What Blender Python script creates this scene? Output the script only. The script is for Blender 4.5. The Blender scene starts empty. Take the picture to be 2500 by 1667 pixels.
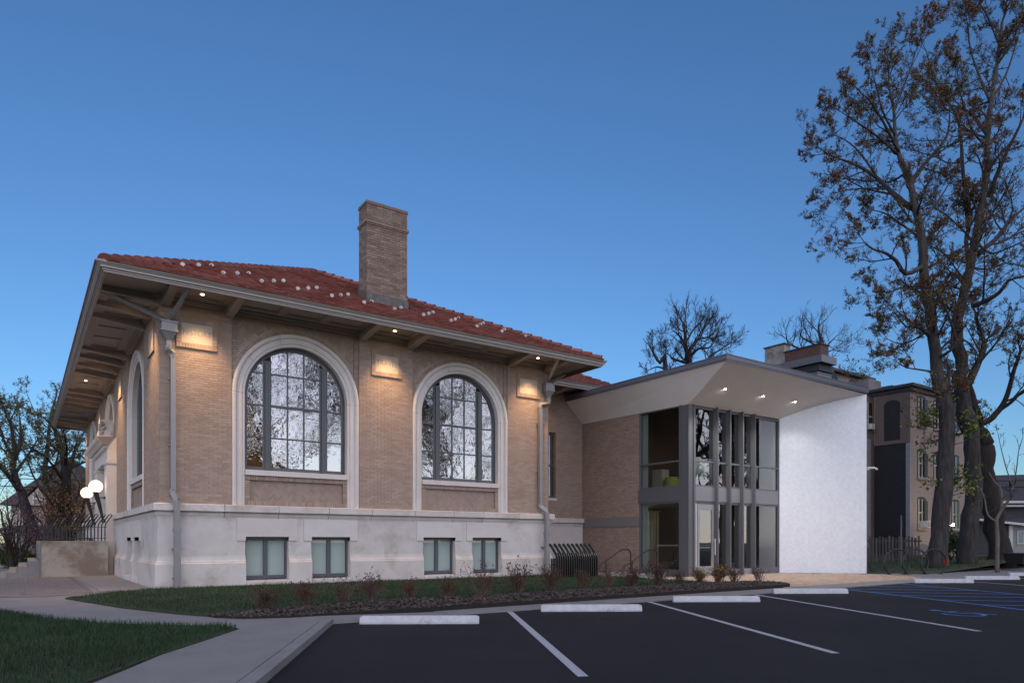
import bpy, math, random
from mathutils import Vector, Matrix
R = math.radians
sc = bpy.context.scene
col = sc.collection
PI = math.pi

# ------------------------------------------------------------------ camera
CAM = (-2.917, -19.802, 1.15)
cd = bpy.data.cameras.new("camera")
cam = bpy.data.objects.new("camera", cd)
col.objects.link(cam)
cam.location = CAM
cam.rotation_euler = (R(90), 0, R(-35.104))
cd.sensor_width = 36.0
cd.lens = 36.0 * 1710 / 2500
cd.shift_y = 488.5 / 2500
cd.clip_end = 2000
cd.clip_start = 0.05
sc.camera = cam

# ------------------------------------------------------------------ sky
SUN_AZ = 200.0          # degrees clockwise from +Y, low behind the camera
SUN_EL = 7.0
w = bpy.data.worlds.new("World")
sc.world = w
w.use_nodes = True
nt = w.node_tree
bg = nt.nodes["Background"]
sky = nt.nodes.new("ShaderNodeTexSky")
sky.sky_type = 'NISHITA'
sky.sun_disc = False
sky.sun_elevation = R(SUN_EL)
sky.sun_rotation = R(SUN_AZ)
sky.altitude = 100
sky.air_density = 1.0
sky.dust_density = 0.12
sky.ozone_density = 4.0
sky_tint = nt.nodes.new("ShaderNodeMix")
sky_tint.data_type = 'RGBA'
sky_tint.blend_type = 'MULTIPLY'
sky_tint.inputs[0].default_value = 1.0
sky_tint.inputs[7].default_value = (1.03, 1.0, 1.07, 1)
nt.links.new(sky.outputs[0], sky_tint.inputs[6])
nt.links.new(sky_tint.outputs[2], bg.inputs[0])
bg.inputs[1].default_value = 0.10

# ------------------------------------------------------------------ sun (twilight glow behind the camera)
sd = bpy.data.lights.new("sun", 'SUN')
sd.energy = 2.0
sd.angle = R(150)
sd.color = (1.0, 0.885, 0.905)
so = bpy.data.objects.new("sun", sd)
col.objects.link(so)
sv = Vector((math.sin(R(SUN_AZ)) * math.cos(R(SUN_EL)), math.cos(R(SUN_AZ)) * math.cos(R(SUN_EL)), math.sin(R(SUN_EL))))
so.rotation_euler = sv.to_track_quat('Z', 'Y').to_euler()

sc.view_settings.view_transform = 'Standard'
sc.view_settings.look = 'None'
sc.view_settings.exposure = 1.0
sc.view_settings.gamma = 1.0
sc.view_settings.use_curve_mapping = False
sc.cycles.use_denoising = True
sc.cycles.max_bounces = 8
sc.cycles.transparent_max_bounces = 16
sc.cycles.sample_clamp_indirect = 4.0
sc.cycles.caustics_reflective = False
sc.cycles.caustics_refractive = False

# ------------------------------------------------------------------ helpers
WLOC = {}


class MB:
    """collects faces; build() links them as one mesh object"""
    def __init__(s, T=None):
        s.v = []; s.f = []; s.T = T

    def add(s, vs, fs):
        b = len(s.v)
        s.v += [s.T(*p) for p in vs] if s.T else [tuple(p) for p in vs]
        s.f += [tuple(i + b for i in q) for q in fs]
        return s

    def quad(s, a, b, c, d):
        return s.add([a, b, c, d], [(0, 1, 2, 3)])

    def box(s, x0, x1, y0, y1, z0, z1):
        return s.add([(x0, y0, z0), (x1, y0, z0), (x1, y1, z0), (x0, y1, z0), (x0, y0, z1), (x1, y0, z1), (x1, y1, z1), (x0, y1, z1)],
                     [(0, 3, 2, 1), (4, 5, 6, 7), (0, 1, 5, 4), (1, 2, 6, 5), (2, 3, 7, 6), (3, 0, 4, 7)])

    def hexa(s, lo, hi):
        """lo, hi: four points each"""
        return s.add(list(lo) + list(hi), [(0, 3, 2, 1), (4, 5, 6, 7), (0, 1, 5, 4), (1, 2, 6, 5), (2, 3, 7, 6), (3, 0, 4, 7)])

    def prism(s, poly, y0, y1):
        """poly of (x,z) extruded along y"""
        n = len(poly)
        vs = [(p[0], y0, p[1]) for p in poly] + [(p[0], y1, p[1]) for p in poly]
        fs = [tuple(range(n)), tuple(range(2 * n - 1, n - 1, -1))]
        fs += [(i, i + n, (i + 1) % n + n, (i + 1) % n) for i in range(n)]
        return s.add(vs, fs)

    def slab(s, poly, z0, z1):
        """poly of (x,y) extruded along z"""
        n = len(poly)
        vs = [(p[0], p[1], z0) for p in poly] + [(p[0], p[1], z1) for p in poly]
        fs = [tuple(range(n - 1, -1, -1)), tuple(range(n, 2 * n))]
        fs += [(i, (i + 1) % n, (i + 1) % n + n, i + n) for i in range(n)]
        return s.add(vs, fs)

    def tube(s, pts, rad, n=8, cap=True):
        """pts list of 3-vectors, rad number or list"""
        m = len(pts)
        rr = rad if isinstance(rad, (list, tuple)) else [rad] * m
        P = [Vector(p) for p in pts]
        vs = []
        ref = None
        for i in range(m):
            d = (P[min(i + 1, m - 1)] - P[max(i - 1, 0)])
            if d.length < 1e-9:
                d = Vector((0, 0, 1))
            d.normalize()
            if ref is None:
                ref = Vector((1, 0, 0)) if abs(d.x) < 0.8 else Vector((0, 1, 0))
            a = (ref - d * ref.dot(d))
            if a.length < 1e-6:
                a = d.orthogonal()
            a.normalize()
            ref = a
            b = d.cross(a)
            for k in range(n):
                t = 2 * PI * k / n
                q = P[i] + (a * math.cos(t) + b * math.sin(t)) * rr[i]
                vs.append((q.x, q.y, q.z))
        fs = []
        for i in range(m - 1):
            for k in range(n):
                k2 = (k + 1) % n
                fs.append((i * n + k, i * n + k2, (i + 1) * n + k2, (i + 1) * n + k))
        if cap:
            fs.append(tuple(range(n - 1, -1, -1)))
            fs.append(tuple(range((m - 1) * n, m * n)))
        return s.add(vs, fs)

    def lathe(s, prof, c, n=16):
        """prof of (r,z) around vertical axis at c"""
        m = len(prof)
        vs = []
        for r, z in prof:
            for k in range(n):
                t = 2 * PI * k / n
                vs.append((c[0] + r * math.cos(t), c[1] + r * math.sin(t), c[2] + z))
        fs = [(i * n + k, i * n + (k + 1) % n, (i + 1) * n + (k + 1) % n, (i + 1) * n + k) for i in range(m - 1) for k in range(n)]
        fs.append(tuple(range(n - 1, -1, -1)))
        fs.append(tuple(range((m - 1) * n, m * n)))
        return s.add(vs, fs)

    def ball(s, c, r, n=20, m=12, sz=1.0):
        return s.lathe([(max(1e-4, r * math.sin(PI * i / m)), -r * sz * math.cos(PI * i / m)) for i in range(m + 1)], c, n)

    def build(s, name, mat, parent=None, smooth=False, kind=None):
        me = bpy.data.meshes.new(name)
        off = WLOC.get(parent.name, (0, 0, 0)) if parent else (0, 0, 0)
        vs = [(p[0] - off[0], p[1] - off[1], p[2] - off[2]) for p in s.v] if parent else s.v
        me.from_pydata(vs, [], s.f)
        if mat is not None:
            me.materials.append(mat)
        if smooth:
            me.polygons.foreach_set('use_smooth', [True] * len(me.polygons))
        o = bpy.data.objects.new(name, me)
        col.objects.link(o)
        if parent:
            o.parent = parent
            WLOC[o.name] = off
        else:
            WLOC[o.name] = (0, 0, 0)
        if kind:
            o["kind"] = kind
        return o


def tag(o, label=None, cat=None, group=None, kind=None):
    if label: o["label"] = label
    if cat: o["category"] = cat
    if group: o["group"] = group
    if kind: o["kind"] = kind
    return o


def thing(name, loc, label, cat, group=None):
    o = bpy.data.objects.new(name, None)
    o.empty_display_size = 0.2
    col.objects.link(o)
    o.location = loc
    WLOC[o.name] = tuple(loc)
    return tag(o, label, cat, group)


def piece(name, me, loc, parent, rot=None):
    """an object that shares mesh data, world location given, under an unrotated parent"""
    o = bpy.data.objects.new(name, me)
    col.objects.link(o)
    off = WLOC.get(parent.name, (0, 0, 0)) if parent else (0, 0, 0)
    o.location = (loc[0] - off[0], loc[1] - off[1], loc[2] - off[2])
    if rot:
        o.rotation_euler = rot
    if parent:
        o.parent = parent
    WLOC[o.name] = tuple(loc)
    return o


def copy_tree(o, loc, rz=0.0, label=None, sc_=None):
    c = o.copy()
    col.objects.link(c)
    c.location = loc
    c.rotation_euler = (0, 0, rz)
    if sc_: c.scale = (sc_, sc_, sc_)
    if label: c["label"] = label
    for ch in list(o.children):
        k = ch.copy(); col.objects.link(k); k.parent = c
        for g in list(ch.children):
            d = g.copy(); col.objects.link(d); d.parent = k
    return c


def spot(name, loc, target, watts, color, angle, blend=0.6, size=0.04, parent=None):
    l = bpy.data.lights.new(name, 'SPOT')
    l.energy = watts; l.color = color; l.spot_size = R(angle); l.spot_blend = blend; l.shadow_soft_size = size
    o = bpy.data.objects.new(name, l)
    col.objects.link(o)
    off = WLOC.get(parent.name, (0, 0, 0)) if parent else (0, 0, 0)
    o.location = tuple(loc[i] - off[i] for i in range(3))
    if parent: o.parent = parent
    o.rotation_euler = (Vector(loc) - Vector(target)).to_track_quat('Z', 'Y').to_euler()
    return o


def point(name, loc, watts, color, size=0.1, parent=None):
    l = bpy.data.lights.new(name, 'POINT')
    l.energy = watts; l.color = color; l.shadow_soft_size = size
    o = bpy.data.objects.new(name, l)
    col.objects.link(o)
    off = WLOC.get(parent.name, (0, 0, 0)) if parent else (0, 0, 0)
    o.location = tuple(loc[i] - off[i] for i in range(3))
    if parent: o.parent = parent
    return o


# ------------------------------------------------------------------ materials
MATS = {}


def mat(name, c, rough=0.8, metal=0.0, var=0.0, nscale=3.0, c2=None, bump=0.0, bscale=40.0, isl=0.0, emit=None, es=0.0, spec=0.5, stain=None, coat=0.0, stretch=None):
    """principled material: noise colour variation (var / c2), per-piece variation (isl), relief (bump), stains"""
    if name in MATS:
        return MATS[name]
    m = bpy.data.materials.new(name)
    m.use_nodes = True
    t = m.node_tree
    N = t.nodes; Lk = t.links.new
    b = N["Principled BSDF"]
    b.inputs["Roughness"].default_value = rough
    b.inputs["Metallic"].default_value = metal
    b.inputs["Specular IOR Level"].default_value = spec
    if coat:
        b.inputs["Coat Weight"].default_value = coat
        b.inputs["Coat Roughness"].default_value = 0.05
    cur = None
    tc = N.new("ShaderNodeTexCoord")
    geo = N.new("ShaderNodeNewGeometry")
    src = geo.outputs["Position"]
    if stretch:
        mp = N.new("ShaderNodeMapping"); mp.inputs["Scale"].default_value = stretch
        Lk(src, mp.inputs[0]); src = mp.outputs[0]
    rgb = N.new("ShaderNodeRGB"); rgb.outputs[0].default_value = (*c, 1)
    cur = rgb.outputs[0]
    if c2 is not None or var > 0:
        if c2 is None:
            c2 = tuple(max(0.0, x * (1 - var)) for x in c)
        nz = N.new("ShaderNodeTexNoise"); nz.inputs["Scale"].default_value = nscale; nz.inputs["Detail"].default_value = 6; nz.inputs["Roughness"].default_value = 0.62
        Lk(src, nz.inputs["Vector"])
        cr = N.new("ShaderNodeValToRGB"); cr.color_ramp.elements[0].position = 0.36; cr.color_ramp.elements[1].position = 0.66
        Lk(nz.outputs["Fac"], cr.inputs[0])
        mx = N.new("ShaderNodeMix"); mx.data_type = 'RGBA'
        Lk(cr.outputs[0], mx.inputs[0]); Lk(cur, mx.inputs[6]); mx.inputs[7].default_value = (*c2, 1)
        cur = mx.outputs[2]
    if isl > 0:
        oi = N.new("ShaderNodeObjectInfo")
        ad = N.new("ShaderNodeMath"); ad.operation = 'ADD'
        Lk(geo.outputs["Random Per Island"], ad.inputs[0]); Lk(oi.outputs["Random"], ad.inputs[1])
        fr = N.new("ShaderNodeMath"); fr.operation = 'FRACT'; Lk(ad.outputs[0], fr.inputs[0])
        mr = N.new("ShaderNodeMapRange"); mr.inputs[3].default_value = 1 - isl; mr.inputs[4].default_value = 1 + isl * 0.8
        Lk(fr.outputs[0], mr.inputs[0])
        hv = N.new("ShaderNodeHueSaturation")
        Lk(mr.outputs[0], hv.inputs["Value"]); Lk(cur, hv.inputs["Color"])
        ms = N.new("ShaderNodeMapRange"); ms.inputs[3].default_value = 1.12; ms.inputs[4].default_value = 0.85
        Lk(fr.outputs[0], ms.inputs[0]); Lk(ms.outputs[0], hv.inputs["Saturation"])
        cur = hv.outputs[0]
    if stain is not None:
        nz2 = N.new("ShaderNodeTexNoise"); nz2.inputs["Scale"].default_value = stain[1]; nz2.inputs["Detail"].default_value = 8; nz2.inputs["Roughness"].default_value = 0.68
        Lk(src, nz2.inputs["Vector"])
        cr2 = N.new("ShaderNodeValToRGB"); cr2.color_ramp.elements[0].position = stain[2]; cr2.color_ramp.elements[1].position = stain[3]
        Lk(nz2.outputs["Fac"], cr2.inputs[0])
        mx2 = N.new("ShaderNodeMix"); mx2.data_type = 'RGBA'
        Lk(cr2.outputs[0], mx2.inputs[0]); Lk(cur, mx2.inputs[6]); mx2.inputs[7].default_value = (*stain[0], 1)
        cur = mx2.outputs[2]
    Lk(cur, b.inputs["Base Color"])
    if bump > 0:
        nb = N.new("ShaderNodeTexNoise"); nb.inputs["Scale"].default_value = bscale; nb.inputs["Detail"].default_value = 5
        Lk(src, nb.inputs["Vector"])
        bp = N.new("ShaderNodeBump"); bp.inputs["Strength"].default_value = bump; bp.inputs["Distance"].default_value = 0.02
        Lk(nb.outputs["Fac"], bp.inputs["Height"]); Lk(bp.outputs[0], b.inputs["Normal"])
    if emit:
        b.inputs["Emission Color"].default_value = (*emit, 1)
        b.inputs["Emission Strength"].default_value = es
    MATS[name] = m
    return m


def glass_mat(name, tint=(0.9, 0.95, 0.93), refl=1.0, wav=0.0, wscale=3.0, rough=0.0, base=0.0):
    m = bpy.data.materials.new(name)
    m.use_nodes = True
    t = m.node_tree; N = t.nodes; Lk = t.links.new
    N.remove(N["Principled BSDF"])
    out = N["Material Output"]
    tr = N.new("ShaderNodeBsdfTransparent"); tr.inputs[0].default_value = (*tint, 1)
    gl = N.new("ShaderNodeBsdfGlossy"); gl.inputs["Roughness"].default_value = rough
    # Schlick reflectance of a double pane, the same from both sides
    gg = N.new("ShaderNodeNewGeometry")
    dt = N.new("ShaderNodeVectorMath"); dt.operation = 'DOT_PRODUCT'
    Lk(gg.outputs["True Normal"], dt.inputs[0]); Lk(gg.outputs["Incoming"], dt.inputs[1])
    ab = N.new("ShaderNodeMath"); ab.operation = 'ABSOLUTE'; Lk(dt.outputs["Value"], ab.inputs[0])
    om = N.new("ShaderNodeMath"); om.operation = 'SUBTRACT'; om.inputs[0].default_value = 1.0; Lk(ab.outputs[0], om.inputs[1])
    pw = N.new("ShaderNodeMath"); pw.operation = 'POWER'; Lk(om.outputs[0], pw.inputs[0]); pw.inputs[1].default_value = 5.0
    sk = N.new("ShaderNodeMath"); sk.operation = 'MULTIPLY_ADD'; Lk(pw.outputs[0], sk.inputs[0]); sk.inputs[1].default_value = 0.957; sk.inputs[2].default_value = 0.043
    mu = N.new("ShaderNodeMath"); mu.operation = 'MULTIPLY_ADD'; mu.inputs[1].default_value = 1.9 * refl; mu.inputs[2].default_value = base
    mu.use_clamp = True
    Lk(sk.outputs[0], mu.inputs[0])
    mx = N.new("ShaderNodeMixShader")
    Lk(mu.outputs[0], mx.inputs[0]); Lk(tr.outputs[0], mx.inputs[1]); Lk(gl.outputs[0], mx.inputs[2])
    Lk(mx.outputs[0], out.inputs[0])
    if wav > 0:
        ge = N.new("ShaderNodeNewGeometry")
        nz = N.new("ShaderNodeTexNoise"); nz.inputs["Scale"].default_value = wscale; nz.inputs["Detail"].default_value = 2.5
        Lk(ge.outputs["Position"], nz.inputs["Vector"])
        bp = N.new("ShaderNodeBump"); bp.inputs["Strength"].default_value = wav; bp.inputs["Distance"].default_value = 0.03
        Lk(nz.outputs["Fac"], bp.inputs["Height"])
        Lk(bp.outputs[0], gl.inputs["Normal"])
    MATS[name] = m
    return m


M = {}
M['brick'] = mat('buff_brick', (0.345, 0.262, 0.213), 0.88, isl=0.10, var=0.12, nscale=1.3, bump=0.25, bscale=60)
M['brick_dark'] = mat('chimney_brick', (0.25, 0.185, 0.15), 0.9, isl=0.25, var=0.3, nscale=1.6, bump=0.3, bscale=50)
M['mortar'] = mat('mortar', (0.40, 0.33, 0.275), 0.95, var=0.2, nscale=2.0)
M['mortar_dark'] = mat('mortar_dark', (0.19, 0.15, 0.125), 0.95, var=0.2)
M['brick_new'] = mat('new_brick', (0.30, 0.215, 0.17), 0.85, isl=0.13, var=0.1, nscale=0.8, bump=0.2, bscale=60)
M['mortar_new'] = mat('new_mortar', (0.36, 0.29, 0.23), 0.95)
M['stone'] = mat('limestone', (0.57, 0.535, 0.51), 0.82, var=0.12, nscale=2.2, bump=0.15, bscale=30, isl=0.06, stain=((0.33, 0.295, 0.25), 1.3, 0.52, 0.74))
M['stone_clean'] = mat('limestone_trim', (0.59, 0.555, 0.53), 0.8, var=0.08, nscale=2.5, bump=0.08, bscale=30, isl=0.03)
M['tablet'] = mat('tablet_stone', (0.47, 0.42, 0.36), 0.85, var=0.08, nscale=6)
M['letter'] = mat('letter_shade', (0.17, 0.13, 0.10), 0.9)  # darker stone tone stands for the shade inside incised letters
M['frame'] = mat('slate_frame', (0.08, 0.09, 0.10), 0.45, var=0.08, nscale=2)
M['soffit'] = mat('soffit_paint', (0.40, 0.355, 0.32), 0.6, var=0.06, nscale=2)
M['gutter'] = mat('gutter_paint', (0.34, 0.315, 0.29), 0.45, var=0.08, nscale=1.5)
M['downspout'] = mat('downspout_metal', (0.25, 0.25, 0.255), 0.4, metal=0.3, var=0.1)
M['tile'] = mat('clay_tile', (0.22, 0.07, 0.052), 0.75, isl=0.22, var=0.3, nscale=0.9, bump=0.2, bscale=25)
M['roof_under'] = mat('roof_underlay', (0.12, 0.035, 0.025), 0.9)
M['guard'] = mat('snow_guard_metal', (0.62, 0.62, 0.62), 0.45, metal=0.2)
M['lead'] = mat('lead_flashing', (0.13, 0.12, 0.12), 0.6, var=0.5, nscale=6)
M['steel'] = mat('painted_steel', (0.115, 0.118, 0.13), 0.4, metal=0.2)
M['panel'] = mat('spandrel_panel', (0.20, 0.20, 0.21), 0.4, metal=0.2)
M['alu'] = mat('grey_aluminium', (0.30, 0.30, 0.31), 0.4, metal=0.4)
M['stucco'] = mat('soffit_stucco', (0.82, 0.81, 0.79), 0.9, var=0.05, nscale=1.5, bump=0.35, bscale=35)
M['parapet'] = mat('parapet_metal', (0.165, 0.165, 0.19), 0.4, metal=0.3)
M['wtile'] = mat('white_glazed_tile', (0.66, 0.69, 0.75), 0.18, isl=0.05, spec=0.8)
M['grout'] = mat('white_grout', (0.66, 0.66, 0.67), 0.8)
M['asphalt'] = mat('asphalt', (0.020, 0.0185, 0.0225), 0.9, c2=(0.014, 0.0132, 0.016), nscale=0.5, bump=0.5, bscale=160, stain=((0.028, 0.027, 0.029), 0.9, 0.6, 0.8), spec=0.25)
M['concrete'] = mat('concrete', (0.215, 0.208, 0.205), 0.88, var=0.16, nscale=1.6, bump=0.12, bscale=80, stain=((0.155, 0.145, 0.14), 2.2, 0.55, 0.75))
M['concrete_wall'] = mat('concrete_wall', (0.37, 0.335, 0.29), 0.9, var=0.1, nscale=1.2, bump=0.15, bscale=40, stain=((0.21, 0.165, 0.125), 0.75, 0.47, 0.60))
M['stopc'] = mat('painted_concrete', (0.46, 0.48, 0.52), 0.7, var=0.2, nscale=7, bump=0.2, bscale=60, stain=((0.2, 0.2, 0.2), 4, 0.60, 0.72))
M['wpaint'] = mat('white_road_paint', (0.42, 0.43, 0.46), 0.7, var=0.25, nscale=22, stain=((0.06, 0.06, 0.065), 30, 0.62, 0.7))
M['bpaint'] = mat('blue_road_paint', (0.06, 0.18, 0.46), 0.7, var=0.3, nscale=18)
M['soil'] = mat('lawn_soil', (0.035, 0.045, 0.02), 0.95, var=0.4, nscale=6)
M['mulchbase'] = mat('mulch_bed', (0.02, 0.015, 0.012), 0.95, var=0.5, nscale=25)
M['chip'] = mat('mulch_chip', (0.062, 0.046, 0.038), 0.9, isl=0.9)
M['grass'] = mat('grass_blade', (0.024, 0.062, 0.02), 0.7, isl=0.4, c2=(0.017, 0.042, 0.014), nscale=1.2, spec=0.2)
M['paver'] = mat('clay_paver', (0.42, 0.30, 0.22), 0.85, isl=0.2, var=0.1)
M['plaza'] = mat('stamped_paving', (0.17, 0.155, 0.155), 0.85, var=0.15, nscale=1.5)
M['black'] = mat('black_iron', (0.012, 0.012, 0.013), 0.38, spec=0.5)
M['bark'] = mat('grey_bark', (0.062, 0.057, 0.055), 0.95, c2=(0.02, 0.018, 0.017), nscale=9, bump=1.0, bscale=11, stretch=(1, 1, 0.16))
M['bark_dark'] = mat('dark_bark', (0.034, 0.028, 0.025), 0.95, c2=(0.016, 0.013, 0.011), nscale=8, bump=0.8, bscale=10, stretch=(1, 1, 0.25))
M['twig'] = mat('twig', (0.035, 0.028, 0.025), 0.95)
M['leaf_red'] = mat('bronze_leaf', (0.155, 0.078, 0.04), 0.8, isl=0.5, c2=(0.125, 0.105, 0.04), nscale=0.6, spec=0.2)
M['leaf_green'] = mat('spring_leaf', (0.16, 0.18, 0.075), 0.8, isl=0.5, c2=(0.10, 0.09, 0.04), nscale=0.5, spec=0.2)
M['leaf_bush'] = mat('barberry_leaf', (0.10, 0.022, 0.024), 0.75, isl=0.5, c2=(0.055, 0.026, 0.02), nscale=2, spec=0.2)
M['leaf_gold'] = mat('gold_leaf', (0.16, 0.095, 0.03), 0.8, isl=0.5, spec=0.2)
M['leaf_purple'] = mat('redbud_blossom', (0.16, 0.07, 0.17), 0.8, isl=0.5, spec=0.2)
M['leaf_rust'] = mat('rust_leaf', (0.21, 0.105, 0.045), 0.8, isl=0.5, spec=0.2)
M['leaf_box'] = mat('boxwood_leaf', (0.045, 0.085, 0.022), 0.7, isl=0.5, spec=0.2)
M['cream'] = mat('cream_plaster', (0.62, 0.47, 0.28), 0.9)
M['dark_int'] = mat('dark_interior', (0.05, 0.046, 0.042), 0.9)
M['wood_int'] = mat('oak_shelf', (0.20, 0.115, 0.06), 0.6)
M['floor_int'] = mat('interior_floor', (0.13, 0.11, 0.09), 0.5)
M['int_wall'] = mat('interior_wall', (0.10, 0.10, 0.09), 0.9)
M['frost'] = mat('roller_blind', (0.47, 0.52, 0.50), 0.9)
M['g_old'] = glass_mat('old_glass', refl=2.6, wav=0.13, wscale=4.5, base=0.27, tint=(0.62, 0.66, 0.64))
M['g_new'] = glass_mat('new_glass', refl=2.6, wav=0.02, wscale=1.6, base=0.0, tint=(0.6, 0.66, 0.64))
M['g_base'] = glass_mat('basement_glass', refl=0.8)
M['globe'] = mat('lit_globe', (0.9, 0.85, 0.75), 0.4, emit=(1.0, 0.78, 0.48), es=1.3)
M['lens_warm'] = mat('lit_lens_warm', (1, 0.9, 0.7), 0.4, emit=(1.0, 0.70, 0.36), es=12.0)
M['lens_white'] = mat('lit_lens_white', (1, 1, 0.95), 0.4, emit=(1.0, 0.90, 0.74), es=60.0)
M['trimw'] = mat('white_trim', (0.55, 0.55, 0.56), 0.6)

# ------------------------------------------------------------------ pattern helpers


def clip_poly(poly, inside, inter):
    out = []
    n = len(poly)
    for i in range(n):
        a, b = poly[i], poly[(i + 1) % n]
        ia, ib = inside(a), inside(b)
        if ia: out.append(a)
        if ia != ib: out.append(inter(a, b))
    return out


def clip_rect(poly, x0, x1, y0, y1):
    def cut(p, k, v, sgn):
        return clip_poly(p, lambda q: sgn * (q[k] - v) >= 0, lambda a, b: tuple(a[j] + (b[j] - a[j]) * (v - a[k]) / (b[k] - a[k]) for j in (0, 1)))
    for k, v, sgn in ((0, x0, 1), (0, x1, -1), (1, y0, 1), (1, y1, -1)):
        poly = cut(poly, k, v, sgn)
        if len(poly) < 3: return []
    return poly


def herringbone(x0, x1, y0, y1, W, k, gap, keep=None):
    """polygons of a 45-degree herringbone clipped to a rectangle"""
    res = []
    c = math.sqrt(0.5)
    cx, cy = (x0 + x1) / 2, (y0 + y1) / 2
    r = math.hypot(x1 - x0, y1 - y0) / 2 + W * k * 2
    n = int(r / W) + 2
    nn = int(r / (W * k)) + 3
    g = gap / 2
    for i in range(-n, n):
        for j in range(-nn, nn):
            ox, oy = i + 2 * k * j, i
            for (a, b, d, e) in ((0, k, 0, 1), (k, k + 1, 1 - k, 1)):
                qs = [((ox + a) * W + g, (oy + d) * W + g), ((ox + b) * W - g, (oy + d) * W + g), ((ox + b) * W - g, (oy + e) * W - g), ((ox + a) * W + g, (oy + e) * W - g)]
                qs = [(cx + (x - y) * c, cy + (x + y) * c) for x, y in qs]
                if max(q[0] for q in qs) < x0 or min(q[0] for q in qs) > x1 or max(q[1] for q in qs) < y0 or min(q[1] for q in qs) > y1:
                    continue
                if keep and not all(keep(*q) for q in qs):
                    continue
                p = clip_rect(qs, x0, x1, y0, y1)
                if len(p) >= 3:
                    res.append(p)
    return res


def courses(u0, u1, z0, z1, L, H, j, blocked=None, seed=0):
    """running-bond bricks (ua, ub, za, zb, full) on a wall strip; blocked(za, zb) gives closed intervals"""
    out = []
    n = int(round((z1 - z0) / H))
    H = (z1 - z0) / n
    for i in range(n):
        za, zb = z0 + i * H, z0 + (i + 1) * H
        free = [(u0, u1)]
        for a, b in (blocked(za, zb) if blocked else []):
            nf = []
            for p, q in free:
                if b <= p or a >= q: nf.append((p, q)); continue
                if a > p: nf.append((p, a))
                if b < q: nf.append((b, q))
            free = nf
        off = (L / 2 if i % 2 else 0)
        k = math.floor((u0 - off) / L) - 1
        x = off + k * L
        while x < u1:
            for p, q in free:
                a, b = max(x, p), min(x + L, q)
                if b - a > 0.035:
                    out.append((a + j / 2, b - j / 2, za + j / 2, zb - j / 2, abs(b - a - L) < 1e-6))
            x += L
    return out


def lay(parent, bricks, T, matl, depth, n_ind=0, axis='x', name='brick', cam=CAM):
    """bricks as geometry: the n_ind nearest whole ones as objects of their own, the rest one mesh"""
    full = [b for b in bricks if b[4]]
    ind = []
    if n_ind:
        def dist(b):
            p = T((b[0] + b[1]) / 2, 0, (b[2] + b[3]) / 2)
            return (p[0] - cam[0]) ** 2 + (p[1] - cam[1]) ** 2 + (p[2] - cam[2]) ** 2
        full.sort(key=dist)
        ind = full[:n_ind]
        b0 = ind[0]
        hw, hh = (b0[1] - b0[0]) / 2, (b0[3] - b0[2]) / 2
        q = MB()
        if axis == 'x':
            q.box(-hw, hw, 0, depth, -hh, hh)
        else:
            q.box(0, depth, -hw, hw, -hh, hh)
        me = bpy.data.meshes.new(name)
        me.from_pydata(q.v, [], q.f); me.materials.append(matl)
        for b in ind:
            p = T((b[0] + b[1]) / 2, 0, (b[2] + b[3]) / 2)
            piece(name, me, p, parent)
    s = set(id(b) for b in ind)
    m = MB(T)
    for b in bricks:
        if id(b) in s: continue
        m.add([(b[0], 0, b[2]), (b[1], 0, b[2]), (b[1], 0, b[3]), (b[0], 0, b[3]), (b[0], depth, b[2]), (b[1], depth, b[2]), (b[1], depth, b[3]), (b[0], depth, b[3])],
              [(0, 1, 2, 3), (0, 4, 5, 1), (1, 5, 6, 2), (2, 6, 7, 3), (3, 7, 4, 0)])
    return m.build(name + '_field', matl, parent, kind='stuff')
# ================================================================== LIBRARY
FW, LD = 12.594, 24.5          # front width, depth of the old building
ZT = 7.47                      # soffit
ZW = 2.14                      # top of the water table
SPR = 5.21                     # spring line of the arches
RI, RO = 1.46, 1.82
TF = lambda s, d, z: (s, d, z)     # front wall: s along x, d into the building
TL = lambda s, d, z: (d, s, z)     # left wall: s along y
lib = thing('library_building', (6.3, 12.2, 0.0), 'old tan brick library with arched windows, red tile hip roof and tall chimney', 'library')
BAYF = [3.585, 9.005]
BAYL = [4.58, 12.25, 19.92]
PIERF = [(0.0, 1.765), (5.405, 7.185), (10.825, FW)]
PIERL = [(0.0, 2.76), (6.40, 10.43), (14.07, 18.10), (21.74, LD)]

# --- brick walls: mortar backing with bricks laid on it
for (a, b), ni in zip(PIERF, (300, 0, 0)):
    pier = MB().box(max(a, 0.008), b if b < FW else FW - 0.008, 0.008, 0.45, ZW - 0.02, ZT + 0.02).build('brick_pier', M['mortar'], lib)
    tc = (a + b) / 2
    ta, tb = (0.39, 1.39) if a == 0 else ((5.79, 6.81) if a < 6 else (11.2, 12.2))
    fb = courses(a, b, ZW + 0.01, ZT, 0.235, 0.066, 0.009, lambda za, zb, ta=ta, tb=tb: [(ta, tb)] if za > 6.17 and zb < 7.0 else [])
    lay(pier, fb, TF, M['brick'], 0.03, ni, 'x')
LTAB = [(0.78, 1.78), (7.9, 8.9), (15.6, 16.6), (22.7, 23.7)]
for (a, b), (ta, tb) in zip(PIERL, LTAB):
    pier = MB(TL).box(a + (0.45 if a == 0 else 0), b - (0.008 if b == LD else 0), 0.008, 0.45, ZW - 0.02, ZT + 0.02).build('brick_pier', M['mortar'], lib)
    lay(pier, courses(a, b, ZW + 0.01, ZT, 0.235, 0.066, 0.009, lambda za, zb, ta=ta, tb=tb: [(ta, tb)] if za > 6.17 and zb < 7.0 else []), TL, M['brick'], 0.03, 0, 'y')


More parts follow.
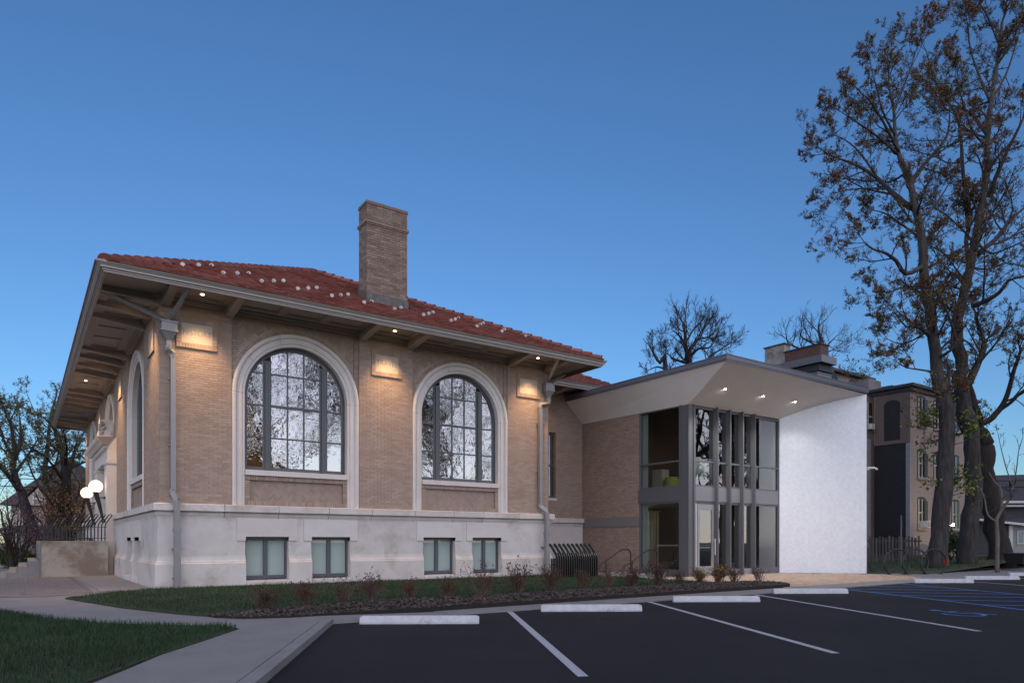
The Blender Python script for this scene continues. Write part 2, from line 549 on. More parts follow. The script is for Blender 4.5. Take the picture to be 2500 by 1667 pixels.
def tablet(T, s0, s1, text, axis):
    z0, z1 = 6.20, 6.97
    fr = MB(T)
    # soldier bricks round the stone
    n = 14
    w_ = (s1 - s0) / n
    fr.box(s0, s1, -0.026, 0.1, z0, z1)
    f = fr.build('tablet_surround', M['mortar'], lib)
    k = MB(T)
    for i in range(n):
        for (za, zb) in ((z0, z0 + 0.125), (z1 - 0.125, z1)):
            k.box(s0 + i * w_ + 0.004, s0 + (i + 1) * w_ - 0.004, -0.038, 0.0, za, zb)
    m_ = 6
    for i in range(m_):
        za = z0 + 0.13 + i * (z1 - z0 - 0.26) / m_
        for a, b in ((s0 + 0.002, s0 + 0.12), (s1 - 0.12, s1 - 0.002)):
            k.box(a, b, -0.038, 0.0, za + 0.004, za + (z1 - z0 - 0.26) / m_ - 0.004)
    k.build('soldier_course', M['brick'], f, kind='stuff')
    st = MB(T).box(s0 + 0.125, s1 - 0.125, -0.029, 0.05, z0 + 0.13, z1 - 0.13).build('name_tablet', M['tablet'], lib)
    if text:
        cu = bpy.data.curves.new('inscription', 'FONT')
        cu.body = text
        cu.size = 0.26
        cu.align_x = 'CENTER'; cu.align_y = 'CENTER'
        cu.extrude = 0.0015
        cu.offset = -0.006
        cu.resolution_u = 3
        to = bpy.data.objects.new('tmp', cu); col.objects.link(to)
        dg = bpy.context.evaluated_depsgraph_get()
        me = bpy.data.meshes.new_from_object(to.evaluated_get(dg))
        bpy.data.objects.remove(to)
        xs = [v.co.x for v in me.vertices]
        wd = max(xs) - min(xs)
        sx = min(1.0, (s1 - s0 - 0.33) / wd)
        for v in me.vertices:
            x, y, z = v.co
            v.co = (x * sx, -z, y * 0.92)
        me.materials.clear(); me.materials.append(M['letter'])
        piece('inscription', me, ((s0 + s1) / 2, -0.0305, 6.60), st)


tablet(TF, 0.39, 1.39, 'HISTORY', 'x')
tablet(TF, 5.79, 6.81, 'TRAVEL', 'x')
tablet(TF, 11.2, 12.2, 'BIOGRAPHY', 'x')
for a, b in LTAB:
    tablet(TL, a, b, None, 'y')


def sweep(T, frames, prof):
    """frames: functions r -> (s, z); prof: list of (r, d)"""
    m = MB(T)
    n = len(prof)
    vs = []
    for fr in frames:
        for r, d in prof:
            s, z = fr(r)
            vs.append((s, d, z))
    fs = [(i * n + k, i * n + k + 1, (i + 1) * n + k + 1, (i + 1) * n + k) for i in range(len(frames) - 1) for k in range(n - 1)]
    fs.append(tuple(range(n))); fs.append(tuple(range((len(frames) - 1) * n, len(frames) * n)))
    return m.add(vs, fs)


SPROF = [(RI, 0.34), (RI, 0.075), (RI + 0.02, 0.055), (RI + 0.085, 0.055), (RI + 0.095, 0.03), (RI + 0.225, 0.03), (RI + 0.235, 0.0), (RI + 0.265, -0.025), (RI + 0.31, -0.03), (RI + 0.345, -0.012), (RO - 0.004, 0.03), (RO - 0.004, 0.2)]


def arc_frames(c, a0, a1, n):
    return [(lambda r, t=a0 + (a1 - a0) * i / n: (c + r * math.cos(t), SPR + r * math.sin(t))) for i in range(n + 1)]


def arch_z(c, r, s):
    q = r * r - (s - c) ** 2
    return SPR + math.sqrt(q) if q > 0 else SPR


def arch_bay(T, c, zsill=3.14, portal=False, lit=True):
    # spandrel above the arch
    m = MB(T)
    n = 40
    for d, rr in ((0.108, 1.70), (0.40, 1.42)):
        for i in range(n):
            s0, s1 = c - RO + 2 * RO * i / n, c - RO + 2 * RO * (i + 1) / n
            m.quad((s0, d, arch_z(c, rr, s0)), (s1, d, arch_z(c, rr, s1)), (s1, d, ZT + 0.02), (s0, d, ZT + 0.02))
    sp = m.build('spandrel', M['mortar'], lib)
    hb = MB(T)
    for p in herringbone(c - RO + 0.15, c + RO - 0.15, SPR + 0.4, ZT - 0.04, 0.062, 3, 0.009, keep=lambda x, z: (x - c) ** 2 + (z - SPR) ** 2 > 1.93 ** 2):
        hb.prism(p, 0.112, 0.098)
    hb.build('herringbone_brick', M['brick'], sp, kind='stuff')
    # border bricks at the sides and a ring of header bricks over the arch
    bd = MB(T)
    k = 0
    z = SPR - 0.1
    while z < ZT - 0.02:
        for s0, s1 in ((c - RO + 0.002, c - RO + 0.135), (c + RO - 0.135, c + RO - 0.002)):
            bd.box(s0, s1, 0.06, 0.112, z + 0.005, z + 0.061)
        z += 0.066
    bd.build('border_brick', M['brick'], sp, kind='stuff')
    rg = MB(T)
    for i in range(64):
        t0 = R(24) + (R(156) - R(24)) * i / 64 + 0.002
        t1 = R(24) + (R(156) - R(24)) * (i + 1) / 64 - 0.002
        lo = [(c + r * math.cos(t), SPR + r * math.sin(t)) for r, t in ((1.80, t0), (1.80, t1), (1.915, t1), (1.915, t0))]
        if max(abs(q[0] - c) for q in lo) < RO - 0.14:
            rg.prism(lo, 0.112, 0.085)
    rg.build('arch_header', M['brick'], sp, kind='stuff')
    # stone surround
    j = 0.0022
    for i in range(5):
        a0, a1 = PI * i / 5 + j, PI * (i + 1) / 5 - j
        sweep(T, arc_frames(c, a0, a1, 12), SPROF).build('voussoir', M['stone_clean'], lib)
    for sg in (-1, 1):
        for z0, z1 in ((ZW, SPR - 0.003),):
            sweep(T, [lambda r, z=z0: (c + sg * r, z), lambda r, z=z1: (c + sg * r, z)], SPROF).build('jamb_stone', M['stone_clean'], lib)
    # sill and brick panel below
    if not portal:
        MB(T).hexa([(c - RI, -0.01, zsill - 0.16), (c + RI, -0.01, zsill - 0.16), (c + RI, 0.34, zsill - 0.16), (c - RI, 0.34, zsill - 0.16)],
                   [(c - RI, -0.01, zsill - 0.015), (c + RI, -0.01, zsill - 0.015), (c + RI, 0.34, zsill + 0.01), (c - RI, 0.34, zsill + 0.01)]).build('window_sill', M['stone_clean'], lib)
        pz0, pz1 = ZW, zsill - 0.162
        bk = MB(T)
        bk.box(c - RI, c + RI, 0.132, 0.4, pz0, pz1)
        pn = bk.build('apron_panel', M['mortar'], lib)
        h2 = MB(T)
        for p in herringbone(c - RI + 0.13, c + RI - 0.13, pz0 + 0.14, pz1 - 0.13, 0.062, 3, 0.01):
            h2.prism(p, 0.14, 0.122)
        h2.build('herringbone_brick', M['brick'], pn, kind='stuff')
        bo = MB(T)
        nn = 42
        for i in range(nn):
            s0 = c - RI + i * 2 * RI / nn
            for za, zb in ((pz0, pz0 + 0.14), (pz1 - 0.13, pz1)):
                bo.box(s0 + 0.004, s0 + 2 * RI / nn - 0.004, 0.05, 0.14, za + 0.004, zb - 0.003)
        for i in range(8):
            za = pz0 + 0.145 + i * (pz1 - pz0 - 0.28) / 8
            for s0, s1 in ((c - RI + 0.003, c - RI + 0.128), (c + RI - 0.128, c + RI - 0.003)):
                bo.box(s0, s1, 0.05, 0.14, za, za + (pz1 - pz0 - 0.28) / 8 - 0.008)
        bo.build('soldier_course', M['brick'], pn, kind='stuff')
    # window
    fr = sweep(T, [lambda r, z=zsill: (c - r, z)] + arc_frames(c, PI, 0, 40) + [lambda r, z=zsill: (c + r, z)],
               [(RI, 0.36), (RI, 0.235), (RI - 0.05, 0.225), (RI - 0.055, 0.25), (RI - 0.10, 0.255), (RI - 0.10, 0.36)])
    fr.box(c - RI + 0.10, c + RI - 0.10, 0.24, 0.36, zsill, zsill + 0.10)
    win = fr.build('arched_window', M['frame'], lib)
    rc = RI - 0.10
    ma, mb_ = 0.70, 0.925        # mullion edges from the centre
    for sg in (-1, 1):
        s0, s1 = sorted((c + sg * ma, c + sg * mb_))
        zt = min(arch_z(c, rc, s0), arch_z(c, rc, s1)) + 0.02
        q = MB(T)
        q.box(s0, s1, 0.245, 0.35, zsill + 0.1, zt)
        q.box(s0 + 0.045, s1 - 0.045, 0.20, 0.246, zsill + 0.02, zt - 0.05)
        q.build('mullion', M['frame'], win)
    rows = [zsill + 0.10, 4.07, 4.97, 5.87, 7.2]
    cells = []
    xs = [-ma, -0.235, 0.235, ma]
    mu = 0.021
    for ci in range(3):
        for ri in range(4):
            cells.append((c + xs[ci], c + xs[ci + 1], rows[ri], rows[ri + 1]))
    for sg in (-1, 1):
        s0, s1 = sorted((c + sg * mb_, c + sg * rc))
        for ri in range(4):
            cells.append((s0, s1, rows[ri], rows[ri + 1]))
    for x in (-0.235, 0.235):
        MB(T).box(c + x - mu, c + x + mu, 0.262, 0.30, zsill + 0.1, arch_z(c, rc, c + x) + 0.01).build('muntin', M['frame'], win)
    for zi, z in enumerate(rows[1:4]):
        hh = 0.033 if zi == 1 else mu
        MB(T).box(c - ma, c + ma, 0.2615 if zi != 1 else 0.248, 0.302, z - hh, z + hh).build('muntin', M['frame'], win)
        for sg in (-1, 1):
            e = math.sqrt(max(0.0, rc * rc - max(0, z - SPR) ** 2))
            if e > mb_:
                s0, s1 = sorted((c + sg * mb_, c + sg * (e + 0.01)))
                MB(T).box(s0, s1, 0.2615, 0.302, z - mu, z + mu).build('muntin', M['frame'], win)
    rnd = random.Random(int(c * 100) + (7 if T is TL else 0))
    for (s0, s1, z0, z1) in cells:
        pts = [(s0, z0), (s1, z0)]
        k = 8
        top = []
        for i in range(k + 1):
            s = s1 + (s0 - s1) * i / k
            top.append((s, min(z1, arch_z(c, rc, s) if abs(s - c) < rc else SPR)))
        top = [t for t in top]
        if max(t[1] for t in top) <= z0 + 0.02: continue
        pts += [(s, max(z, z0)) for s, z in top]
        # each pane sits a hair out of true
        ta, tb = rnd.uniform(-0.004, 0.004), rnd.uniform(-0.004, 0.004)
        g = MB(T)
        mc, mz = (s0 + s1) / 2, (z0 + z1) / 2
        n2 = len(pts)
        g.add([(s, 0.282 + ta * (s - mc) + tb * (z - mz), z) for s, z in pts], [tuple(range(n2))])
        g.build('pane', M['g_old'], win)


for c in BAYF:
    arch_bay(TF, c)
for c in BAYL:
    arch_bay(TL, c, zsill=3.14 if c != 12.25 else 5.05, portal=(c == 12.25))

# --- water table, foundation and plinth stones
WTP = [(0.0, 2.15), (0.13, 2.14), (0.165, 2.125), (0.165, 1.955), (0.06, 1.95), (0.06, 1.925), (0.125, 1.92), (0.10, 1.90), (0.085, 1.85), (0.06, 1.80), (0.06, 1.775), (0.0, 1.775)]
PLP = [(-0.35, 0.80), (0.05, 0.80), (0.055, 0.755), (0.075, 0.66), (0.095, 0.625), (0.095, 0.60), (0.12, 0.58), (0.12, -0.25), (-0.35, -0.25)]


def run(T, prof, s0, s1, m0=0.0, m1=0.0, name='stone', matl=None, parent=None):
    """profile (outward o, z) extruded along s with mitred ends"""
    m = MB(T)
    n = len(prof)
    vs = [(s0 - o * m0, -o, z) for o, z in prof] + [(s1 + o * m1, -o, z) for o, z in prof]
    fs = [(i, i + 1, i + 1 + n, i + n) for i in range(n - 1)] + [tuple(range(n)), tuple(range(n, 2 * n))]
    return m.add(vs, fs).build(name, matl or M['stone'], parent or lib)


g = 0.0075
cuts = [0.0, 1.55, 2.98, 4.42, 5.75, 7.2, 8.6, 9.75, 11.2, FW]
for i in range(len(cuts) - 1):
    run(TF, WTP, cuts[i] + (g if i else 0), cuts[i + 1] - (g if i < len(cuts) - 2 else 0), 1 if i == 0 else 0, 1 if i == len(cuts) - 2 else 0, 'water_table_stone')
cutsL = [0.0, 1.9, 3.7, 5.5, 7.3, 9.6]
for i in range(len(cutsL) - 1):
    run(TL, WTP, cutsL[i] + (g if i else 0), cutsL[i + 1] - g, 1 if i == 0 else 0, 0, 'water_table_stone')
run(TL, WTP, 15.0, LD, 0, 0, 'water_table_stone')

BWF = [(c + a, c + b) for c in BAYF for a, b in ((-1.477, -0.306), (0.35, 1.505))]
BWL = [(c + a, c + b) for c in BAYL if c != 12.25 for a, b in ((-1.477, -0.306), (0.35, 1.505))]
ZB0, ZB1 = 0.13, 1.29


def foundation(T, wins, s_end, corner_end, skip=None):
    edges = [0.0] + [e for w_ in wins for e in w_] + [s_end]
    segs = [(edges[i], edges[i + 1]) for i in range(0, len(edges), 2)]
    for a, b in segs:
        if skip and a < skip[0] < b:
            pieces = [(a, skip[0]), (skip[1], b)]
        else:
            pieces = [(a, b)]
        for (p, q) in pieces:
            # plinth stones
            nn = max(1, int((q - p) / 2.2))
            for i in range(nn):
                x0, x1 = p + (q - p) * i / nn, p + (q - p) * (i + 1) / nn
                run(T, PLP, x0 + (g if i else 0), x1 - (g if i < nn - 1 else 0), 1 if x0 == 0 else 0, 1 if (x1 == s_end and corner_end) else 0, 'plinth_stone')
            # ashlar above, up to the water table
            for i in range(nn):
                x0, x1 = p + (q - p) * i / nn, p + (q - p) * (i + 1) / nn
                m = MB(T)
                m.box((x0 + (g if i else 0) - (0.05 if T is TF else -0.402) if x0 == 0 else x0 + (g if i else 0)), x1 - g, -0.05, 0.4, 0.8015, 1.774)
                m.build('ashlar_block', M['stone'], lib)
    # lintels: a block over each window with short ears
    for a, b in wins:
        l, r = a - 0.225, b + 0.235
        poly = [(l, 1.18), (a, 1.18), (a, ZB1), (b, ZB1), (b, 1.18), (r, 1.18), (r, 1.775), (l, 1.775)]
        MB(T).prism(poly, -0.082, 0.3).build('lintel_stone', M['stone_clean'], lib)
        MB(T).hexa([(a, -0.16, -0.25), (b, -0.16, -0.25), (b, 0.35, -0.25), (a, 0.35, -0.25)], [(a, -0.16, ZB0 - 0.06), (b, -0.16, ZB0 - 0.06), (b, 0.35, ZB0), (a, 0.35, ZB0)]).build('basement_sill', M['stone'], lib)
        f = MB(T)
        f.box(a, a + 0.055, 0.12, 0.22, ZB0, ZB1); f.box(b - 0.055, b, 0.12, 0.22, ZB0, ZB1)
        f.box(a + 0.055, b - 0.055, 0.12, 0.22, ZB1 - 0.09, ZB1); f.box(a + 0.055, b - 0.055, 0.12, 0.22, ZB0, ZB0 + 0.09)
        f.box(a + 0.055, b - 0.055, 0.10, 0.12, ZB0 + 0.0, ZB0 + 0.03)
        f.box(a + 0.055, b - 0.055, 0.225, 0.26, ZB0, ZB1)
        wn = f.build('basement_window', M['frame'], lib)
        mid = (a + b) / 2
        MB(T).box(mid - 0.055, mid + 0.055, 0.125, 0.215, ZB0 + 0.09, ZB1 - 0.09).build('mullion', M['frame'], wn)
        for x0, x1 in ((a + 0.055, mid - 0.055), (mid + 0.055, b - 0.055)):
            MB(T).box(x0 + 0.001, x1 - 0.001, 0.20, 0.206, ZB0 + 0.091, ZB1 - 0.091).build('blind', M['frost'], wn)
            MB(T).quad((x0, 0.16, ZB0 + 0.09), (x1, 0.16, ZB0 + 0.09), (x1, 0.16, ZB1 - 0.09), (x0, 0.16, ZB1 - 0.09)).build('pane', M['g_base'], wn)


foundation(TF, BWF, FW, True)
foundation(TL, BWL, LD, False, skip=(9.6, 15.0))
# right and rear walls of the old block
q = MB()
q.box(FW - 0.45, FW - 0.004, 0.46, LD, 0, ZT)
q.box(0.46, FW - 0.46, LD - 0.45, LD - 0.01, 0, ZT)
q.build('rear_wall', M['brick'], lib)

# --- eaves: soffit, beams, fascia and gutter
OV = 1.45
so_ = MB()
so_.add([(-OV + 0.1, -OV + 0.1, ZT), (FW + OV - 0.1, -OV + 0.1, ZT), (FW + OV - 0.1, 0.3, ZT), (-OV + 0.1, 0.3, ZT)], [(0, 1, 2, 3)])
so_.add([(-OV + 0.1, 0.3, ZT), (0.3, 0.3, ZT), (0.3, LD + OV - 0.1, ZT), (-OV + 0.1, LD + OV - 0.1, ZT)], [(0, 1, 2, 3)])
so_.add([(FW - 0.3, 0.3, ZT), (FW + OV - 0.1, 0.3, ZT), (FW + OV - 0.1, LD + OV - 0.1, ZT), (FW - 0.3, LD + OV - 0.1, ZT)], [(0, 1, 2, 3)])
soffit = so_.build('soffit', M['soffit'], lib)
GP = [(OV - 0.16, 7.47), (OV - 0.16, 7.325), (OV - 0.10, 7.325), (OV - 0.10, 7.36), (OV - 0.075, 7.365), (OV - 0.075, 7.40), (OV - 0.03, 7.41), (OV - 0.03, 7.455), (OV - 0.01, 7.465), (OV + 0.005, 7.49), (OV + 0.035, 7.505), (OV + 0.04, 7.545), (OV + 0.0, 7.56), (OV - 0.04, 7.54), (OV - 0.2, 7.56)]
gm = MB()
n = len(GP)
vs = []
for o, z in GP:
    vs += [(-o, -o, z), (FW + o, -o, z), (FW + o, LD + o, z), (-o, LD + o, z)]
fs = [(i * 4 + k, i * 4 + (k + 1) % 4, (i + 1) * 4 + (k + 1) % 4, (i + 1) * 4 + k) for i in range(n - 1) for k in range(4)]
gm.add(vs, fs).build('gutter_cornice', M['gutter'], lib)
# bed mould along the wall heads
for T, a, b in ((TF, 0, FW), (TL, 0, LD)):
    run(T, [(-0.1, 7.30), (0.05, 7.30), (0.05, 7.36), (0.09, 7.40), (0.09, ZT - 0.001), (-0.1, ZT - 0.001)], a, b, 1, 1, 'bed_mould', M['soffit'])


def beam(T, s, w_=0.19):
    m = MB(T)
    a, b = s - w_ / 2, s + w_ / 2
    m.hexa([(a, -OV + 0.17, 7.33), (b, -OV + 0.17, 7.33), (b, 0.05, 7.165), (a, 0.05, 7.165)],
           [(a, -OV + 0.17, ZT - 0.002), (b, -OV + 0.17, ZT - 0.002), (b, 0.05, ZT - 0.002), (a, 0.05, ZT - 0.002)])
    return m.build('eave_beam', M['soffit'], lib)


BEAMF = [0.14, 1.70, 5.50, 7.10, 10.92, 12.5]
BEAML = [0.14, 1.38, 2.60, 6.55, 7.75, 9.05, 10.25, 14.25, 15.45, 16.75, 17.95, 21.9, 23.1, 24.36]
for s in BEAMF: beam(TF, s)
for s in BEAML: beam(TL, s)


def soffit_panels(T, a, b, n):
    """raised ribs that frame sunk panels between the beams"""
    zb = ZT - 0.035
    y0, y1 = -OV + 0.165, -0.095
    MB(T).box(a, b, y0, y0 + 0.22, zb, ZT - 0.001).build('soffit_rib', M['soffit'], soffit)
    MB(T).box(a, b, y1 - 0.22, y1, zb, ZT - 0.001).build('soffit_rib', M['soffit'], soffit)
    for i in range(n + 1):
        x = a + (b - a) * i / n
        w_ = 0.11
        MB(T).box(max(a, x - w_), min(b, x + w_), y0 + 0.221, y1 - 0.221, zb, ZT - 0.001).build('soffit_rib', M['soffit'], soffit)
    for i in range(n):
        x0, x1 = a + (b - a) * i / n + 0.11, a + (b - a) * (i + 1) / n - 0.11
        q = MB(T)
        q.box(x0 + 0.002, x1 - 0.002, y0 + 0.223, y0 + 0.26, ZT - 0.018, ZT - 0.0015); q.box(x0 + 0.002, x1 - 0.002, y1 - 0.26, y1 - 0.223, ZT - 0.018, ZT - 0.0015)
        q.box(x0 + 0.002, x0 + 0.04, y0 + 0.262, y1 - 0.262, ZT - 0.018, ZT - 0.0015); q.box(x1 - 0.04, x1 - 0.002, y0 + 0.262, y1 - 0.262, ZT - 0.018, ZT - 0.0015)
        q.build('panel_mould', M['soffit'], soffit)


for i, nn in ((0, 1), (1, 3), (2, 1), (3, 3), (4, 1)):
    soffit_panels(TF, BEAMF[i] + 0.097, BEAMF[i + 1] - 0.097, nn)
for i, nn in ((0, 1), (1, 1), (2, 3), (3, 1), (4, 1), (5, 1), (6, 3), (7, 1), (8, 1), (9, 1), (10, 3), (11, 1), (12, 1)):
    soffit_panels(TL, BEAML[i] + 0.097, BEAML[i + 1] - 0.097, nn)

# recessed downlights in the eaves
WARM = (1.0, 0.60, 0.28)
for (x, y, tgt, wt) in [(0.90, -0.62, (0.90, -0.22, 0), 95), (6.28, -0.62, (6.28, -0.22, 0), 95), (11.66, -0.62, (11.66, -0.22, 0), 95),
                        (-0.62, 0.80, (-0.22, 0.80, 0), 85), (-0.62, 8.40, (-0.22, 8.40, 0), 110), (-0.80, 12.25, (-0.5, 12.25, 0), 110), (-0.62, 16.1, (-0.22, 16.1, 0), 110), (-0.62, 23.7, (-0.22, 23.7, 0), 95)]:
    f = MB().lathe([(0.075, 0), (0.075, -0.012), (0.055, -0.012), (0.055, 0.0)], (x, y, ZT - 0.002), 16).build('downlight', M['gutter'], lib)
    MB().lathe([(0.05, 0.0), (0.045, -0.008), (0.001, -0.014)], (x, y, ZT - 0.008), 12).build('lens', M['lens_warm'], f)
    spot('downlight_lamp', (x, y, 7.42), (x, y, 5.0), wt * 3.3, WARM, 84, 1.0, 0.06, f)

# --- roof
ZE, SL = 7.53, 0.497
APX = FW / 2
APZ = ZE + SL * (APX + OV)
rf = MB()
e0, e1, b0, b1 = -OV, FW + OV, -OV, LD + OV
rf.add([(e0, b0, ZE), (e1, b0, ZE), (e1, b1, ZE), (e0, b1, ZE), (APX, APX, APZ), (APX, LD - APX, APZ)], [(0, 1, 4), (1, 2, 5, 4), (2, 3, 5), (3, 0, 4, 5)])
roof = rf.build('roof', M['roof_under'], lib)
cs = 1 / math.sqrt(1 + SL * SL)
ang = math.atan(SL)
TWD, EXP = 0.262, 0.31
CH = (6.17, 7.60, 1.20, 1.85)     # chimney plan


def tile_mesh(name, w_):
    q = MB()
    hw = w_ / 2 - 0.004
    # local: x across, y up the slope, z off the slope; tail of each tile stands proud
    q.hexa([(-hw, 0, 0.012), (hw, 0, 0.012), (hw, 0.36, -0.012), (-hw, 0.36, -0.012)], [(-hw, 0, 0.052), (hw, 0, 0.052), (hw, 0.36, 0.006), (-hw, 0.36, 0.006)])
    q.hexa([(hw - 0.05, 0, 0.0521), (hw, 0, 0.0521), (hw, 0.36, 0.0061), (hw - 0.05, 0.36, 0.0061)], [(hw - 0.042, 0, 0.066), (hw - 0.008, 0, 0.066), (hw - 0.008, 0.36, 0.02), (hw - 0.042, 0.36, 0.02)])
    me = bpy.data.meshes.new(name)
    me.from_pydata(q.v, [], q.f); me.materials.append(M['tile'])
    return me, q


tm, tq = tile_mesh('roof_tile', TWD)
rnd = random.Random(5)
spots = []
rows = int(math.hypot(APX + OV, APZ - ZE) / EXP)
for r_ in range(rows):
    h = r_ * EXP * cs
    y = -OV - 0.05 + h
    z = ZE + SL * (y + OV) + 0.012
    half = (FW / 2 + OV) - h - 0.02
    if half < 0.1: break
    n_ = int(2 * half / TWD)
    x0 = FW / 2 - n_ * TWD / 2
    for i in range(n_):
        x = x0 + (i + 0.5) * TWD
        if CH[0] - 0.12 < x < CH[1] + 0.12 and CH[2] - 0.32 < y < CH[3]: continue
        spots.append((x, y, z, rnd.uniform(-0.012, 0.012), rnd.uniform(-0.006, 0.006)))
spots.sort(key=lambda p: (p[0] - CAM[0]) ** 2 + (p[1] - CAM[1]) ** 2)
fld = MB()
for i, (x, y, z, a, b) in enumerate(spots):
    if i < 300:
        piece('roof_tile', tm, (x, y, z), roof, (ang + b, a * 0.5, 0))
    else:
        mt = Matrix.Translation((x, y, z)) @ Matrix.Rotation(ang + b, 4, 'X')
        fld.add([tuple(mt @ Vector(v)) for v in tq.v], tq.f)
# other slopes
for r_ in range(rows):
    h = r_ * EXP * cs
    for sgn in (-1, 1):
        if sgn == 1: continue
        xx = -OV - 0.05 + h
        z = ZE + SL * (xx + OV) + 0.012
        y0, y1 = -OV + h + 0.1, LD + OV - h - 0.1
        n_ = int((y1 - y0) / TWD)
        mr = Matrix.Rotation(-PI / 2, 4, 'Z') @ Matrix.Rotation(ang, 4, 'X')
        for i in range(n_):
            mt = Matrix.Translation((xx, y0 + (i + 0.5) * TWD, z)) @ mr
            fld.add([tuple(mt @ Vector(v)) for v in tq.v[:8]], tq.f[:6])
fld.build('roof_tile_field', M['tile'], roof, kind='stuff')
# hip tiles
hq = MB()
prof = [(0.19 * math.cos(t), 0.15 * math.sin(t) - 0.05) for t in [PI * k / 8 for k in range(9)]]
vs = [(x, 0.0, z + 0.055) for x, z in prof] + [(x * 0.86, 0.44, z * 0.9 + 0.0) for x, z in prof]
fs = [(k, k + 1, k + 10, k + 9) for k in range(8)] + [tuple(range(9))]
hq.add(vs, fs)
hm = bpy.data.meshes.new('hip_tile'); hm.from_pydata(hq.v, [], hq.f); hm.materials.append(M['tile'])
for (p0, p1) in (((-OV + 0.12, -OV + 0.12, ZE + 0.06), (APX, APX, APZ + 0.0)), ((FW + OV - 0.12, -OV + 0.12, ZE + 0.06), (APX, APX, APZ + 0.0))):
    d = Vector(p1) - Vector(p0)
    n_ = int(d.length / 0.37)
    yaw = math.atan2(-d.x, d.y)
    pit = math.atan2(d.z, math.hypot(d.x, d.y))
    for i in range(n_):
        q = Vector(p0) + d * (i / n_)
        piece('hip_tile', hm, tuple(q), roof, (pit, 0, yaw))
MB().tube([(APX, APX, APZ + 0.03), (APX, LD - APX, APZ + 0.03)], 0.12, 8).build('ridge_tile', M['tile'], roof)
# snow guards in three staggered rows
gq = MB()
vs = [(0.062 * math.cos(t), 0, 0.05 + 0.062 * math.sin(t)) for t in [PI * k / 8 for k in range(9)]] + [(0.05, 0, 0.0), (-0.05, 0, 0.0)]
gq.add([(x, 0, z) for x, _, z in vs] + [(x * 0.9, 0.03, z) for x, _, z in vs], [tuple(range(11)), tuple(range(21, 10, -1))] + [(k, (k + 1) % 11, (k + 1) % 11 + 11, k + 11) for k in range(11)])
gq.box(-0.02, 0.02, 0.0, 0.2, 0.0, 0.012)
gme = bpy.data.meshes.new('snow_guard'); gme.from_pydata(gq.v, [], gq.f); gme.materials.append(M['guard'])
for k in range(13):
    for dx, yy in ((0.0, -0.08), (0.5, 0.5), (0.93, 1.0)):
        x = 0.53 + k * 1.0 + dx
        if x < 0.3 or x > 12.8 - yy * 0.6: continue
        if CH[0] - 0.2 < x < CH[1] + 0.2 and yy > 0.6: continue
        piece('snow_guard', gme, (x, yy, ZE + SL * (yy + OV) + 0.05), roof, (ang * 0.4, 0, rnd.uniform(-0.12, 0.12)))

# --- chimney
cx0, cx1, cy0, cy1 = CH
cz0, cz1 = 8.2, 12.06
q = MB()
q.box(cx0 + 0.01, cx1 - 0.01, cy0 + 0.01, cy1 - 0.01, cz0, cz1 - 0.01)
chim = q.build('chimney', M['mortar_dark'], lib)
cb = MB()
for T, a, b in ((lambda s, d, z: (s, cy0 + d, z), cx0, cx1), (lambda s, d, z: (cx0 + d, s, z), cy0, cy1), (lambda s, d, z: (cx1 - d, s, z), cy0, cy1)):
    front = T(0, 0, 0)[1] == cy0
    holes = [(cx0 + 0.22, cx0 + 0.55), (cx1 - 0.55, cx1 - 0.22)] if front else [(cy0 + 0.2, cy0 + 0.45)]
    for bk in courses(a, b, 8.65, cz1, 0.225, 0.081, 0.012, lambda za, zb, holes=holes: holes if (za > 11.58 and zb < 11.90) else []):
        p = [T(bk[0], 0, bk[2]), T(bk[1], 0, bk[2]), T(bk[1], 0, bk[3]), T(bk[0], 0, bk[3]), T(bk[0], 0.03, bk[2]), T(bk[1], 0.03, bk[2]), T(bk[1], 0.03, bk[3]), T(bk[0], 0.03, bk[3])]
        cb.add(p, [(0, 1, 2, 3), (0, 4, 5, 1), (1, 5, 6, 2), (2, 6, 7, 3), (3, 7, 4, 0)])
cb.build('chimney_brick', M['brick_dark'], chim, kind='stuff')
for z0, z1, o in ((11.335, 11.375, 0.02), (11.38, 11.45, 0.045), (cz1 - 0.08, cz1, 0.02), (cz1 + 0.002, cz1 + 0.03, 0.005)):
    MB().box(cx0 - o, cx1 + o, cy0 - o, cy1 + o, z0, z1).build('chimney_band', M['brick_dark'], chim)
fl = MB()
rz = lambda y: ZE + SL * (y + OV)
fl.add([(cx0 - 0.03, cy0 - 0.03, rz(cy0) - 0.05), (cx1 + 0.03, cy0 - 0.03, rz(cy0) - 0.05), (cx1 + 0.03, cy0 - 0.03, rz(cy0) + 0.26), (cx0 - 0.03, cy0 - 0.03, rz(cy0) + 0.26)], [(0, 1, 2, 3)])
fl.add([(cx0 - 0.03, cy0 - 0.03, rz(cy0) - 0.05), (cx0 - 0.03, cy1, rz(cy1) - 0.05), (cx0 - 0.03, cy1, rz(cy1) + 0.26), (cx0 - 0.03, cy0 - 0.03, rz(cy0) + 0.26)], [(0, 1, 2, 3)])
fl.add([(cx1 + 0.03, cy0 - 0.03, rz(cy0) - 0.05), (cx1 + 0.03, cy1, rz(cy1) - 0.05), (cx1 + 0.03, cy1, rz(cy1) + 0.26), (cx1 + 0.03, cy0 - 0.03, rz(cy0) + 0.26)], [(0, 1, 2, 3)])
fl.add([(cx0 - 0.03, cy0 - 0.03, rz(cy0) + 0.26), (cx1 + 0.03, cy0 - 0.03, rz(cy0) + 0.26), (cx1, cy0 + 0.0, rz(cy0) + 0.29), (cx0, cy0 + 0.0, rz(cy0) + 0.29)], [(0, 1, 2, 3)])
fl.build('flashing', M['lead'], chim)


